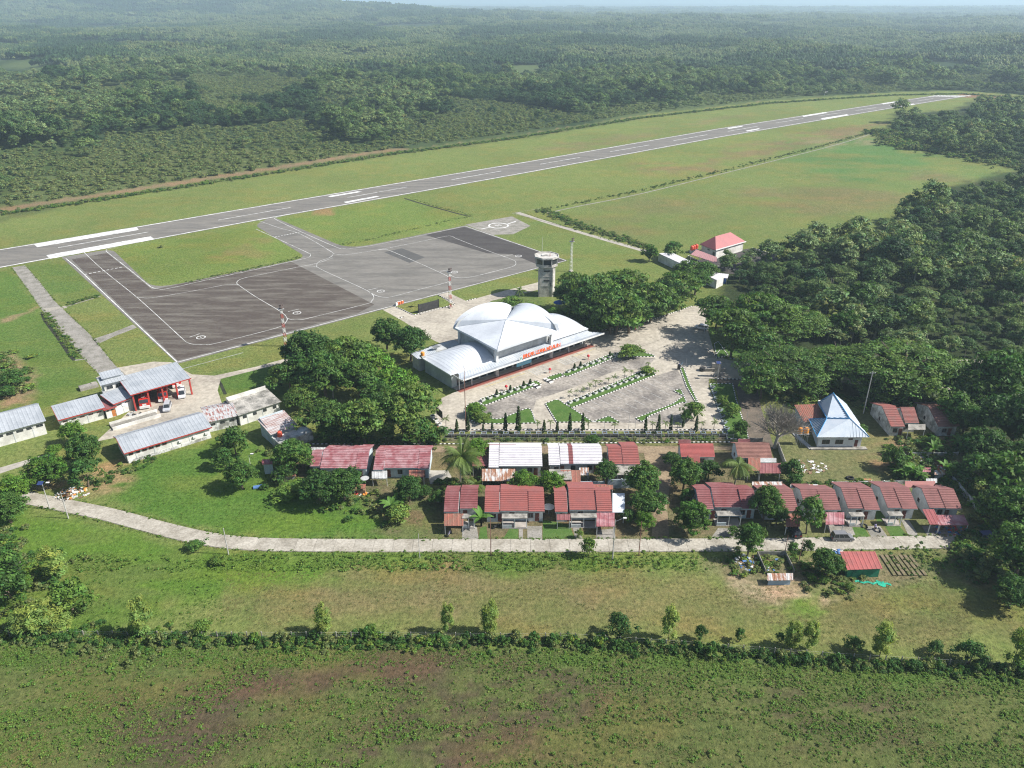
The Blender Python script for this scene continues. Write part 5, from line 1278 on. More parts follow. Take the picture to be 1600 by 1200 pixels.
house('bright red roofed house with a patched maroon carport, third in the front row', [(867, 887, 800, 768), (890, 933, 797, 763.5), (933, 957, 799.6, 766.6)], mat=tile_red, group=GB_, canopy=[(892, 933, 802, 809)], leans=[(932, 960, 801, 823, tile_fade, 'rib', 2.2, 2.7), (870, 891, 804, 813, tile_mar, 'rib', 2.3, 2.7), (957, 976, 771, 801, M('white_sheet', (.66, .70, .74), (.55, .6, .64), 1, .5, .1), 'flat', 2.8, 3.3), (887, 958, 758, 765, rust_red, 'rib', 3.6, 4.0)])
house('maroon roofed house with a pale porch behind the wide round tree', [(1093, 1115, 796, 765), (1117, 1160, 793, 762), (1160, 1184, 795, 765)], mat=tile_mar, wall=wall_b, group=GC, canopy=[(1121, 1160, 798, 806)])
house('red tile roofed row house half hidden by a leafy tree, rusty white sheets behind', [(1193, 1225, 797, 765), (1225, 1248, 799, 766)], mat=tile_pink, group=GC, leans=[(1175, 1222, 753, 766, rust, 'rib', 3.3, 3.6), (1228, 1250, 803, 823, rust_red, 'rib', 2.2, 2.7)])
kw = dict(mat=tile_pink, group=GC, wall=wall_gr, wdx=-2.2 + 2.65)
house('row house with a pink carport and patched grey sheets behind, left of three alike', [(1259, 1286, 797, 765), (1286, 1314, 797, 766)], leans=[(1290, 1319, 801, 820, tile_fade, 'rib', 2.2, 2.7), (1235, 1278, 757, 763, rust, 'rib', 3.0, 3.2)], **kw)
house('row house with a white porch beside two motorbikes', [(1325, 1351, 795, 762.5), (1351, 1375, 797, 764)], canopy=[(1330, 1352, 800, 807)], **kw)
house('row house with a white porch and grass patch, second from the right end', [(1387, 1410, 794, 761.5), (1410, 1434, 795.5, 763)], canopy=[(1390, 1412, 799, 806)], **kw)
hh, (hx, hy) = house('rightmost row house with a striped maroon carport and junk', [(1452, 1478, 794, 763.5), (1478, 1503, 795, 765)], leans=[(1441, 1459, 796, 820, M('striped_sheet', (.34, .10, .10), (.22, .07, .07), 2, .55, .2, 'Object', (4, .3, 1)), 'rib', 2.2, 2.9, 12), (1459, 1506, 805, 821, tile_fade, 'rib', 2.2, 2.6, 8), (1414, 1461, 752, 762, tile_red, 'flat', 3.3, 4.0)], **kw)
# gable end walls that stand left of the row-house roofs
house('weathered house with a patched red roof, at the wood edge behind the yard', [(1392, 1414, 667, 635), (1414, 1436, 661, 637)], ze=3.0, zr=5.4, mat=M('tile_old_red', (.29, .10, .085), (.22, .11, .095), .5, .6, .2), wall=wall_m, leans=[(1419, 1446, 663, 672, slab_r, 'flat', 2.6, 2.8)], courses=12)
house('weathered house with a brown roof half in tree shade, beside the wood', [(1466, 1500, 667, 635)], ze=3.0, zr=5.4, mat=tile_brown, wall=wall_m, courses=12)

# white house with a blue-edged hip roof
def wh():
    blue_roof = M('blue_white_roof', (.64, .69, .74), (.55, .62, .69), .5, .4, .08, spec=.5); blue_trim = M('blue_trim', (.06, .30, .60), (.06, .26, .52), 1, .5, .05)
    FL, FR = G(1276, 682.5, 3.3), G(1358.5, 684, 3.3); FL.y = FR.y = (FL.y + FR.y) / 2
    AP = G(1302, 614.5, 7.4); RM = G(1328, 654.5, 7.0); LM = G(1292, 654, 5.8)
    o = thing('house', 'white house with a blue-edged hipped metal roof in the yard', 'house', (FL.x, FL.y, 0), 0); off = Vector((FL.x, FL.y, 0)); W_ = FR.x - FL.x
    l = lambda p: p - off
    apx, rm, lm = l(AP), l(RM), l(LM); D_ = apx.y + 4.5
    bl = Vector((-3.3, 9.5, 3.3)); BR = G(1322, 631, 3.3) - off
    ll = l(G(1263.5, 655, 3.3)); tp = l(G(1278, 629.5, 3.3))
    fl, fr_ = Vector((0, 0, 3.3)), Vector((W_, 0, 3.3))
    rib_shade = M('rib_shade_blue', (.12, .24, .36), (.10, .20, .30), 1, .5, .05)  # dark ribs on the left slopes: stripes of shade put into the colour
    def tri(nm, pts, mat, k=14, dirn=None, rib=None):
        rb = MB()
        mb = MB(); N = (pts[1] - pts[0]).cross(pts[2] - pts[0]).normalized()
        if N.z < 0: N = -N
        mb.add([p + N * .06 for p in pts] + pts, [tuple(range(len(pts))), tuple(range(len(pts), 2 * len(pts)))[::-1]])
        # raised ribs down the fall line
        fall = Vector((N.x, N.y, 0)).normalized(); across = Vector((-fall.y, fall.x, 0)); 
        ts = [p.dot(across) for p in pts]; a0, a1 = min(ts), max(ts); n_ = int((a1 - a0) / (.62 if rib else .75))
        for i in range(1, n_):
            t = a0 + (a1 - a0) * i / n_; hits = []
            for p, q in zip(pts, pts[1:] + pts[:1]):
                u, v_ = p.dot(across), q.dot(across)
                if (u - t) * (v_ - t) < 0: hits.append(p.lerp(q, (t - u) / (v_ - u)))
            if len(hits) == 2: h0, h1 = hits; (rb if rib else mb).tube(h0 + N * .07, h1 + N * .07, .15 if rib else .06, .15 if rib else .06, 4)
        r_ = part(o, 'roof', mb, mat)
        if rib: part(r_, 'ribs', rb, rib)
        return r_
    tri('roof', [fl, fr_, rm, lm], blue_roof); tri('roof', [fl, lm, ll], blue_roof, rib=rib_shade); tri('roof', [fr_, BR, apx, rm], blue_roof); tri('roof', [tp, lm, rm, apx], blue_roof, rib=rib_shade)
    tri('roof', [tp, apx, BR], blue_roof)
    for a, b in ((fl, lm), (ll, lm), (lm, tp), (rm, fr_), (rm, apx), (tp, apx), (fl, ll), (lm, rm)): part(o, 'ridge_trim', MB().tube(a + Vector((0, 0, .14)), b + Vector((0, 0, .14)), .1, .1, 4), blue_trim)
    part(o, 'wall', MB().prism([(.8, .7), (W_ - 1.3, .7), (W_ - 2.6, D_ - .5), (tp.x + .6, D_ - .5), (tp.x + .4, 9.5), (ll.x + 1.2, 9.3)], 0, 3.3), M('house_white_wall', (.74, .75, .74), (.6, .62, .62), .4, .8, .08))
    for x_ in (1.8, 5.1): win(o, x_, .7, 1.0, 1.9, 1.2)
    win(o, 8.2, .7, 2.2, 1.1, .4); door(o, 9.9, .7, .8, 2.0)
    for x0_, n_ in ((1.9, 6), (5.2, 6), (10, 3)):
        for k in range(n_): part(o, 'vent', MB().box(x0_ + k * .32, .66, 2.75, x0_ + .16 + k * .32, .7, 3.0), frame_br)
    part(o, 'terrace', MB().box(-1.2, -.6, 0, W_, .7, .25), slab_r); part(o, 'walk', MB().prism([(-1.5, -.3), (-.2, -.5), (-2.6, 9), (-3.6, 8.8)], 0, .2), zinc_o)
    a, b, c, d = G(1256, 660, 3.0), G(1289, 656, 3.2), G(1278, 630, 3.6), G(1241, 633, 3.4); 
    part(o, 'annexe_roof', MB().sheet(a - off, b - off - Vector((0, 0, .25)), c - off - Vector((0, 0, .25)), d - off, 'rib', 12), rust_red)
    part(o, 'annexe_wall', MB().prism([((a - off).x + .5, (a - off).y + .5), ((b - off).x - .6, (b - off).y + .5), ((c - off).x - .6, (c - off).y), ((d - off).x + .5, (d - off).y)], 0, 2.9), wall_b)
wh()
for i, q in enumerate(((1246.5, 694), (1256, 694))):
    t_ = thing('water_tank', 'orange water tank on a steel stand, %s of the pair by the bare tree' % ('left', 'right')[i], 'water tank', G(*q), 0, 'orange water tanks by the white house')
    part(t_, 'tank', MB().lathe([(.5, 3.2), (.62, 3.3), (.62, 4.4), (.45, 4.7), (.15, 4.8)], 12), tank_o)
    for sx in (-.5, .5):
        for sy in (-.5, .5): part(t_, 'leg', MB().tube((sx, sy, 0), (sx * .9, sy * .9, 3.2), .05, .05, 4), steel)
    part(t_, 'platform', MB().box(-.65, -.65, 3.1, .65, .65, 3.2), steel)

# ---------------------------------------------------------------- fire station and long sheds (built along the apron direction)
zinc_l = M('light_zinc', (.38, .405, .43), (.30, .325, .35), .25, .45, .1, spec=.5)
patch_m = M('rust_striped_zinc', (.42, .42, .42), (.27, .12, .10), .9, .6, .2, 'Object', (2.6, .8, 1), 0, .5, .58)
def shed(name, label, cat, L0, R0, ze, depth, zr, ridge=.5, mat=zinc_l, wall=wall_w, wins=6, n=None, eave=.6, walls=True, doors=0, front_open=False, trim=True, back=True, zeb=None, ribs=None, winz=1.7, winh=.55, winw=1.1, gable_in=.5):
    a = G(*L0, ze); b = G(*R0, ze); ang = math.atan2(b.y - a.y, b.x - a.x); Ln = math.hypot(b.x - a.x, b.y - a.y)
    o = thing(name, label, cat, (a.x, a.y, 0), ang)
    yr = depth * ridge; zb = zeb if zeb is not None else ze; n = ribs or int(Ln / .9)
    f_ = part(o, 'roof', MB().sheet((0, 0, ze), (Ln, 0, ze), (Ln, yr, zr), (0, yr, zr), 'rib', n), mat)
    if back and ridge < 1: part(o, 'roof', MB().sheet((Ln, depth, zb), (0, depth, zb), (0, yr, zr), (Ln, yr, zr), 'rib', n), mat)
    part(f_, 'ridge_cap', MB().box(-.05, yr - .15, zr + .06, Ln + .05, yr + .15, zr + .16), mat)
    if trim:
        part(f_, 'fascia', MB().box(-.04, -.07, ze - .22, Ln + .04, -.01, ze + .06), red_m)
        tb = MB(); 
        for p, q in (((0, 0, ze), (0, yr, zr)), ((0, yr, zr), (0, depth, zb))): tb.tube(Vector(p) + Vector((-.03, 0, 0)), Vector(q) + Vector((-.03, 0, 0)), .09, .09, 4)
        part(f_, 'bargeboard', tb, red_m)
    if walls:
        x0, x1, y0, y1 = gable_in, Ln - gable_in, eave, depth - eave
        zt0 = ze + (zr - ze) * eave / yr - .06; zt1 = zb + (zr - zb) * eave / max(.1, depth - yr) - .06 if ridge < 1 else zr - .1
        wm = MB(); prof = [(y0, 0), (y0, zt0), (yr, zr - .1), (y1, zt1), (y1, 0)]
        if front_open:
            wm.box(x0, y1 - .2, 0, x1, y1, zt1); wm.box(x0, y0, 0, x0 + .2, y1, zt0); 
        else:
            wm.add([(x0, y, z) for y, z in prof] + [(x1, y, z) for y, z in prof], [(0, 4, 3, 2, 1), (5, 6, 7, 8, 9), (0, 1, 6, 5), (3, 4, 9, 8)])
        part(o, 'wall', wm, wall)
        if not front_open:
            for k in range(wins): win(o, x0 + (x1 - x0) * (k + .5) / wins - winw / 2, y0, winz, winw, winh, fr=frame_br if trim else black_m)
            for k in range(int(Ln / 4.2)): part(o, 'pilaster', MB().box(x0 + 2 + k * 4.2, y0 - .06, 0, x0 + 2.2 + k * 4.2, y0, zt0), wall_gr)
    return o, Ln
a_, LnA = shed('equipment_building', 'cream building with a plain zinc roof cut by the left edge of the photo', 'building', (-30, 685.5), (72, 658), 3.8, 12.5, 5.6, .6, wins=6, winz=2.5, winw=1.5, winh=.6, trim=False)
o_, LnB = shed('station_wing', 'white wing with a zinc roof and red fascia, left of the fire station', 'building', (91, 657), (164, 637), 3.3, 8.6, 4.3, .85, wins=5, winz=2.1, winh=.35)
o2, Ln2 = shed('station_office', 'small white office joined to the fire shelter, a round emblem on its wall', 'building', (177, 632), (209, 620), 3.8, 6.5, 4.5, 1.0, wins=2, winz=2.7, winh=.3, winw=1.3, back=False)
em = MB(); em.T = Matrix.Translation((Ln2 * .5, .52, 2.4)) @ Matrix.Rotation(R(90), 4, 'X'); em.lathe([(.55, 0), (.55, .04)], 18); part(o2, 'emblem', em, wall_gr)
o3, Ln3 = shed('red_link', 'maroon low roof linking the white wing and the office', 'building', (162, 641), (182, 635), 3.0, 6.0, 3.3, 1.0, mat=tile_mar, wins=2, winz=2.0, winh=.35, winw=.5, back=False)
door(o3, Ln3 - 1.3, .6, .9, 2.0, M('orange_door', (.50, .18, .05), (.4, .15, .05), 1, .6, .1))
# fire shelter
o4, Ln4 = shed('fire_shelter', 'open vehicle shelter with a zinc roof on red posts', 'shelter', (204, 617.5), (298.5, 591), 5.2, 12.0, 6.3, .9, front_open=True)
for k in range(5): part(o4, 'post', MB().box(.4 + k * (Ln4 - 1.0) / 4, .5, 0, .8 + k * (Ln4 - 1.0) / 4, .9, 5.1), red_m)
part(o4, 'post', MB().box(Ln4 - .8, 9.5, 0, Ln4 - .4, 9.9, 5.3), red_m); part(o4, 'beam', MB().box(.3, .55, 4.7, Ln4 - .3, .85, 5.05), red_m)
# little watch tower
wt = thing('watch_tower', 'small white watch room with two stacked zinc roofs and a balcony', 'watch tower', (*G(181, 624)[:2], 0), R(38))
part(wt, 'wall', MB().box(-2.4, -2.2, 0, 2.4, 2.2, 6.6), wall_w); part(wt, 'balcony', MB().box(-3.2, -3.4, 3.6, 3.0, -2.2, 3.8).box(-3.2, -3.4, 3.8, 3.0, -3.3, 4.7).box(-3.2, -3.4, 3.8, -3.1, -2.2, 4.7), wall_gr)
part(wt, 'roof', MB().sheet((-3.3, -2.9, 6.3), (3.3, -2.9, 6.3), (3.3, .2, 7.2), (-3.3, .2, 7.2), 'rib', 8), zinc_l); part(wt, 'roof', MB().sheet((3.3, 3.0, 6.3), (-3.3, 3.0, 6.3), (-3.3, .2, 7.2), (3.3, .2, 7.2), 'rib', 8), zinc_l)
part(wt, 'upper_roof', MB().sheet((-2.4, -1.6, 7.5), (2.9, -1.6, 7.5), (2.9, 1.4, 8.3), (-2.4, 1.4, 8.3), 'rib', 7), zinc_l); part(wt, 'upper_wall', MB().box(-2.0, -1.2, 6.8, 2.5, 1.2, 7.5), wall_gr)
for x_ in (-1.9, 0.4): win(wt, x_, -2.2, 4.4, 1.7, 1.2, fr=frame_w)
door(wt, -.1, -2.25, .5, 2.0, frame_br)
# long shed by the lawn with rust-striped extension
o5, Ln5 = shed('long_shed', 'long white shed with a grey zinc roof beside the lawn', 'building', (194, 709), (331, 667.5), 3.2, 10.2, 4.5, .62, wins=0)
for k in range(6): win(o5, 1.0 + k * 1.55, .6, 2.0, 1.0, .6)
for k in (12.5, 16.0, 19.0): part(o5, 'air_conditioner', MB().box(k, .2, 1.5, k + .8, .58, 2.0), frame_w)
for k in range(8):
    part(o5, 'skirt', MB().box(.6 + k * 2.5, .52, 0, 2.9 + k * 2.5, .6, .8), wall_m) if .6 + k * 2.5 + 2.3 < Ln5 else None
o6, Ln6 = shed('patched_shed', 'low shed roofed with rust-striped zinc, continuing the long shed', 'building', (322, 661), (372, 650), 3.1, 9.5, 4.3, .55, mat=patch_m, wall=wall_m, wins=3, trim=False)
o7, Ln7 = shed('flat_roof_building', 'building with a stained grey flat roof beside the grove', 'building', (372, 650), (440, 628), 3.3, 9.0, 3.9, .98, mat=M('stained_flat_roof', (.40, .38, .34), (.15, .145, .13), .35, .9, .35), wall=wall_w, wins=4, winz=1.8, winw=1.0, winh=.8, trim=False, back=False, ribs=3)
o8, Ln8 = shed('striped_shed', 'shed with brown and white striped zinc roof, orange tank beside it', 'building', (423, 680), (466, 665), 3.4, 7.8, 4.6, .95, mat=M('brown_striped_zinc', (.50, .50, .50), (.30, .17, .14), 1.2, .6, .2, 'Object', (.25, 4.5, 1), 0, .42, .58), wall=wall_b, wins=2, trim=False, back=False, ribs=12)
part(o8, 'terrace', MB().box(.3, -3.6, 0, Ln8 + 2, .5, 2.5), wall_m)
tk = thing('water_tank', 'red water tank on the flat terrace of the striped shed', 'water tank', G(437.5, 682, 2.5), 0); part(tk, 'tank', MB().lathe([(.55, 0), (.62, .1), (.62, 1.15), (.45, 1.4), (.12, 1.45)], 12), tank_r); part(tk, 'lid', MB().lathe([(.2, 1.45), (.2, 1.52)], 8), tank_r)
mh = thing('concrete_tank', 'square concrete tank with a hatch on the lawn beside the watch tower', 'tank', G(139, 606), AZ); part(mh, 'basin', MB().box(-2.4, -1.2, 0, 2.4, 1.2, .9), conc_old); part(mh, 'hatch', MB().box(.9, .2, .9, 1.9, .9, 1.1), conc)
# loading ramp and walls by the station office
rp = thing('concrete_ramp', 'low walled concrete ramp in front of the station office', 'ramp', G(212, 658), AZ); part(rp, 'wall', MB().box(-6, -1.8, 0, 6, -1.5, .9), wall_w); part(rp, 'wall', MB().box(-6, 1.5, 0, 6, 1.8, .9), wall_w); part(rp, 'deck', MB().box(-6, -1.5, 0, 5.5, 1.5, .35), conc_old)
for i, (q, c_) in enumerate((((206, 646), black_m), ((210, 645), car_silver))):
    pass
# red-roofed office beyond the grove
def ro():
    A_, B_, C2, D2 = G(1093, 381.5, 4.2), G(1118.5, 391, 4.2), G(1165.5, 377.5, 4.2), G(1130, 366, 4.2)
    o = thing('office_building', 'white office with a pinkish red hipped roof in front of the big field', 'building', ((A_.x + C2.x) / 2, (A_.y + C2.y) / 2, 0)); off = Vector(o.location)
    off.z = 0; a, b, c = A_ - off, B_ - off, C2 - off; d = a + c - b
    e0 = (a + b) / 2; e1 = (c + d) / 2; r0 = e0.lerp(e1, .22); r1 = e0.lerp(e1, .72); r0.z = r1.z = 8.2
    rm_ = M('rose_roof', (.38, .12, .12), (.33, .11, .11), .3, .5, .08, spec=.4); ro_ = []
    for q in ([b, c, r1, r0], [a, b, r0], [c, d, r1], [d, a, r0, r1]):
        mb = MB(); mb.add(list(q), [tuple(range(len(q)))]); mb.add([p - Vector((0, 0, .2)) for p in q], [tuple(range(len(q)))[::-1]]); part(o, 'roof', mb, rm_)
    ce = (a + c) / 2; s_ = lambda p: ((p.x - ce.x) * .9 + ce.x, (p.y - ce.y) * .9 + ce.y)
    part(o, 'wall', MB().prism([s_(a), s_(b), s_(c), s_(d)], 0, 4.15), wall_w)
    part(o, 'fascia', MB().tube(b, c, .25, .25, 4), frame_w)
    u = (b - a).normalized(); 
    for t, z_, h_ in ((.42, 2.6, .5), (.78, .3, 2.4)):
        p = Vector((*s_(a), 0)).lerp(Vector((*s_(b), 0)), t); mb = MB(); n_ = Vector((u.y, -u.x, 0)); q = p + u * 1.3; mb.add([p + n_ * .05 + Vector((0, 0, z_)), q + n_ * .05 + Vector((0, 0, z_)), q + n_ * .05 + Vector((0, 0, z_ + h_)), p + n_ * .05 + Vector((0, 0, z_ + h_))], [(0, 1, 2, 3)]); part(o, 'window', mb, glass)
    a2, b2, c2, d2 = G(1079, 398, 2.6), G(1120, 411, 2.6), G(1120, 402, 3.2), G(1088, 390, 3.2)
    cp = thing('carport', 'pinkish carport roof along the left side of the red-roofed office', 'carport', a2 * 1); off2 = Vector((a2.x, a2.y, a2.z)); cp.location.z = 0; off2.z = 0
    part(cp, 'roof', MB().sheet(a2 - off2, b2 - off2, c2 - off2, d2 - off2, 'rib', 14), M('carport_rose', (.42, .22, .22), (.36, .2, .2), .5, .6, .1))
    for t in (.02, .35, .68, .98): p = (a2 - off2).lerp(b2 - off2, t); part(cp, 'post', MB().box(p.x - .1, p.y - .1, 0, p.x + .1, p.y + .1, 2.6), frame_w)
    for i, q in enumerate(((1081, 391), (1084, 389.6), (1088, 388.2))):
        t_ = thing('water_tank', 'orange tank behind the carport of the red-roofed office, %s of three' % ('left', 'middle', 'right')[i], 'water tank', G(*q, 1.2), 0, 'orange tanks beside the red-roofed office'); part(t_, 'tank', MB().lathe([(.75, 0), (.8, .2), (.8, 1.6), (.4, 2.0)], 12), tank_r); part(t_, 'stand', MB().box(-.8, -.8, -1.2, .8, .8, 0), wall_gr)
    pp = [G(1029, 396, 3.4), G(1048, 394, 3.6), G(1131, 432, 3.6), G(1120, 438, 3.4)]
    lb = thing('long_pale_building', 'long building with a pale flat roof almost hidden by trees', 'building', (pp[0].x, pp[0].y, 0)); o3_ = Vector((pp[0].x, pp[0].y, 0)); part(lb, 'roof', MB().sheet(pp[0] - o3_, pp[3] - o3_, pp[2] - o3_, pp[1] - o3_, 'rib', 24), tile_white)
    part(lb, 'wall', MB().prism([((p - o3_).x, (p - o3_).y) for p in (pp[0], pp[3], pp[2], pp[1])], 0, 3.3), wall_w)
    ks = thing('kiosk', 'blue kiosk under a white pitched sheet at the grove edge', 'kiosk', (*G(1126, 441)[:2], 0), R(-20)); part(ks, 'roof', MB().sheet((-3, -2.4, 2.6), (2.6, -2.4, 2.6), (2.6, 1.2, 3.2), (-3, 1.2, 3.2), 'rib', 8), tile_white); part(ks, 'wall', MB().box(-1.4, -1.4, 0, 1.9, 1.0, 2.6), M('kiosk_blue', (.03, .10, .36), (.03, .09, .3), 1, .7, .1)); [part(ks, 'post', MB().box(x_ - .06, -2.2, 0, x_ + .06, -2.08, 2.6), steel) for x_ in (-2.8, 2.4)]
ro()
# small buildings
def hut(name, label, cat, L0, R0, ytop, ze, zr, mat, wall, kd='rib', ins=.3, group=None, skew=0):
    a, b = G(*L0, ze), G(*R0, ze); c = G(R0[0] + skew, ytop, zr); d = G(L0[0] + skew, ytop, zr); off = Vector((a.x, a.y, 0))
    o = thing(name, label, cat, off, 0, group); part(o, 'roof', MB().sheet(a - off, b - off, c - off, d - off, kd, max(4, int((b.x - a.x) / .8))), mat)
    a, b, c, d = (p - off for p in (a, b, c, d)); part(o, 'wall', MB().prism([(a.x + ins, a.y + ins), (b.x - ins, b.y + ins), (c.x - ins, c.y - ins), (d.x + ins, d.y - ins)], 0, ze - .02), wall)
    return o
g_net = M('green_board', (.03, .22, .13), (.025, .17, .10), 1, .7, .15)
h_ = hut('green_hut', 'red metal roofed hut with green walls below the front road', 'hut', (1324, 891), (1379, 889), 862, 2.2, 2.9, M('hut_red', (.38, .11, .10), (.30, .10, .09), .6, .5, .12), g_net, skew=-12)
part(h_, 'door', MB().box(1.2, .24, .1, 2.0, .28, 1.9), M('green_door', (.02, .14, .09)))
hut('chicken_shed', 'low shed with rusty white sheets and a blue base in the garden', 'shed', (1199, 907.5), (1239, 907), 896, 1.3, 1.6, rust, M('pale_blue_board', (.32, .44, .55), (.28, .4, .5), 1, .8, .1))
h_ = hut('small_house', 'tiny maroon roofed hut between trees left of the upper row', 'hut', (409, 726), (427, 725.5), 718, 2.8, 3.4, tile_fade, wall_b)
hut('small_shed', 'low rusty shed by the little tree in the left yards', 'shed', (430, 746), (462, 744), 739, 1.5, 1.9, rust_red, wall_m)
for i, (x_, y_) in enumerate(((1437, 738), (1460, 742), (1447, 755))):
    hut('scrap_hut', ('small patched hut with a pinkish sheet roof in the scrap yard', 'open hut with a white and red sheet roof in the scrap yard', 'low hut beside banana plants in the scrap yard')[i], 'hut', (x_, y_), (x_ + 17, y_), y_ - 7, 1.7, 2.0, (tile_fade, rust, zinc_o)[i], wall_m)
# garden walls and fences
def wall_run(label, pts, h=1.6, th=.15, mat=None, name='wall', cat='wall', posts=3.0):
    P = GP(pts); o = thing(name, label, cat, P[0] * 1)
    off = P[0]; S = resample(P, posts)
    for a, b in zip(S, S[1:]):
        d = (b - a).normalized(); n_ = Vector((-d.y, d.x, 0)) * th / 2; a2, b2 = a + d * .1 - off, b - d * .1 - off
        mb = MB(); mb.prism([(a2 - n_)[:2], (b2 - n_)[:2], (b2 + n_)[:2], (a2 + n_)[:2]], 0, h); part(o, 'panel', mb, mat or wall_m)
    for a in S: a = a - off; part(o, 'post', MB().box(a.x - .13, a.y - .13, 0, a.x + .13, a.y + .13, h + .12), mat or wall_m)
wall_run('weathered concrete wall right of the last row house', [(1487, 752), (1527, 800)], 1.5)
wall_run('dark garden wall right of the brown-roofed house', [(1215, 700), (1232, 745)], 1.6, mat=slab_r)
wall_run('mouldy wall with panels between the scrap yard and the houses', [(1300, 770 - 12), (1440, 756)], .9)
wall_run('low concrete wall across the scrap yard', [(1420, 712), (1500, 711)], .8, mat=zinc_o)
wall_run('grey wall behind the upper row, right end', [(902, 764), (948, 764)], 2.0, mat=wall_b)
wall_run('grey wall below the flat porch roof', [(950, 763), (1000, 762)], 2.4, mat=wall_b)
wall_run('rough garden fence below the long shed', [(200, 722), (236, 712)], 1.2, mat=slab_r)
wall_run('dark yard wall beside the bare tree', [(1172, 690), (1207, 690)], 1.0, mat=slab_r, posts=3)
# bridge gate post
gp_ = thing('gate_pillar', 'tall dark gate pillar at the plaza entrance', 'pillar', G(1120, 588), 0); part(gp_, 'pillar', MB().box(-.7, -.5, 0, .7, .5, 4.6), slab_r); part(gp_, 'plinth', MB().box(-.9, -.7, 0, .9, .7, .5), slab_r)
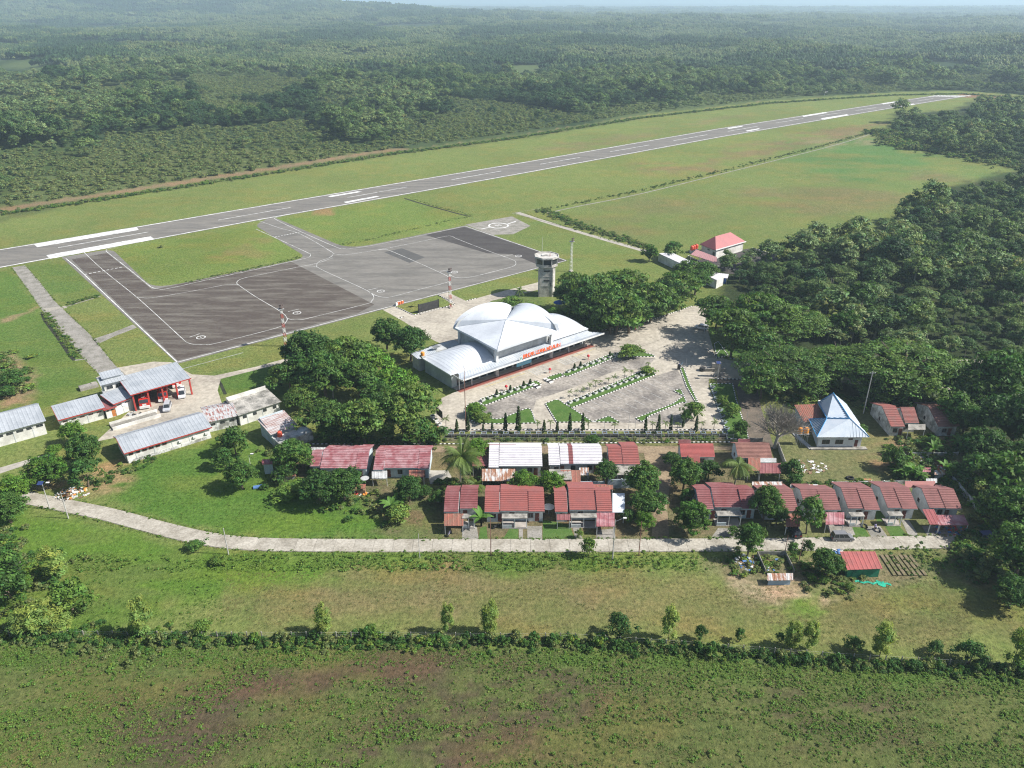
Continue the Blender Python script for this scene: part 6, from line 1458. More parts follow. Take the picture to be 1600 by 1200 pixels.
# ---------------------------------------------------------------- planted trees, one by one
GR1 = 'trees of the grove between the fire station and the terminal'; GR2 = 'trees of the grove right of the terminal'; GR3 = 'trees over the plaza entrance'; GR4 = 'trees in the house gardens'; GR5 = 'slender feathery trees along the field fence'; GR6 = 'trees at the right edge'; GR7 = 'trees at the left edge'; GR8 = 'cypresses along the car park fence'; GR9 = 'slender trees beside the office yard'
T_LIST = [
 # grove left of the terminal
 ('round', 603, 523, 52, 1, 'dense dark green tree at the apron side of the grove, left of two', GR1), ('round', 640, 536, 56, 1, 'dense dark green tree at the grove corner by the forecourt', GR1),
 ('rainb', 575, 553, 66, 1.2, 'bright green spreading tree near the top of the grove', GR1), ('rainb', 615, 585, 70, 1.2, 'bright green tree behind the left end of the terminal', GR1),
 ('rain', 540, 538, 78, 1.3, 'spreading tree with dark crown at the top left of the grove', GR1), ('round', 478, 553, 84, 0.85, 'big dark round crown at the upper left corner of the grove', GR1),
 ('rain', 448, 575, 62, 1.2, 'dark spreading crown at the left tip of the grove', GR1), ('round', 505, 585, 80, 0.9, 'dark round crown in the middle left of the grove', GR1), ('round', 560, 592, 66, 0.9, 'dark crown in the heart of the grove', GR1),
 ('layer', 500, 637, 74, 1.05, 'layered tree at the lower left of the grove, left of two alike', GR1), ('layer', 565, 637, 82, 1.1, 'layered olive green tree at the bottom of the grove', GR1), ('layer', 640, 615, 92, 1.1, 'wide layered tree reaching towards the plaza', GR1), ('layer', 625, 648, 66, 1, 'layered tree behind the yellow-green bush of the grove', GR1),
 ('bright', 604, 676, 25, 1.2, 'small yellow-green round tree at the bottom edge of the grove', GR1), ('fern', 655, 672, 56, 0.7, 'leafy bush at the lower right corner of the grove', GR1), ('fern', 682, 678, 34, 0.6, 'low leafy bush beside the white planters at the grove end', GR1), ('round', 560, 672, 44, 0.8, 'dark low tree at the bottom of the grove above the striped kerb', GR1), ('round', 515, 672, 44, 0.8, 'dark low tree at the bottom left of the grove', GR1), ('round', 590, 625, 60, 0.9, 'dark crown behind the layered trees of the grove', GR1), ('rain', 470, 612, 50, 1.2, 'small spreading crown above the flat-roofed building', GR1),
 # right of the terminal
 ('ball', 931, 507, 31, 1.15, 'clipped bright green ball tree at the right end of the terminal', None), ('ball', 912, 500, 24, 1.1, 'clipped green ball tree half behind the larger one', None),
 ('bright', 866, 492, 30, 0.8, 'yellow-green bush behind the terminal roof, left of the hedge group', GR2), ('ball', 886, 494, 34, 0.7, 'green clipped bush behind the right vault', GR2), ('fernb', 800, 472, 34, 0.5, 'low bush bed behind the high roof', GR2), ('fernb', 825, 479, 30, 0.5, 'low green bush beside the small palm', GR2),
 ('round', 893, 462, 56, 0.9, 'dark crown at the left end of the grove right of the terminal', GR2), ('rain', 925, 440, 84, 1.3, 'wide dark crown at the top of the grove right of the terminal', GR2), ('rain', 975, 432, 86, 1.2, 'spreading crown near the pale building roof', GR2), ('round', 925, 478, 72, 0.95, 'big dark crown low in the grove', GR2),
 ('rain', 965, 465, 90, 1.3, 'spreading crown in the middle of the grove', GR2), ('round', 985, 490, 66, 0.9, 'dark round crown above the striped kerb of the grove', GR2), ('rain', 1020, 452, 80, 1.3, 'spreading crown in the right half of the grove', GR2), ('round', 1012, 482, 48, 0.9, 'dark round crown at the lower right of the grove', GR2), ('round', 1050, 458, 48, 0.9, 'round crown by the plaza mouth', GR2),
 ('rain', 1062, 432, 66, 1.3, 'spreading crown left of the blue kiosk', GR2), ('round', 1088, 440, 44, 0.9, 'round crown beside the blue kiosk', GR2), ('round', 1043, 480, 30, 0.9, 'small round crown at the right tip of the grove', GR2), ('round', 955, 495, 60, 0.9, 'dark crown above the lamp at the kerb corner', GR2), ('rain', 1078, 412, 44, 1.3, 'spreading crown hiding the middle of the pale roof', GR2), ('round', 1102, 424, 36, .9, 'round crown hiding the right end of the pale roof', GR2), ('ball', 1015, 395, 26, 1, 'dark bushy tree at the end of the pale road', GR2), ('fern', 1052, 390, 30, 0.8, 'thin greyish tree left of the red-roofed office', GR2), ('rain', 895, 430, 40, 1.3, 'sparse crown touching the control tower', GR2),
 ('oliverd', 1135, 405, 25, 0.85, 'slender feathery tree before the red-roofed office, leftmost of four', GR9), ('oliverd', 1168, 418, 24, 0.9, 'slender feathery tree by the dark yard, second of four', GR9), ('oliverd', 1193, 426, 24, 0.9, 'slender feathery tree by the dark yard, third of four', GR9), ('oliverd', 1212, 430, 24, 0.85, 'slender feathery tree by the dark yard, rightmost of four', GR9),
 # over the plaza entrance
 ('layer', 1122, 472, 66, 1.1, 'layered dark tree overhanging the plaza, leftmost', GR3), ('layer', 1150, 495, 84, 1.1, 'layered tree behind the white car', GR3), ('rain', 1190, 470, 90, 1.4, 'spreading tree behind the layered trees', GR3), ('rainbig', 1232, 488, 120, 0.78, 'large olive green umbrella crown, upper one beside the wood', GR3),
 ('rain', 1185, 525, 74, 1.3, 'umbrella crown over the road fork', GR3), ('rainbig', 1232, 556, 128, 0.78, 'large umbrella crown over the entrance road', GR3), ('rain', 1195, 580, 70, 1.3, 'umbrella crown above the bare tree', GR3), ('rainbig', 1320, 556, 120, 0.78, 'umbrella crown left of the widest one', GR3), ('rainbig', 1420, 556, 190, 0.66, 'widest umbrella crown, bright green, over the grey road', GR3), ('rainbig', 1372, 583, 104, 0.7, 'dark umbrella crown behind the white hip-roofed house', GR3), ('ball', 1322, 508, 46, 1, 'neat dark dome crown between the umbrella crowns', GR3), ('rain', 1480, 585, 80, 1.3, 'umbrella crown at the right of the grey road', GR3), ('round', 1292, 596, 40, 0.8, 'dark crown in the shade behind the white house', GR3),
 # right edge
 ('round', 1568, 595, 110, 0.95, 'large dark crown at the right edge, highest of the group', GR6), ('round', 1530, 625, 70, 0.95, 'dark crown right of the brown-roofed ruin', GR6), ('round', 1590, 660, 100, 0.95, 'dark crown at the right edge beside the yards', GR6), ('round', 1510, 655, 56, 0.9, 'dark crown shading the brown roof', GR6), ('fern', 1495, 640, 50, 1.1, 'loose tree above the brown roof', GR6), ('round', 1540, 700, 70, 0.9, 'dark crown behind the scrap yard', GR6),
 ('fern', 1570, 745, 84, 0.9, 'bright leafy tree at the right edge by the last house', GR6), ('fern', 1530, 735, 60, 0.8, 'leafy tree between scrap yard and right edge', GR6), ('fern', 1500, 740, 40, 0.7, 'leafy bush right of the banana plants', GR6), ('round', 1590, 800, 90, 0.95, 'dark tree at the right edge above the front road', GR6), ('fern', 1560, 790, 60, 0.9, 'loose tree with yellowing leaves by the last row house', GR6), ('round', 1600, 865, 96, 0.95, 'dark tree at the right edge below the front road', GR6), ('round', 1585, 925, 60, 0.9, 'dark tree at the right edge, lowest', GR6), ('round', 1615, 720, 80, 0.9, 'dark tree cut by the right edge', GR6), ('wood', 1450, 605, 40, 0.8, 'loose leafy tree above the weathered house', GR6), ('fern', 1420, 620, 40, 0.8, 'leafy tree behind the weathered red roof', GR6),
 # gardens
 ('round', 497, 762, 62, 0.85, 'big mango tree on the lawn, darker left half', GR4), ('round', 536, 757, 60, 0.9, 'big mango tree on the lawn, right crown beside it', GR4), ('round', 458, 712, 62, 0.85, 'dark dense tree above the little rusty shed', GR4), ('round', 375, 742, 50, 0.95, 'dark tree in the left yards beside the lawn', GR4), ('fern', 365, 688, 46, 0.9, 'leafy tree below the patched shed', GR4), ('fern', 350, 715, 34, 0.9, 'leafy bush at the lawn edge', GR4), ('fern', 443, 740, 34, 0.7, 'small yellowish tree by the rusty shed', GR4), ('fernb', 455, 765, 50, 0.4, 'low bush row in the left yards', GR4),
 ('round', 638, 764, 46, 0.95, 'round tree beside the pale blue wall', GR4), ('round', 664, 768, 22, 0.9, 'small round bush right of the round tree', GR4), ('fern', 683, 777, 26, 0.8, 'leafy shrub left of the first front-row house', GR4), ('fernb', 622, 803, 36, 0.7, 'bright young shrub on the rough ground', GR4), ('fern', 622, 783, 20, 0.9, 'papaya-like plant on the rough ground', GR4),
 ('bright', 745, 703, 42, 0.9, 'bright round tree behind the left coconut palm', GR4), ('round', 926, 689, 24, 0.8, 'small dark bush on the striped kerb', GR4), ('bright', 818, 753, 42, 0.9, 'green round tree below the white roofs, left of two', GR4), ('bright', 862, 755, 44, 0.9, 'green round tree below the white roofs, right of two', GR4), ('round', 947, 737, 38, 1, 'round tree before the small bright red roof', GR4),
 ('round', 1005, 752, 58, 1.05, 'large round tree left of the dirt lane', GR4), ('round', 1013, 788, 56, 0.8, 'round tree left of the dirt lane, middle one', GR4), ('bright', 1008, 815, 32, 1, 'yellow-green tree near the lamp post by the lane', GR4), ('fern', 982, 806, 24, 0.9, 'small leafy tree beside the maroon carport', GR4), ('round', 1070, 742, 52, 1, 'round tree right of the dirt lane', GR4), ('round', 1050, 718, 28, 0.9, 'small tree at the top right of the dirt lane', GR4), ('fern', 1108, 735, 38, 0.8, 'dark leafy tree between the pink roof and the palm', GR4),
 ('ball', 1083, 810, 60, 0.9, 'wide feathery round tree where the lane meets the road', GR4), ('round', 1172, 842, 46, 1.3, 'tall oval tree below the road edge', GR4), ('round', 1197, 786, 50, 1.2, 'leafy tree covering the red row-house roof', GR4), ('round', 1215, 805, 34, 1, 'leafy tree right of the covered roof', GR4), ('fern', 1266, 803, 44, 1.35, 'tall loose tree before the left row house', GR4), ('fern', 1239, 733, 34, 0.9, 'round shrub left of the yard rubble', GR4), ('fern', 1243, 750, 26, 0.8, 'low shrub behind the row houses', GR4), ('fern', 1146, 829, 18, 0.8, 'little shrub by the pale porch', GR4), ('fern', 1075, 775, 26, 0.8, 'low shrub above the wide feathery tree', GR4),
 ('fern', 1400, 716, 38, 0.9, 'dark leafy tree in the middle of the yard', GR4), ('fern', 1457, 691, 20, 1, 'slim shrub before the brown-roofed ruin', GR4), ('fern', 1345, 675, 20, 1.2, 'small leafy tree right of the blue-edged roof', GR4), ('round', 1293, 880, 48, 0.9, 'round tree left of the green hut', GR4), ('fernb', 1328, 917, 16, 0.8, 'small bush below the green hut', GR4), ('fernb', 1268, 902, 16, 0.7, 'bush in the garden right of the low shed, left one', GR4), ('fernb', 1287, 905, 16, 0.7, 'bush in the garden right of the low shed, right one', GR4), ('fern', 1240, 857, 18, 1.1, 'small papaya plant at the road edge, left', GR4), ('fern', 1263, 853, 18, 1.1, 'small papaya plant at the road edge, right', GR4), ('fernb', 920, 853, 22, 1.5, 'sparse young tree on the verge of the front road', GR4), ('fernb', 905, 833, 12, 1.2, 'small shrub by the porch steps', GR4),
 # left side
 ('bright', 113, 676, 38, 1, 'bright yellow-green tree before the white wing', GR7), ('round', 128, 705, 56, 1, 'dark green tree below the bright one', GR7), ('bright', 84, 704, 26, 0.7, 'bright low bush left of the dark tree', GR7), ('ball', 70, 736, 62, 0.8, 'feathery dark bush by the solar lamp', GR7), ('fern', 132, 738, 50, 0.85, 'dark leafy bush above the rubbish heap', GR7), ('bright', 20, 765, 56, 0.8, 'bright spreading tree at the left edge above the road', GR7), ('round', 10, 795, 60, 0.8, 'dark bush at the left edge beside the road', GR7), ('fern', 20, 590, 44, 0.45, 'low green thicket on the bare mound', GR7), ('fern', 8, 612, 30, 0.5, 'low green thicket at the left edge', GR7),
 ('olive', 80, 878, 40, 0.8, 'feathery olive tree standing alone above the left thicket', GR7), ('fernb', 108, 930, 60, 0.85, 'bright leafy tree in the left thicket', GR7), ('olive', 62, 962, 52, 0.55, 'feathery olive bush low in the left thicket', GR7), ('olive', 90, 968, 40, 0.5, 'feathery olive bush right of its neighbour', GR7), ('olive', 35, 972, 44, 0.5, 'feathery olive bush left of its neighbour', GR7), ('fern', 8, 920, 60, 0.9, 'dark tree in the left thicket at the edge', GR7), ('bright', 33, 912, 32, 0.8, 'small bright bush in the left thicket', GR7), ('fern', 10, 880, 50, 0.8, 'leafy tree at the left edge below the road', GR7), ('fernb', 340, 875, 24, 0.45, 'low bush on the slope by the utility pole', GR7), ('fern', 305, 851, 26, 0.5, 'low dark bush just above the field', GR7),
 # field fence
 ('olive', 218, 962, 36, 1.1475, 'feathery tree leaning on the field fence, leftmost', GR5), ('olive', 503, 966, 28, 1.1475, 'feathery tree at the field fence, second from the left', GR5), ('olive', 700, 964, 22, 1.485, 'slim feathery tree at the field fence below the first houses', GR5), ('olive', 765, 962, 28, 1.35, 'feathery tree at the field fence, right of the slim one', GR5), ('olive', 1048, 973, 28, 1.35, 'feathery tree at the middle of the field fence', GR5), ('olive', 1241, 990, 26, 1.2825, 'left one of the feathery pair at the field fence', GR5), ('olive', 1268, 992, 24, 1.35, 'right one of the feathery pair at the field fence', GR5), ('olive', 1382, 997, 32, 1.2825, 'feathery tree at the field fence right of the pair', GR5), ('olive', 1592, 1012, 32, 1.35, 'feathery tree at the field fence, at the right edge', GR5),
 ('fern', 970, 976, 36, 1, 'leafy small tree at the field fence', GR5), ('fern', 1095, 988, 20, 1.3, 'thin leafy tree at the field fence', GR5), ('fern', 1157, 992, 16, 1.4, 'slim dark bush in the field fence', GR5), ('fern', 1335, 1006, 28, 0.8, 'leafy bush in the field fence right of the pair', GR5), ('fern', 1518, 1020, 42, 0.85, 'large leafy bush at the right of the field fence', GR5), ('fern', 1462, 1012, 26, 0.8, 'leafy bush in the field fence before the large one', GR5), ('fernb', 315, 980, 26, 1, 'leafy bush at the field fence, left part', GR5), ('fernb', 580, 985, 20, 1, 'small leafy tree at the field fence, centre', GR5), ('fern', 1220, 996, 14, 1.3, 'thin bush left of the feathery pair', GR5),
 # plaza
 ('fernb', 985, 548, 36, 0.5, 'pale loose bush at the kerb tip of the plaza', None), ('bright', 743, 640, 30, 0.7, 'yellow-green bush on the rounded island, left', None), ('fernb', 752, 652, 26, 0.5, 'low bush on the rounded island, right', None), ('fernb', 1085, 640, 30, 0.9, 'light green tree at the lower right corner of the car park', None), ('fern', 1073, 650, 20, 0.9, 'dark bush under the light green tree', None), ('fernb', 1145, 640, 26, 0.8, 'pale palm-like shrub on the right lawn', None), ('fernb', 1128, 625, 18, 0.9, 'shrub on the right lawn beside the planters', None), ('fernb', 1012, 578, 22, 0.5, 'green plants at the end of the planter row', None), ('fern', 1158, 668, 26, 0.9, 'thin grey-green shrub at the foot of the right lawn', None), ('fern', 765, 649, 10, 0.9, 'tiny yellowish bush inside the kerb', None),
]
NMS = {'rainbig': 'umbrella_tree', 'olive': 'feathery_tree', 'oliverd': 'feathery_tree', 'ball': 'clipped_tree', 'fernb': 'bush', 'fern': 'leafy_tree', 'rain': 'umbrella_tree', 'rainb': 'umbrella_tree', 'layer': 'layered_tree', 'round': 'dense_tree', 'bright': 'bright_tree', 'wood': 'leafy_tree'}
for k_, x_, y_, w_, hs_, lb, gr in T_LIST:
    bush = 'bush' in lb or 'shrub' in lb
    tree(k_, x_, y_, w_ * 1.06, hs_, name='bush' if bush else NMS[k_], label=lb, cat='bush' if bush else 'tree', group=gr)
# cypresses
for i, (x_, yb, h_) in enumerate(((731, 674, 30), (755, 674, 13), (810, 677, 42), (790, 675, 31), (850, 676, 20), (870.5, 675, 18), (890, 675, 30), (910, 675, 31), (1008, 676, 26), (1028, 676, 30), (1047.5, 673, 24), (1087, 675, 27), (714, 675, 20), (769, 672, 14), (1067, 668, 14))):
    p = G(x_, yb); H_ = h_ * SC(x_, yb) / .88; rad_ = (H_ * .22 if H_ > 4 else H_ * .3) * .5 / .72 * (1.1); 
    put_tree('cyp', p, rad_, H_ / (rad_ * 5.6), name='cypress', label='%s cypress at the car park fence, %s' % ('tall slim' if h_ > 25 else 'short slim', ['leftmost tall one by the bushy island', 'small one right of the leftmost tall one', 'tallest of all', 'left neighbour of the tallest', 'first right of the tallest', 'second right of the tallest', 'left of the central pair', 'right of the central pair', 'first of the right group', 'second of the right group', 'third of the right group', 'last of the right group', 'behind the left coconut palm', 'ragged one before the bushy island', 'pale one by the light green tree'][i]), cat='cypress', group=GR8)
# palms
make_palm('tall coconut palm before the dirt yard, left of the white roofs', G(719.5, 757), 5.6, 7.5, nf=26, seed=2, lean=.5, drop=1.5)
make_palm('coconut palm in front of the brown-red roof', G(1147, 762), 4.6, 6.2, nf=22, seed=3, lean=.3, drop=1.5)
make_palm('small fan palm above the grove in full leaf', G(521, 622), 2.6, 5.0, nf=16, seed=4, name='palm')
make_palm('young palm at the grass bed behind the terminal', G(811, 473), 3.2, 4.6, nf=16, seed=5, name='palm')
make_palm('low young palm before the white-roofed house, right of the tall palm', G(742, 765), 3.0, 1.4, nf=14, seed=6, name='palm')
make_palm('palm-like tree below the patched shed', G(362, 700), 3.4, 2.4, nf=14, seed=7, name='palm')
pr = make_palm('little palm on the striped planting strip of the car park', G(890, 622), 1.15, 2.1, nf=9, seed=8, name='small_palm', thick=.07, group='little palms of the car park', lean=.05)
side_ = ['first', 'second', 'third', 'fourth', 'fifth', 'sixth', 'seventh', 'eighth', 'ninth', 'tenth', 'eleventh']
pr['label'] = 'little palm behind the lower planter row, first from the left'
for i, q in enumerate(((900, 619), (911, 618), (921, 612), (930, 608), (939, 604), (950, 601), (959, 599), (976, 590), (986, 588), (1012, 577))):
    dup(pr, G(*q), i * 1.1, 'little palm behind the lower planter row, %s from the left' % side_[i + 1], scale=.85 + .12 * (i % 4))
for i, (q, s_) in enumerate((((697, 668), 1.2), ((840, 672), 1), ((860, 672), 1.1), ((919, 672), 1.1), ((960, 674), 1), ((1039, 674), 1.1), ((1058, 674), 1), ((1096, 672), 1), ((1115, 672), 1.1), ((1019, 673), 1))):
    dup(pr, G(*q), i * 1.7, 'little palm in the fence row, %s from the left' % (side_ + [''])[i], scale=s_ * 1.1, group='little palms along the car park fence')
# bare tree: fine upswept grey branches
def bare_tree():
    r = np.random.default_rng(60); o = thing('bare_tree', 'leafless grey tree with a dense fan of twigs beside the white house', 'tree', G(1210, 700), 0)
    tr, br, tw = MB(), MB(), MB(); tr.tube((0, 0, 0), (.3, 0, 3.0), .34, .26, 8)
    H_ = 11.0
    for i in range(16):
        a = 6.28 * i / 16 + r.random() * .4; el = r.uniform(.45, 1.35); p = Vector((.3, 0, 2.2 + r.random() * 1.2)); d = Vector((math.cos(a) * math.cos(el), math.sin(a) * math.cos(el), math.sin(el))); L1 = r.uniform(2.2, 3.4)
        q = p + d * L1; br.tube(p, q, .12, .07, 5)
        for j in range(7):
            d2 = (d + Vector(r.normal(size=3) * .38) + Vector((0, 0, .25))).normalized(); q2 = p.lerp(q, r.uniform(.4, 1)); e2 = q2 + d2 * r.uniform(1.6, 3.0); br.tube(q2, e2, .05, .025, 4)
            for k in range(14):
                d3 = (d2 + Vector(r.normal(size=3) * .45) + Vector((0, 0, .3))).normalized(); q3 = q2.lerp(e2, r.uniform(.25, 1)); tw.tube(q3, q3 + d3 * r.uniform(1.0, 2.4), .03, .012, 3, cap=False)
    o.scale = (1.45, 1.45, 1.3); part(o, 'trunk', tr, bark_grey); part(o, 'branches', br, bark_grey); part(o, 'twigs', tw, bark_grey)
bare_tree()
bt2 = thing('bare_shrub', 'dry white branches in the left thicket', 'shrub', G(30, 890), 0); mb = MB()
for i in range(60):
    r = RNG; a = r.random() * 6.28; el = r.uniform(.3, 1.4); L_ = r.uniform(1, 3.2); p = Vector((0, 0, r.random())); mb.tube(p, p + Vector((math.cos(a) * math.cos(el) * L_, math.sin(a) * math.cos(el) * L_, math.sin(el) * L_)), .04, .01, 3)
part(bt2, 'branches', mb, bark_grey)
# banana plants
def banana(label, p, s_=1, seed=1):
    r = np.random.default_rng(seed); o = thing('banana_plant', label, 'plant', p, r.random() * 6, 'banana plants'); o.scale = (s_,) * 3
    part(o, 'stem', MB().tube((0, 0, 0), (0, 0, 1.5), .14, .09, 6), leaf_ban)
    for i in range(8):
        a = 6.28 * i / 8 + r.random() * .4; el = r.uniform(.5, 1.2); d = Vector((math.cos(a) * math.cos(el), math.sin(a) * math.cos(el), math.sin(el))); s2 = Vector((-math.sin(a), math.cos(a), 0)); p0 = Vector((0, 0, 1.4)); mb = MB(); pts = [p0]
        for j in range(4): pts.append(pts[-1] + d * .55); d = (d + Vector((0, 0, -.35))).normalized()
        ww = [.08, .3, .34, .26, .03]; V = []
        for q, w__ in zip(pts, ww): V += [q - s2 * w__ + Vector((0, 0, .06)), q, q + s2 * w__ + Vector((0, 0, .06))]
        F = []
        for j in range(4): F += [(3 * j, 3 * j + 1, 3 * j + 4, 3 * j + 3), (3 * j + 1, 3 * j + 2, 3 * j + 5, 3 * j + 4)]
        mb.add(V, F); f_ = part(o, 'leaf', mb, leaf_ban); tint_me(f_.data, r.uniform(.8, 1.25))
for i, (q, lb) in enumerate((((1404, 748), 'banana plant at the left of the clump behind the row houses'), ((1414, 750), 'banana plant second in the clump behind the row houses'), ((1425, 747), 'banana plant in the middle of the clump behind the row houses'), ((1434, 751), 'banana plant at the right of the clump behind the row houses'), ((1456, 712), 'banana plant before the low wall of the scrap yard'), ((1475, 745), 'banana plant beside the open hut, left'), ((1486, 748), 'banana plant beside the open hut, right'), ((620, 795), 'banana plant on the rough ground left of the front row'), ((612, 803), 'banana plant beside the bright young shrub'), ((1098, 745), 'banana plant under the pink roof'), ((1495, 700), 'yellowing banana plant in the shade'), ((752, 822), 'banana plant between the first two front-row houses'))):
    banana(lb, G(*q), 1.1 + .15 * (i % 3), 70 + i)

# ---------------------------------------------------------------- planters of the car park
pl_white = M('planter_white', (.74, .74, .72), (.58, .58, .55), .8, .8, .1); soil_m = M('planter_soil', (.10, .08, .055), (.08, .07, .05), 2, .95, .2); pl_grey = M('planter_grey', (.30, .36, .40), (.22, .26, .29), .8, .8, .12)
def planter(label, p, group, plant=None, w_=1.15, mat=pl_white, h=.75, ang=AZ):
    o = thing('planter', label, 'planter', p, ang, group); a = w_ / 2; b = a * .78
    mb = MB(); mb.add([(-b, -b, 0), (b, -b, 0), (b, b, 0), (-b, b, 0), (-a, -a, h), (a, -a, h), (a, a, h), (-a, a, h), (-a + .14, -a + .14, h), (a - .14, -a + .14, h), (a - .14, a - .14, h), (-a + .14, a - .14, h), (-a + .16, -a + .16, h - .2), (a - .16, -a + .16, h - .2), (a - .16, a - .16, h - .2), (-a + .16, a - .16, h - .2)],
        [(0, 1, 5, 4), (1, 2, 6, 5), (2, 3, 7, 6), (3, 0, 4, 7), (4, 5, 9, 8), (5, 6, 10, 9), (6, 7, 11, 10), (7, 4, 8, 11), (8, 9, 13, 12), (9, 10, 14, 13), (10, 11, 15, 14), (11, 8, 12, 15)])
    part(o, 'box', mb, mat); sm = MB(); c_ = a - .16; sm.add([(-c_, -c_, h - .16), (c_, -c_, h - .16), (c_, c_, h - .16), (-c_, c_, h - .16)], [(0, 1, 2, 3)]); part(o, 'soil', sm, soil_m)
    if plant == 'ball':
        c = bpy.data.objects.new('plant', KINDS['cyp'][1][0]); COL.objects.link(c); c.parent = o; c.location = (0, 0, h - .2); c.scale = (.72, .72, .33)
    elif plant == 'low':
        c = bpy.data.objects.new('plant', KINDS['shrub'][0][0]); COL.objects.link(c); c.parent = o; c.location = (0, 0, h - .25); c.scale = (.42, .42, .35)
def nth(i, n): return 'first from the left' if i == 0 else 'last at the right' if i == n - 1 else '%s from the left' % (['', 'second', 'third', 'fourth', 'fifth', 'sixth', 'seventh', 'eighth', 'ninth', 'tenth', 'eleventh', 'twelfth', 'thirteenth', 'fourteenth', 'fifteenth', 'sixteenth', 'seventeenth', 'eighteenth', 'nineteenth', 'twentieth'] + ['%dth' % k for k in range(20, 60)])[i]
def rowp(pts_a, pts_b, n, lab, grp, plants, **k):
    A, B = G(*pts_a), G(*pts_b)
    for i in range(n): planter(lab % nth(i, n), A.lerp(B, i / (n - 1)), grp, plants[i % len(plants)] if len(plants) != n else plants[i], **k)
rowp((754.5, 627), (828.5, 603), 8, 'white square planter in the left bed before the terminal, %s', 'white planters before the terminal', ['low', 'low', 'ball', 'low', 'ball', 'low', 'ball', 'ball'])
rowp((888, 582), (961.5, 556.5), 9, 'white square planter in the right bed before the terminal, %s', 'white planters before the terminal', ['low', 'ball', 'ball', 'low', 'low', 'low', 'low', 'ball', 'low'])
rowp((890.5, 630.5), (1013, 584.5), 14, 'white square planter in the long car park row, %s', 'white planters of the long car park row', ['low'])
rowp((705, 682), (1132, 681), 26, 'tapered concrete planter along the car park fence, %s', 'planters along the car park fence', [None, 'low', None, None, 'low', 'low', None, 'low'], mat=pl_grey, h=1.1, ang=0, w_=1.3)
rowp((676, 653), (697, 677), 5, 'white planter in the slanting row at the left plaza gate, %s', 'planters at the left plaza gate', [None, 'low'])
rowp((1113, 607), (1135, 672), 8, 'pale planter along the right lawn kerb, %s', 'planters along the right lawn', ['low'], mat=pl_grey)
for i, (x_, y_, s_) in enumerate(((1112, 606, .6),)): pass
# car park fence: dark panels between the planters
fc = thing('car_park_fence', 'low dark fence behind the row of concrete planters', 'fence', G(700, 684), 0); A_, B_ = G(700, 684), G(1135, 683); n_ = 44; off = A_.copy()
for i in range(n_):
    a, b = A_.lerp(B_, i / n_) - off, A_.lerp(B_, (i + .94) / n_) - off
    part(fc, 'panel', MB().box(a.x, a.y - .05, .1, b.x, a.y + .05, 1.0), black_m)
wf = thing('wire_fence', 'wire fence on thin posts between the verge and the car park', 'fence', G(695, 689), 0); off = G(695, 688.5); A_, B_ = off.copy(), G(1145, 688)
for i in range(41):
    a = A_.lerp(B_, i / 40) - off; part(wf, 'post', MB().box(a.x - .05, a.y - .05, 0, a.x + .05, a.y + .05, 1.9), steel)
mb = MB(); [mb.box(0, -.012, z_, (B_ - off).x, .012, z_ + .02) for z_ in (.5, 1.0, 1.5, 1.85)]; part(wf, 'wire', mb, steel)
# little structures of the plaza
hyd = M('hydrant_red', (.60, .05, .06), (.5, .05, .05), 1, .5, .05)
for i, (q, lb) in enumerate((((791, 610), 'red dome marker in the left bed before the terminal'), ((859, 583), 'red dome marker by the steps between the beds'), ((919, 562), 'red dome marker in the right bed before the terminal'), ((993, 516), 'red dome marker at the kerb by the lamp'), ((684, 676), 'red box at the left plaza gate'))):
    o = thing('red_marker', lb, 'marker', G(*q), 0, 'red markers of the plaza'); part(o, 'post', MB().tube((0, 0, 0), (0, 0, 1.1), .09, .09, 6), hyd); part(o, 'dome', MB().lathe([(.42, 1.1), (.45, 1.35), (.3, 1.65), (.08, 1.75)], 10), hyd)
for s_i, (q, lb) in enumerate((((836, 603), 'black and white steps left of the walk'), ((856, 595), 'black and white steps right of the walk'))):
    o = thing('steps', lb, 'steps', G(*q), AZ)
    for k in range(5): part(o, 'step', MB().box(-.7, -1.8 + k * .65, 0, .7, -1.8 + k * .65 + .6, .25 + .1 * (k % 3)), white_p if k % 2 == 0 else black_p)
sg = thing('sign_board', 'dark sign board standing slanted at the left plaza gate', 'sign board', G(687, 655), R(-58)); part(sg, 'panel', MB().box(-1.7, -.08, .9, 1.7, .08, 3.0), black_m); [part(sg, 'post', MB().box(x_ - .08, -.08, 0, x_ + .08, .08, .9), steel) for x_ in (-1.5, 1.5)]
gh = thing('gate_house', 'dark little gate counter with a rounded end at the plaza entrance', 'counter', G(1098, 579), 0); part(gh, 'counter', MB().box(0, -.8, 0, 6.5, .8, 1.0), slab_r); part(gh, 'rounded_end', MB().lathe([(.9, 0), (1.0, .5), (.9, 1.05)], 12, (-.1, 0, 0)), black_m); part(gh, 'booth', MB().box(2.6, -.4, 1.0, 3.5, .5, 2.4), slab_r)
sl = thing('barrier_box', 'black barrier machine at the head of the slim planted strip', 'machine', G(1061, 577), 0); part(sl, 'box', MB().box(-.5, -.4, 0, .3, .4, 1.6), black_m); part(sl, 'arm', MB().tube((.3, 0, 1.2), (.9, 0, 2.3), .08, .06), banner_m); part(sl, 'lamp', MB().lathe([(.1, 1.6), (.1, 1.9)], 6), M('lamp_blue', (.1, .12, .4)))

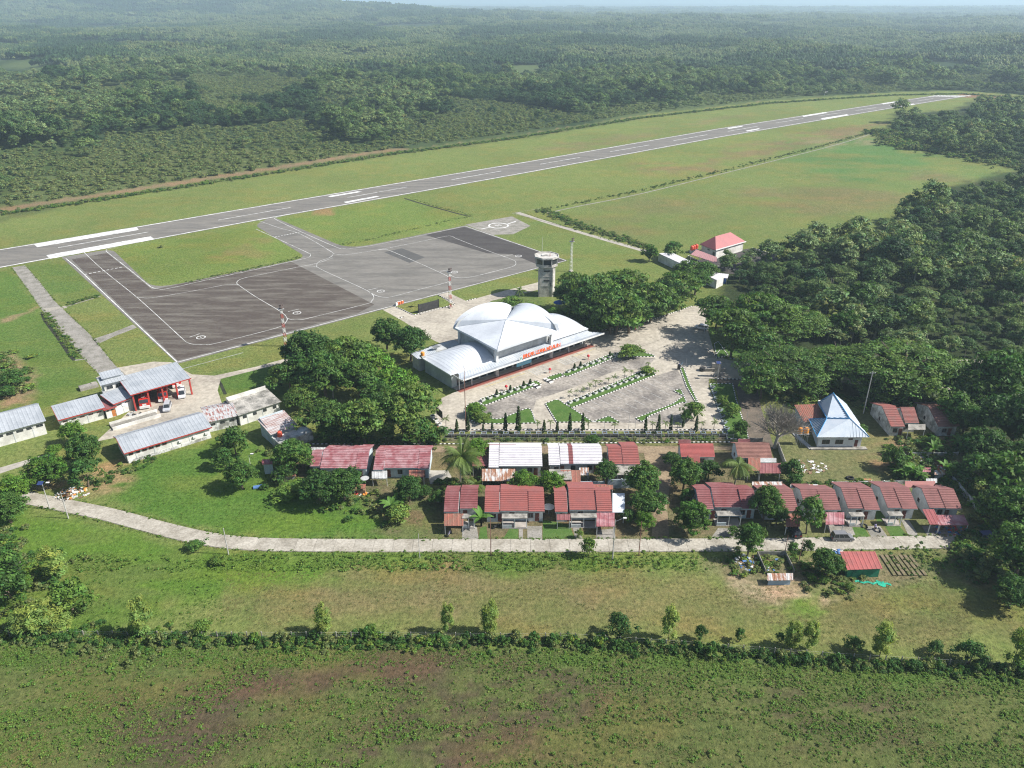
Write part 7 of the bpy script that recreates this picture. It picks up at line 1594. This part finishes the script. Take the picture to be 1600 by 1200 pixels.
# ---------------------------------------------------------------- poles, lamps, wires
pole_m = M('pole_concrete', (.46, .45, .43), (.34, .33, .31), .5, .8, .1); pole_r = M('pole_rust', (.30, .15, .12), (.22, .12, .09), .5, .8, .1)
def pole(label, base, h, mat=pole_m, r=.13, arm=None, lampc=None, name='utility_pole', cat='pole', solar=False, cross=False, gr=None):
    o = thing(name, label, cat, G(*base), 0, gr); part(o, 'pole', MB().tube((0, 0, 0), (0, 0, h), r, r * .6, 8), mat)
    if arm: part(o, 'arm', MB().tube((0, 0, h - .4), (arm, -.1, h + .5), .05, .04, 5), steel); l_ = part(o, 'lamp', MB().box(arm - .1, -.28, h + .42, arm + .55, .12, h + .56), frame_w)
    if solar: part(o, 'solar_panel', MB().sheet((-.9, -.5, h + .1), (.3, -.5, h + .1), (.3, .4, h + .5), (-.9, .4, h + .5), 'flat', th=.05), M('solar_blue', (.03, .05, .14), (.04, .06, .18), 1, .25, 0, spec=.6))
    if cross: part(o, 'crossarm', MB().box(-.9, -.06, h - .5, .9, .06, h - .38), steel); part(o, 'insulator', MB().tube((-.7, 0, h - .38), (-.7, 0, h - .15), .05).tube((.7, 0, h - .38), (.7, 0, h - .15), .05), frame_w)
    return o
pole('leaning pale utility pole on the slope at the left bend of the road', (107, 810), 6.8, cross=True); pole('solar street lamp with a tilted panel by the rubbish heap', (78, 795), 6.4, arm=1.1, solar=True, name='street_lamp', cat='street lamp')
pole('pale pole at the road bend below the lawn', (357, 866), 6.4); pole('thin pale pole at the lawn corner by the road', (656, 872), 6.0, r=.08); pole('rusty pole before the second red-roofed house', (767, 868), 9.0, pole_r, .09); pole('pale concrete pole with a lamp arm below the road', (957, 874), 9.6, arm=1.6, name='street_lamp', cat='street lamp'); pole('rusty pole left of the lane mouth', (998, 868), 8.4, pole_r, .1)
pole('short rusty pole before the left row house', (1226, 865), 4.5, pole_r, .09); pole('thin dark pole below the road by the papaya plants', (1248, 878), 5.6, pole_r, .08); pole('white pole before the bright red roof', (768, 862), .9, frame_w, .05) if False else None
pole('tall red and grey mast at the left plaza corner', (728, 672), 18.5, pole_r, .12, name='mast', cat='mast'); pole('tall pale pole in front of the umbrella trees', (1349, 646), 12.5, pole_m, .16, cross=True); pole('solar lamp post at the plaza entrance', (1121, 592), 5.0, solar=True, name='street_lamp', cat='street lamp'); pole('white lamp post at the kerb corner by the grove', (983, 514), 6.4, frame_w, .07, name='lamp_post', cat='lamp post'); pole('thin lamp post on the fence row, left of the centre', (944, 672), 5.0, steel, .05, name='lamp_post', cat='lamp post'); pole('thin lamp post on the fence row, right of the centre', (982, 672), 5.4, steel, .05, name='lamp_post', cat='lamp post'); pole('thin lamp post on the fence row, right group', (992, 674), 5.4, steel, .05, name='lamp_post', cat='lamp post')
pole('white lamp standing in the garden of the left yards', (393, 737), 4.5, frame_w, .07, arm=.6, name='lamp_post', cat='lamp post'); pole('thin pole with a small head at the plaza mouth', (1071, 579), 4.2, steel, .05, name='lamp_post', cat='lamp post'); pole('thin dark post on the lawn side of the entrance', (1165, 668), 5.0, steel, .06)
pole('slim pale antenna mast on the grass right of the tower', (847, 398), 8.0, frame_w, .06, name='mast', cat='mast'); pole('lamp post on the rubble right of the grove', (1100, 520), 6.0, frame_w, .07, name='lamp_post', cat='lamp post')
# person in lilac before the row house
def person(label, p, rz, shirt, trousers):
    o = thing('person', label, 'person', p, rz)
    me = bpy.data.meshes.new('body'); P = [(0, 0, .92), (0, 0, 1.2), (0, 0, 1.42), (0, 0, 1.52), (.02, 0, 1.64), (0, .1, .88), (.03, .12, .48), (0, .13, .05), (0, -.1, .88), (-.03, -.12, .48), (0, -.13, .05), (0, .2, 1.38), (.04, .27, 1.1), (.16, .25, .9), (0, -.2, 1.38), (.04, -.27, 1.1), (.16, -.25, .9), (.12, .13, .04), (.12, -.13, .04)]
    E = [(0, 1), (1, 2), (2, 3), (3, 4), (0, 5), (5, 6), (6, 7), (0, 8), (8, 9), (9, 10), (2, 11), (11, 12), (12, 13), (2, 14), (14, 15), (15, 16), (7, 17), (10, 18)]
    Rr = [.15, .14, .13, .06, .11, .09, .065, .045, .09, .065, .045, .06, .045, .035, .06, .045, .035, .04, .04]
    me.from_pydata(P, E, []); me.materials.append(trousers); b = bpy.data.objects.new('body', me); COL.objects.link(b); b.parent = o
    sk = b.modifiers.new('skin', 'SKIN'); me.skin_vertices[0].data[0].use_root = True
    for v_, r_ in zip(me.skin_vertices[0].data, Rr): v_.radius = (r_, r_)
    b.modifiers.new('sub', 'SUBSURF').levels = 1
    part(o, 'shirt', MB().lathe([(.19, .88), (.19, 1.2), (.2, 1.4), (.1, 1.47)], 10), shirt); part(o, 'hair', MB().lathe([(.12, 1.62), (.12, 1.72), (.05, 1.78)], 8), black_m)
person('person in a lilac top standing on the drive between two row houses', G(1366, 828), R(-60), M('lilac_cloth', (.36, .33, .60), (.33, .3, .55), 1, .8, .1), M('skin_and_cloth', (.25, .18, .15)))

# ---------------------------------------------------------------- clutter
def heap(label, c, r_, n, mats, name='rubbish_heap', seed=1, h=.35):
    o = thing(name, label, 'rubbish heap' if 'rub' in name else 'heap', G(*c), 0); r = np.random.default_rng(seed)
    for k, m_ in enumerate(mats):
        mb = MB()
        for i in range(n // len(mats)):
            a, q = r.random() * 6.28, r.random() ** .6 * r_; x_, y_ = q * math.cos(a) * 1.5, q * math.sin(a); s_ = r.uniform(.12, .42); mb.T = Matrix.Translation((x_, y_, 0)) @ Matrix.Rotation(r.random() * 6, 4, 'Z') @ Matrix.Rotation(r.normal() * .3, 4, 'X'); mb.box(-s_, -s_ * .6, .0, s_, s_ * .6, s_ * r.uniform(.1, .9) * h / .35)
        q_ = part(o, 'scraps', mb, m_); q_['kind'] = 'stuff'
mw, mbr, mbl = M('scrap_white', (.65, .65, .62)), M('scrap_brown', (.25, .16, .10)), M('scrap_blue', (.1, .2, .42))
heap('spilled white rubbish beside the solar lamp', (112, 772), 2.6, 130, [mw, mw, mbr, MATS['orange_tank']], seed=2); heap('pale rubble strewn over the yard', (1262, 729), 3.2, 110, [mw, mbr], 'rubble_heap', 3, .2); heap('white and brown scrap by the low wall of the yard', (1432, 711), 2.8, 90, [mw, mw, mbr], 'scrap_heap', 4); heap('rubbish at the foot of the tall oval tree', (1185, 880), 3.0, 80, [mw, mbr, mbl], seed=5); heap('brown cut branches in the yard', (1416, 703), 2.0, 60, [mbr], 'branch_heap', 6); heap('household clutter under the last carport', (1490, 830), 2.6, 60, [mbr, mbl, hyd], 'clutter_heap', 7); heap('clutter beside the mango tree', (566, 770), 1.2, 30, [hyd, mw, MATS['orange_tank']], 'clutter_heap', 8); heap('dark tyres and scrap by the station office', (209, 647), 1.3, 26, [black_m, steel], 'scrap_heap', 9); heap('scrap and boards behind the row houses', (1452, 733), 3.0, 80, [mbr, mw, hyd], 'scrap_heap', 10); heap('bluish bags by the hut roof', (1307, 862), .9, 14, [mbl, mw], 'bag_heap', 11)
gn = thing('green_net', 'crumpled bright green net on the grass below the green hut', 'net', G(1348, 909), 0); mb = MB(); r = np.random.default_rng(5)
for i in range(46):
    x_ = -1.5 + i * .14; y_ = .2 * math.sin(i * .5) - (.02 * i); w_ = .18 + (.5 if 28 < i < 38 else 0); mb.add([(x_, y_ - w_, .08), (x_ + .2, y_ - w_ + r.normal() * .1, .1), (x_ + .2, y_ + w_, .22), (x_, y_ + w_, .1 + .1 * r.random())], [(0, 1, 2, 3)])
part(gn, 'netting', mb, M('net_green', (.03, .45, .28), (.03, .38, .25), 1, .6, .1))
pt_ = thing('play_frame', 'colourful toppled board with a teal edge in the yard', 'board', G(1355, 752), R(-4)); part(pt_, 'board', MB().box(-1.3, -.5, .1, 1.3, .5, .35), M('teal_board', (.04, .2, .2))); part(pt_, 'top', MB().box(-1.2, -.3, .35, 1.2, .45, .45), M('board_red', (.4, .12, .08), (.2, .3, .08), 2)); 
ty = thing('tractor_tyre', 'large black tyre lying in the yard', 'tyre', G(1328, 748), 0); mb = MB(); n_ = 20
for i in range(n_):
    a0, a1 = 6.28 * i / n_, 6.28 * (i + 1) / n_; mb.tube((math.cos(a0) * .75, math.sin(a0) * .6, .22), (math.cos(a1) * .75, math.sin(a1) * .6, .22), .22, .22, 6)
part(ty, 'ring', mb, tyre_m)
dsh = thing('satellite_dish', 'large round mesh dish lying beside the second red-roofed house', 'satellite dish', G(857, 803.5), 0); part(dsh, 'dish', MB().lathe([(.1, 1.6), (.7, 1.7), (1.25, 1.95)], 20), zinc_o); part(dsh, 'mast', MB().tube((0, 0, 0), (0, 0, 1.6), .06), steel)
ds3 = thing('satellite_dish', 'round dish beside the mango tree', 'satellite dish', G(571, 758), 0); part(ds3, 'dish', MB().lathe([(.1, 1.6), (.6, 1.7), (1.0, 1.9)], 18), zinc_o); part(ds3, 'mast', MB().tube((0, 0, 0), (0, 0, 1.6), .06), steel)
bx = thing('red_cart', 'small red-brown stall beside the mango tree', 'stall', G(565, 770), 0); part(bx, 'roof', MB().sheet((-1, -.6, 1.5), (1, -.6, 1.5), (1, .7, 1.8), (-1, .7, 1.8), 'flat'), rust_red); part(bx, 'counter', MB().box(-.9, -.5, 0, .9, .5, 1.0), mbr)
bl_ = thing('blue_tarp', 'blue tarpaulin folded at the left yards', 'tarpaulin', G(403, 762), R(20)); part(bl_, 'sheet', MB().box(-1, -.5, .1, 1, .5, .4), mbl)
for i in range(7): # vegetable beds
    a, b = G(1377 + i * 7.2, 868), G(1398 + i * 8.2, 900); d = (b - a); n2 = Vector((-d.y, d.x, 0)).normalized() * .32
    mb = MB(); mb.prism([(a - n2)[:2], (b - n2)[:2], (b + n2)[:2], (a + n2)[:2]], 0, .22); o = mb.ob('garden_bed', M('bed_soil', (.19, .15, .095), (.12, .12, .05), .8, .95, .3)); tag(o, kind='structure')
pen = thing('animal_pen', 'dark board pen behind the low garden shed', 'pen', G(1195, 896), 0)
for x_ in (0, 5.6): part(pen, 'side_board', MB().box(x_, 0, 0, x_ + .1, 5.5, 1.0), slab_r)
part(pen, 'back_board', MB().box(0, 5.5, 0, 5.7, 5.6, 1.0), slab_r)
wn = thing('windsock', 'small pale wind cone beyond the strip, far right of the runway', 'windsock', G(1288, 150), 0); part(wn, 'pole', MB().tube((0, 0, 0), (0, 0, 4), .1), frame_w); part(wn, 'cone', MB().tube((0, 0, 4), (3, .3, 4.6), .5, .25), frame_w)
bu = thing('brush_pile', 'little brown brush pile on the grass between the taxiways', 'brush', G(252, 387), 0); bc = bpy.data.objects.new('twigs', KINDS['shrub'][1][0]); COL.objects.link(bc); bc.parent = bu; bc.scale = (1.3, 1.3, .8)
rv = flat('water', [G(x_, y_) for x_, y_ in ((1328, 27.2), (1345, 25.5), (1385, 26.2), (1372, 28.2), (1340, 29.2))], float(height(*[np.array([G(1355, 27.3)[i]]) for i in (0, 1)])[0]) + 14, M('river', (.6, .62, .62), None, .01, .15, 0, spec=.7))

# ---------------------------------------------------------------- field fence, hedges, weeds
FP = GP([(-60, 1003), (0, 1001), (300, 1003), (600, 1004), (900, 1006), (1100, 1020), (1300, 1036), (1500, 1048), (1640, 1056)])
ff = thing('field_fence', 'wire fence on concrete posts half swallowed by the hedge', 'fence', (0, 0, 0), 0); S = resample(FP, 2.6)
for a in S: part(ff, 'post', MB().box(a.x - .07, a.y + .9 - .07, 0, a.x + .07, a.y + .9 + .07, 1.6), slab_r)
mb = MB()
for a, b in zip(S, S[1:]):
    for z_ in (.6, 1.0, 1.4): mb.tube((a.x, a.y + .9, z_), (b.x, b.y + .9, z_), .008, .008, 3, cap=False)
part(ff, 'wire', mb, steel)
LOWS = [KINDS['shrub'][0][0], KINDS['shrub'][1][0], mk_wood(51, leaf_weed, H=1.2, k=22, per=26, size=.15, rz=.6)[0], mk_wood(52, leaf_round, H=1.3, k=26, per=26, size=.13, rz=.65)[0]]
for t_ in [o for o in bpy.data.objects if o.name.startswith('trunk') and o.parent is None]: bpy.data.objects.remove(t_)
def scatter_line(pts, n, wd, r0, r1, seed, hs=(.6, 1.1), world=False, off=0):
    P = pts if world else GP(pts); r = np.random.default_rng(seed); S = resample(P, .5); k = len(S); q = r.integers(0, k - 1, n); out = []
    for i in q:
        a, b = S[i], S[i + 1]; d = (b - a).normalized(); t = r.random(); c = a.lerp(b, t) + Vector((-d.y, d.x, 0)) * (r.normal() * wd / 2 + off); rr = r.uniform(r0, r1); out.append((c.x, c.y, 0, rr, rr * r.uniform(*hs)))
    return np.array(out)
def emit(name, arr, pick, label, lib=LOWS):
    r = np.random.default_rng(len(arr)); gn_mass(name, arr[:, :3], np.c_[arr[:, 3], arr[:, 3], arr[:, 4]], r.random(len(arr)) * 6.28, pick(r, len(arr)), lib, label)
emit('hedge', np.r_[scatter_line(FP, 1250, 1.7, .22, .7, 1, (.5, 1.3), world=True), scatter_line(FP, 150, 1.2, .5, 1.1, 2, (.9, 1.6), world=True, off=.3)], lambda r, n: np.where(r.random(n) < .4, 3, r.integers(0, 4, n)), 'overgrown hedge along the field fence')
edge = [(x_, y_ + 5) for x_, y_ in FENCE_PX[2:13]]
emit('scrub_line', np.r_[scatter_line(edge, 2300, 3.0, .7, 1.6, 3, (.5, .9))], lambda r, n: r.choice([0, 2, 3], n), 'dark line of scrub between track and strip grass')
emit('ditch_scrub', np.r_[scatter_line([(845, 328), (905, 317), (1000, 298), (1150, 262), (1300, 224), (1362, 206)], 520, 2.6, .25, .9, 4, (.4, .9)), scatter_line([(845, 328), (900, 350), (960, 370), (1012, 386)], 420, 4, .5, 1.4, 5, (.3, .7)),
     scatter_line([(640, 309), (680, 322), (740, 337), (700, 345), (560, 378), (530, 383)], 300, 1.6, .15, .4, 6, (.3, .6)), scatter_line([(290, 441), (350, 428), (400, 418), (470, 402)], 160, 1.6, .2, .5, 7, (.3, .6)), scatter_line([(1370, 205), (1400, 215), (1450, 235), (1540, 250), (1600, 262)], 600, 14, 1.0, 2.8, 8, (.5, 1.0)), scatter_line([(1362, 207), (1400, 212), (1395, 222), (1430, 235)], 260, 12, 1.2, 3.2, 18, (.5, 1.0)),
     scatter_line([(70, 490), (95, 522), (125, 560)], 160, 1.6, .3, .8, 9, (.4, .7)), scatter_line([(103, 476), (155, 462)], 90, 1.2, .3, .7, 10, (.4, .7)), scatter_line([(-20, 560), (20, 590), (0, 620)], 120, 7, .6, 1.8, 11, (.4, .9))], lambda r, n: r.integers(0, 4, n), 'scrub growing along the drains and field edges')
emit('garden_scrub', np.r_[scatter_line([(695, 688), (1130, 687)], 150, 1.6, .2, .8, 12, (.5, 1.0)), scatter_line([(420, 700), (470, 760), (560, 785), (640, 800)], 130, 6, .3, 1.2, 13, (.4, .9)), scatter_line([(680, 757), (760, 755), (850, 757)], 90, 2, .4, 1.1, 14, (.5, .9)), scatter_line([(1390, 712), (1480, 700), (1550, 690)], 150, 6, .4, 1.4, 15, (.4, .9)), scatter_line([(1200, 760), (1300, 758), (1400, 756)], 110, 1.2, .3, .9, 16, (.5, 1.0)),
     scatter_line([(1140, 885), (1250, 880), (1330, 905), (1260, 925)], 160, 4, .2, .9, 17, (.4, .9)), scatter_line([(1390, 735), (1480, 745), (1540, 770), (1560, 830)], 200, 6, .5, 1.8, 19, (.4, .9)), scatter_line([(490, 688), (600, 690), (690, 690)], 150, 2.5, .4, 1.1, 20, (.4, .8)), scatter_line([(1400, 880), (1480, 870), (1560, 885)], 200, 5, .15, .5, 21, (.4, .8)), scatter_line([(-40, 960), (20, 990), (120, 1000), (260, 1000)], 200, 5, .3, 1.0, 22, (.4, 1.0)), scatter_line([(-20, 840), (20, 900), (60, 940)], 160, 7, .4, 1.2, 23, (.4, 1.0)), scatter_line([(1490, 850), (1560, 870), (1600, 900), (1620, 950)], 200, 6, .6, 2.0, 24, (.4, 1.0)), scatter_line([(1200, 610), (1260, 640), (1380, 625), (1480, 640)], 150, 5, .5, 1.6, 25, (.4, 1.0)), scatter_line([(140, 760), (200, 735), (240, 712)], 90, 3, .2, .8, 26, (.4, .8))], lambda r, n: r.integers(0, 4, n), 'weeds and low shrubs around the gardens')
# weed tufts
def tuft(seed, mat, n=26, h=1.0, spread=.9, blade=.5):
    r = np.random.default_rng(seed); V = []; F = []
    for i in range(n):
        a = r.random() * 6.28; q = r.random() ** .5 * spread * .55; b = Vector((math.cos(a) * q, math.sin(a) * q, 0)); lean = Vector((math.cos(a), math.sin(a), 0)) * r.uniform(.1, .8) * spread; tp_ = b + lean + Vector((0, 0, h * r.uniform(.5, 1))); s2 = Vector((-math.sin(a + r.normal()), math.cos(a), 0)).normalized() * blade * r.uniform(.12, .3); m_ = b.lerp(tp_, .55) + Vector((0, 0, .1))
        k = len(V); V += [b - s2 * .3, m_ - s2, tp_, m_ + s2]; F.append((k, k + 1, k + 2, k + 3))
    t = np.repeat(np.clip(1 + .2 * r.normal(size=(n, 1)), .5, 1.6) * np.ones((1, 3)), 4, 0)
    me = npmesh('tuft', np.array([tuple(v_) for v_ in V]), F, mat, tint=t, link=False); return me
leaf_dry = ML('leaf_dry', (.16, .15, .055), (.22, .18, .075), trans=.2)
TU = [tuft(1, leaf_weed, 30, .8), tuft(2, leaf_weed, 24, .6, 1.2), tuft(3, leaf_shrub, 26, .7), tuft(4, leaf_dry, 22, .7), tuft(5, leaf_dry, 20, .5, 1.3), mk_wood(61, leaf_weed, H=1.3, k=10, per=14, size=.24, rz=.6)[0]]
for t_ in [o for o in bpy.data.objects if o.name.startswith('trunk') and o.parent is None]: bpy.data.objects.remove(t_)
def tufts(name, x0, x1, y0, y1, d, dens, size, pick, label, seed):
    r = np.random.default_rng(seed); X_, Y_ = poisson(x0, x1, y0, y1, d, r); u, v_ = proj(X_, Y_); k = (u > -150) & (u < 1750) & (v_ < 1320); X_, Y_, u, v_ = X_[k], Y_[k], u[k], v_[k]
    p = dens(X_, Y_, u, v_); k = r.random(len(X_)) < p; X_, Y_, u, v_ = X_[k], Y_[k], u[k], v_[k]; s_ = size(r, X_, Y_, u, v_)
    print(name, len(X_)); gn_mass(name, np.c_[X_, Y_, X_ * 0], np.c_[s_, s_, s_ * r.uniform(.5, 1.0, len(X_))], r.random(len(X_)) * 6.28, pick(r, X_, Y_, u, v_), TU, label)
fence_y = lambda u: np.interp(u, [-200, 900, 1640], [1010, 1014, 1064])
tufts('field_weeds', -90, 90, 70, 104, .32, lambda x_, y_, u, v_: np.where(v_ < fence_y(u), 0, np.clip(.22 + .9 * smooth01((fbm(x_ / 9, y_ / 2.2, 5) - .42) / .22) + .7 * (v_ < fence_y(u) + 30), 0, .95) * np.where(line_d(x_, y_, px([(250, 1200), (330, 1130), (420, 1080), (640, 1035), (700, 1090), (900, 1060), (870, 1150), (620, 1190)])) < 3.0, .42, 1)) , lambda r, x_, y_, u, v_: np.clip(r.lognormal(-1.75, .38, len(x_)), .08, .42),
      lambda r, x_, y_, u, v_: np.where(fbm(x_ / 8 + 5, y_ / 6, 3) + r.normal(size=len(x_)) * .07 > .55, r.choice([2, 2, 3, 4, 5], len(x_)), r.choice([0, 1, 2, 5, 5], len(x_))), 'low weeds scattered over the brown field', 1)
tufts('meadow_grass', -105, 105, 98, 127, .62, lambda x_, y_, u, v_: np.where(v_ > fence_y(u) - 12, 0, np.where(v_ < 866, 0, np.clip(.08 + .54 * smooth01((fbm(x_ / 7, y_ / 3, 4) - .45) / .2) + .9 * ((v_ < 880 + 26 * fbm(x_ / 9, y_ * 0, 3)) & (u < 1090)) * smooth01((fbm(x_ / 3, y_ / 2, 3) - .35) / .2), 0, .9))) , lambda r, x_, y_, u, v_: r.uniform(.16, .34, len(x_)) * np.where((v_ < 893) & (u < 1090), 1.5, .9),
      lambda r, x_, y_, u, v_: np.where((v_ < 893) | (u < 350), r.choice([0, 1, 0, 5], len(x_)), r.choice([2, 3, 4, 4], len(x_))), 'meadow grass tufts between road and fence', 2)
tufts('lawn_tufts', -90, 0, 126, 165, .9, lambda x_, y_, u, v_: np.where(inside(x_, y_, px([(170, 770), (215, 722), (330, 690), (400, 690), (480, 760), (600, 740), (690, 760), (690, 836), (440, 832), (330, 822), (250, 806)])), .25 + .5 * (fbm(x_ / 5, y_ / 4, 3) > .56), 0), lambda r, x_, y_, u, v_: r.uniform(.12, .3, len(x_)), lambda r, x_, y_, u, v_: r.choice([0, 1], len(x_)), 'short grass tufts of the bright lawn', 3)

# grass creeping over the road edges and the paved edges of the airfield
def edge_tufts(name, lines, n, wd, r0, r1, label, seed):
    A = np.concatenate([scatter_line(l_, int(n * k), wd, r0, r1, seed + i, (.5, 1), off=o_) for i, (l_, k, o_) in enumerate(lines)]); r = np.random.default_rng(seed)
    gn_mass(name, A[:, :3], np.c_[A[:, 3], A[:, 3], A[:, 4]], r.random(len(A)) * 6.28, r.choice([0, 1, 2, 3, 5], len(A)), TU, label)
edge_tufts('road_edge_grass', [(top, 1, .25), (bot, 1.2, -.2), ([(205, 592), (160, 590), (100, 526), (42, 450), (19, 418)], .3, .2), ([(39, 414), (85, 470), (140, 522), (180, 571)], .3, .2), ([(810, 332), (930, 371), (1010, 394)], .25, 1.7), ([(686, 674), (676, 652), (690, 622)], .1, 0)], 900, .5, .1, .34, 'grass creeping over the road edges', 91)
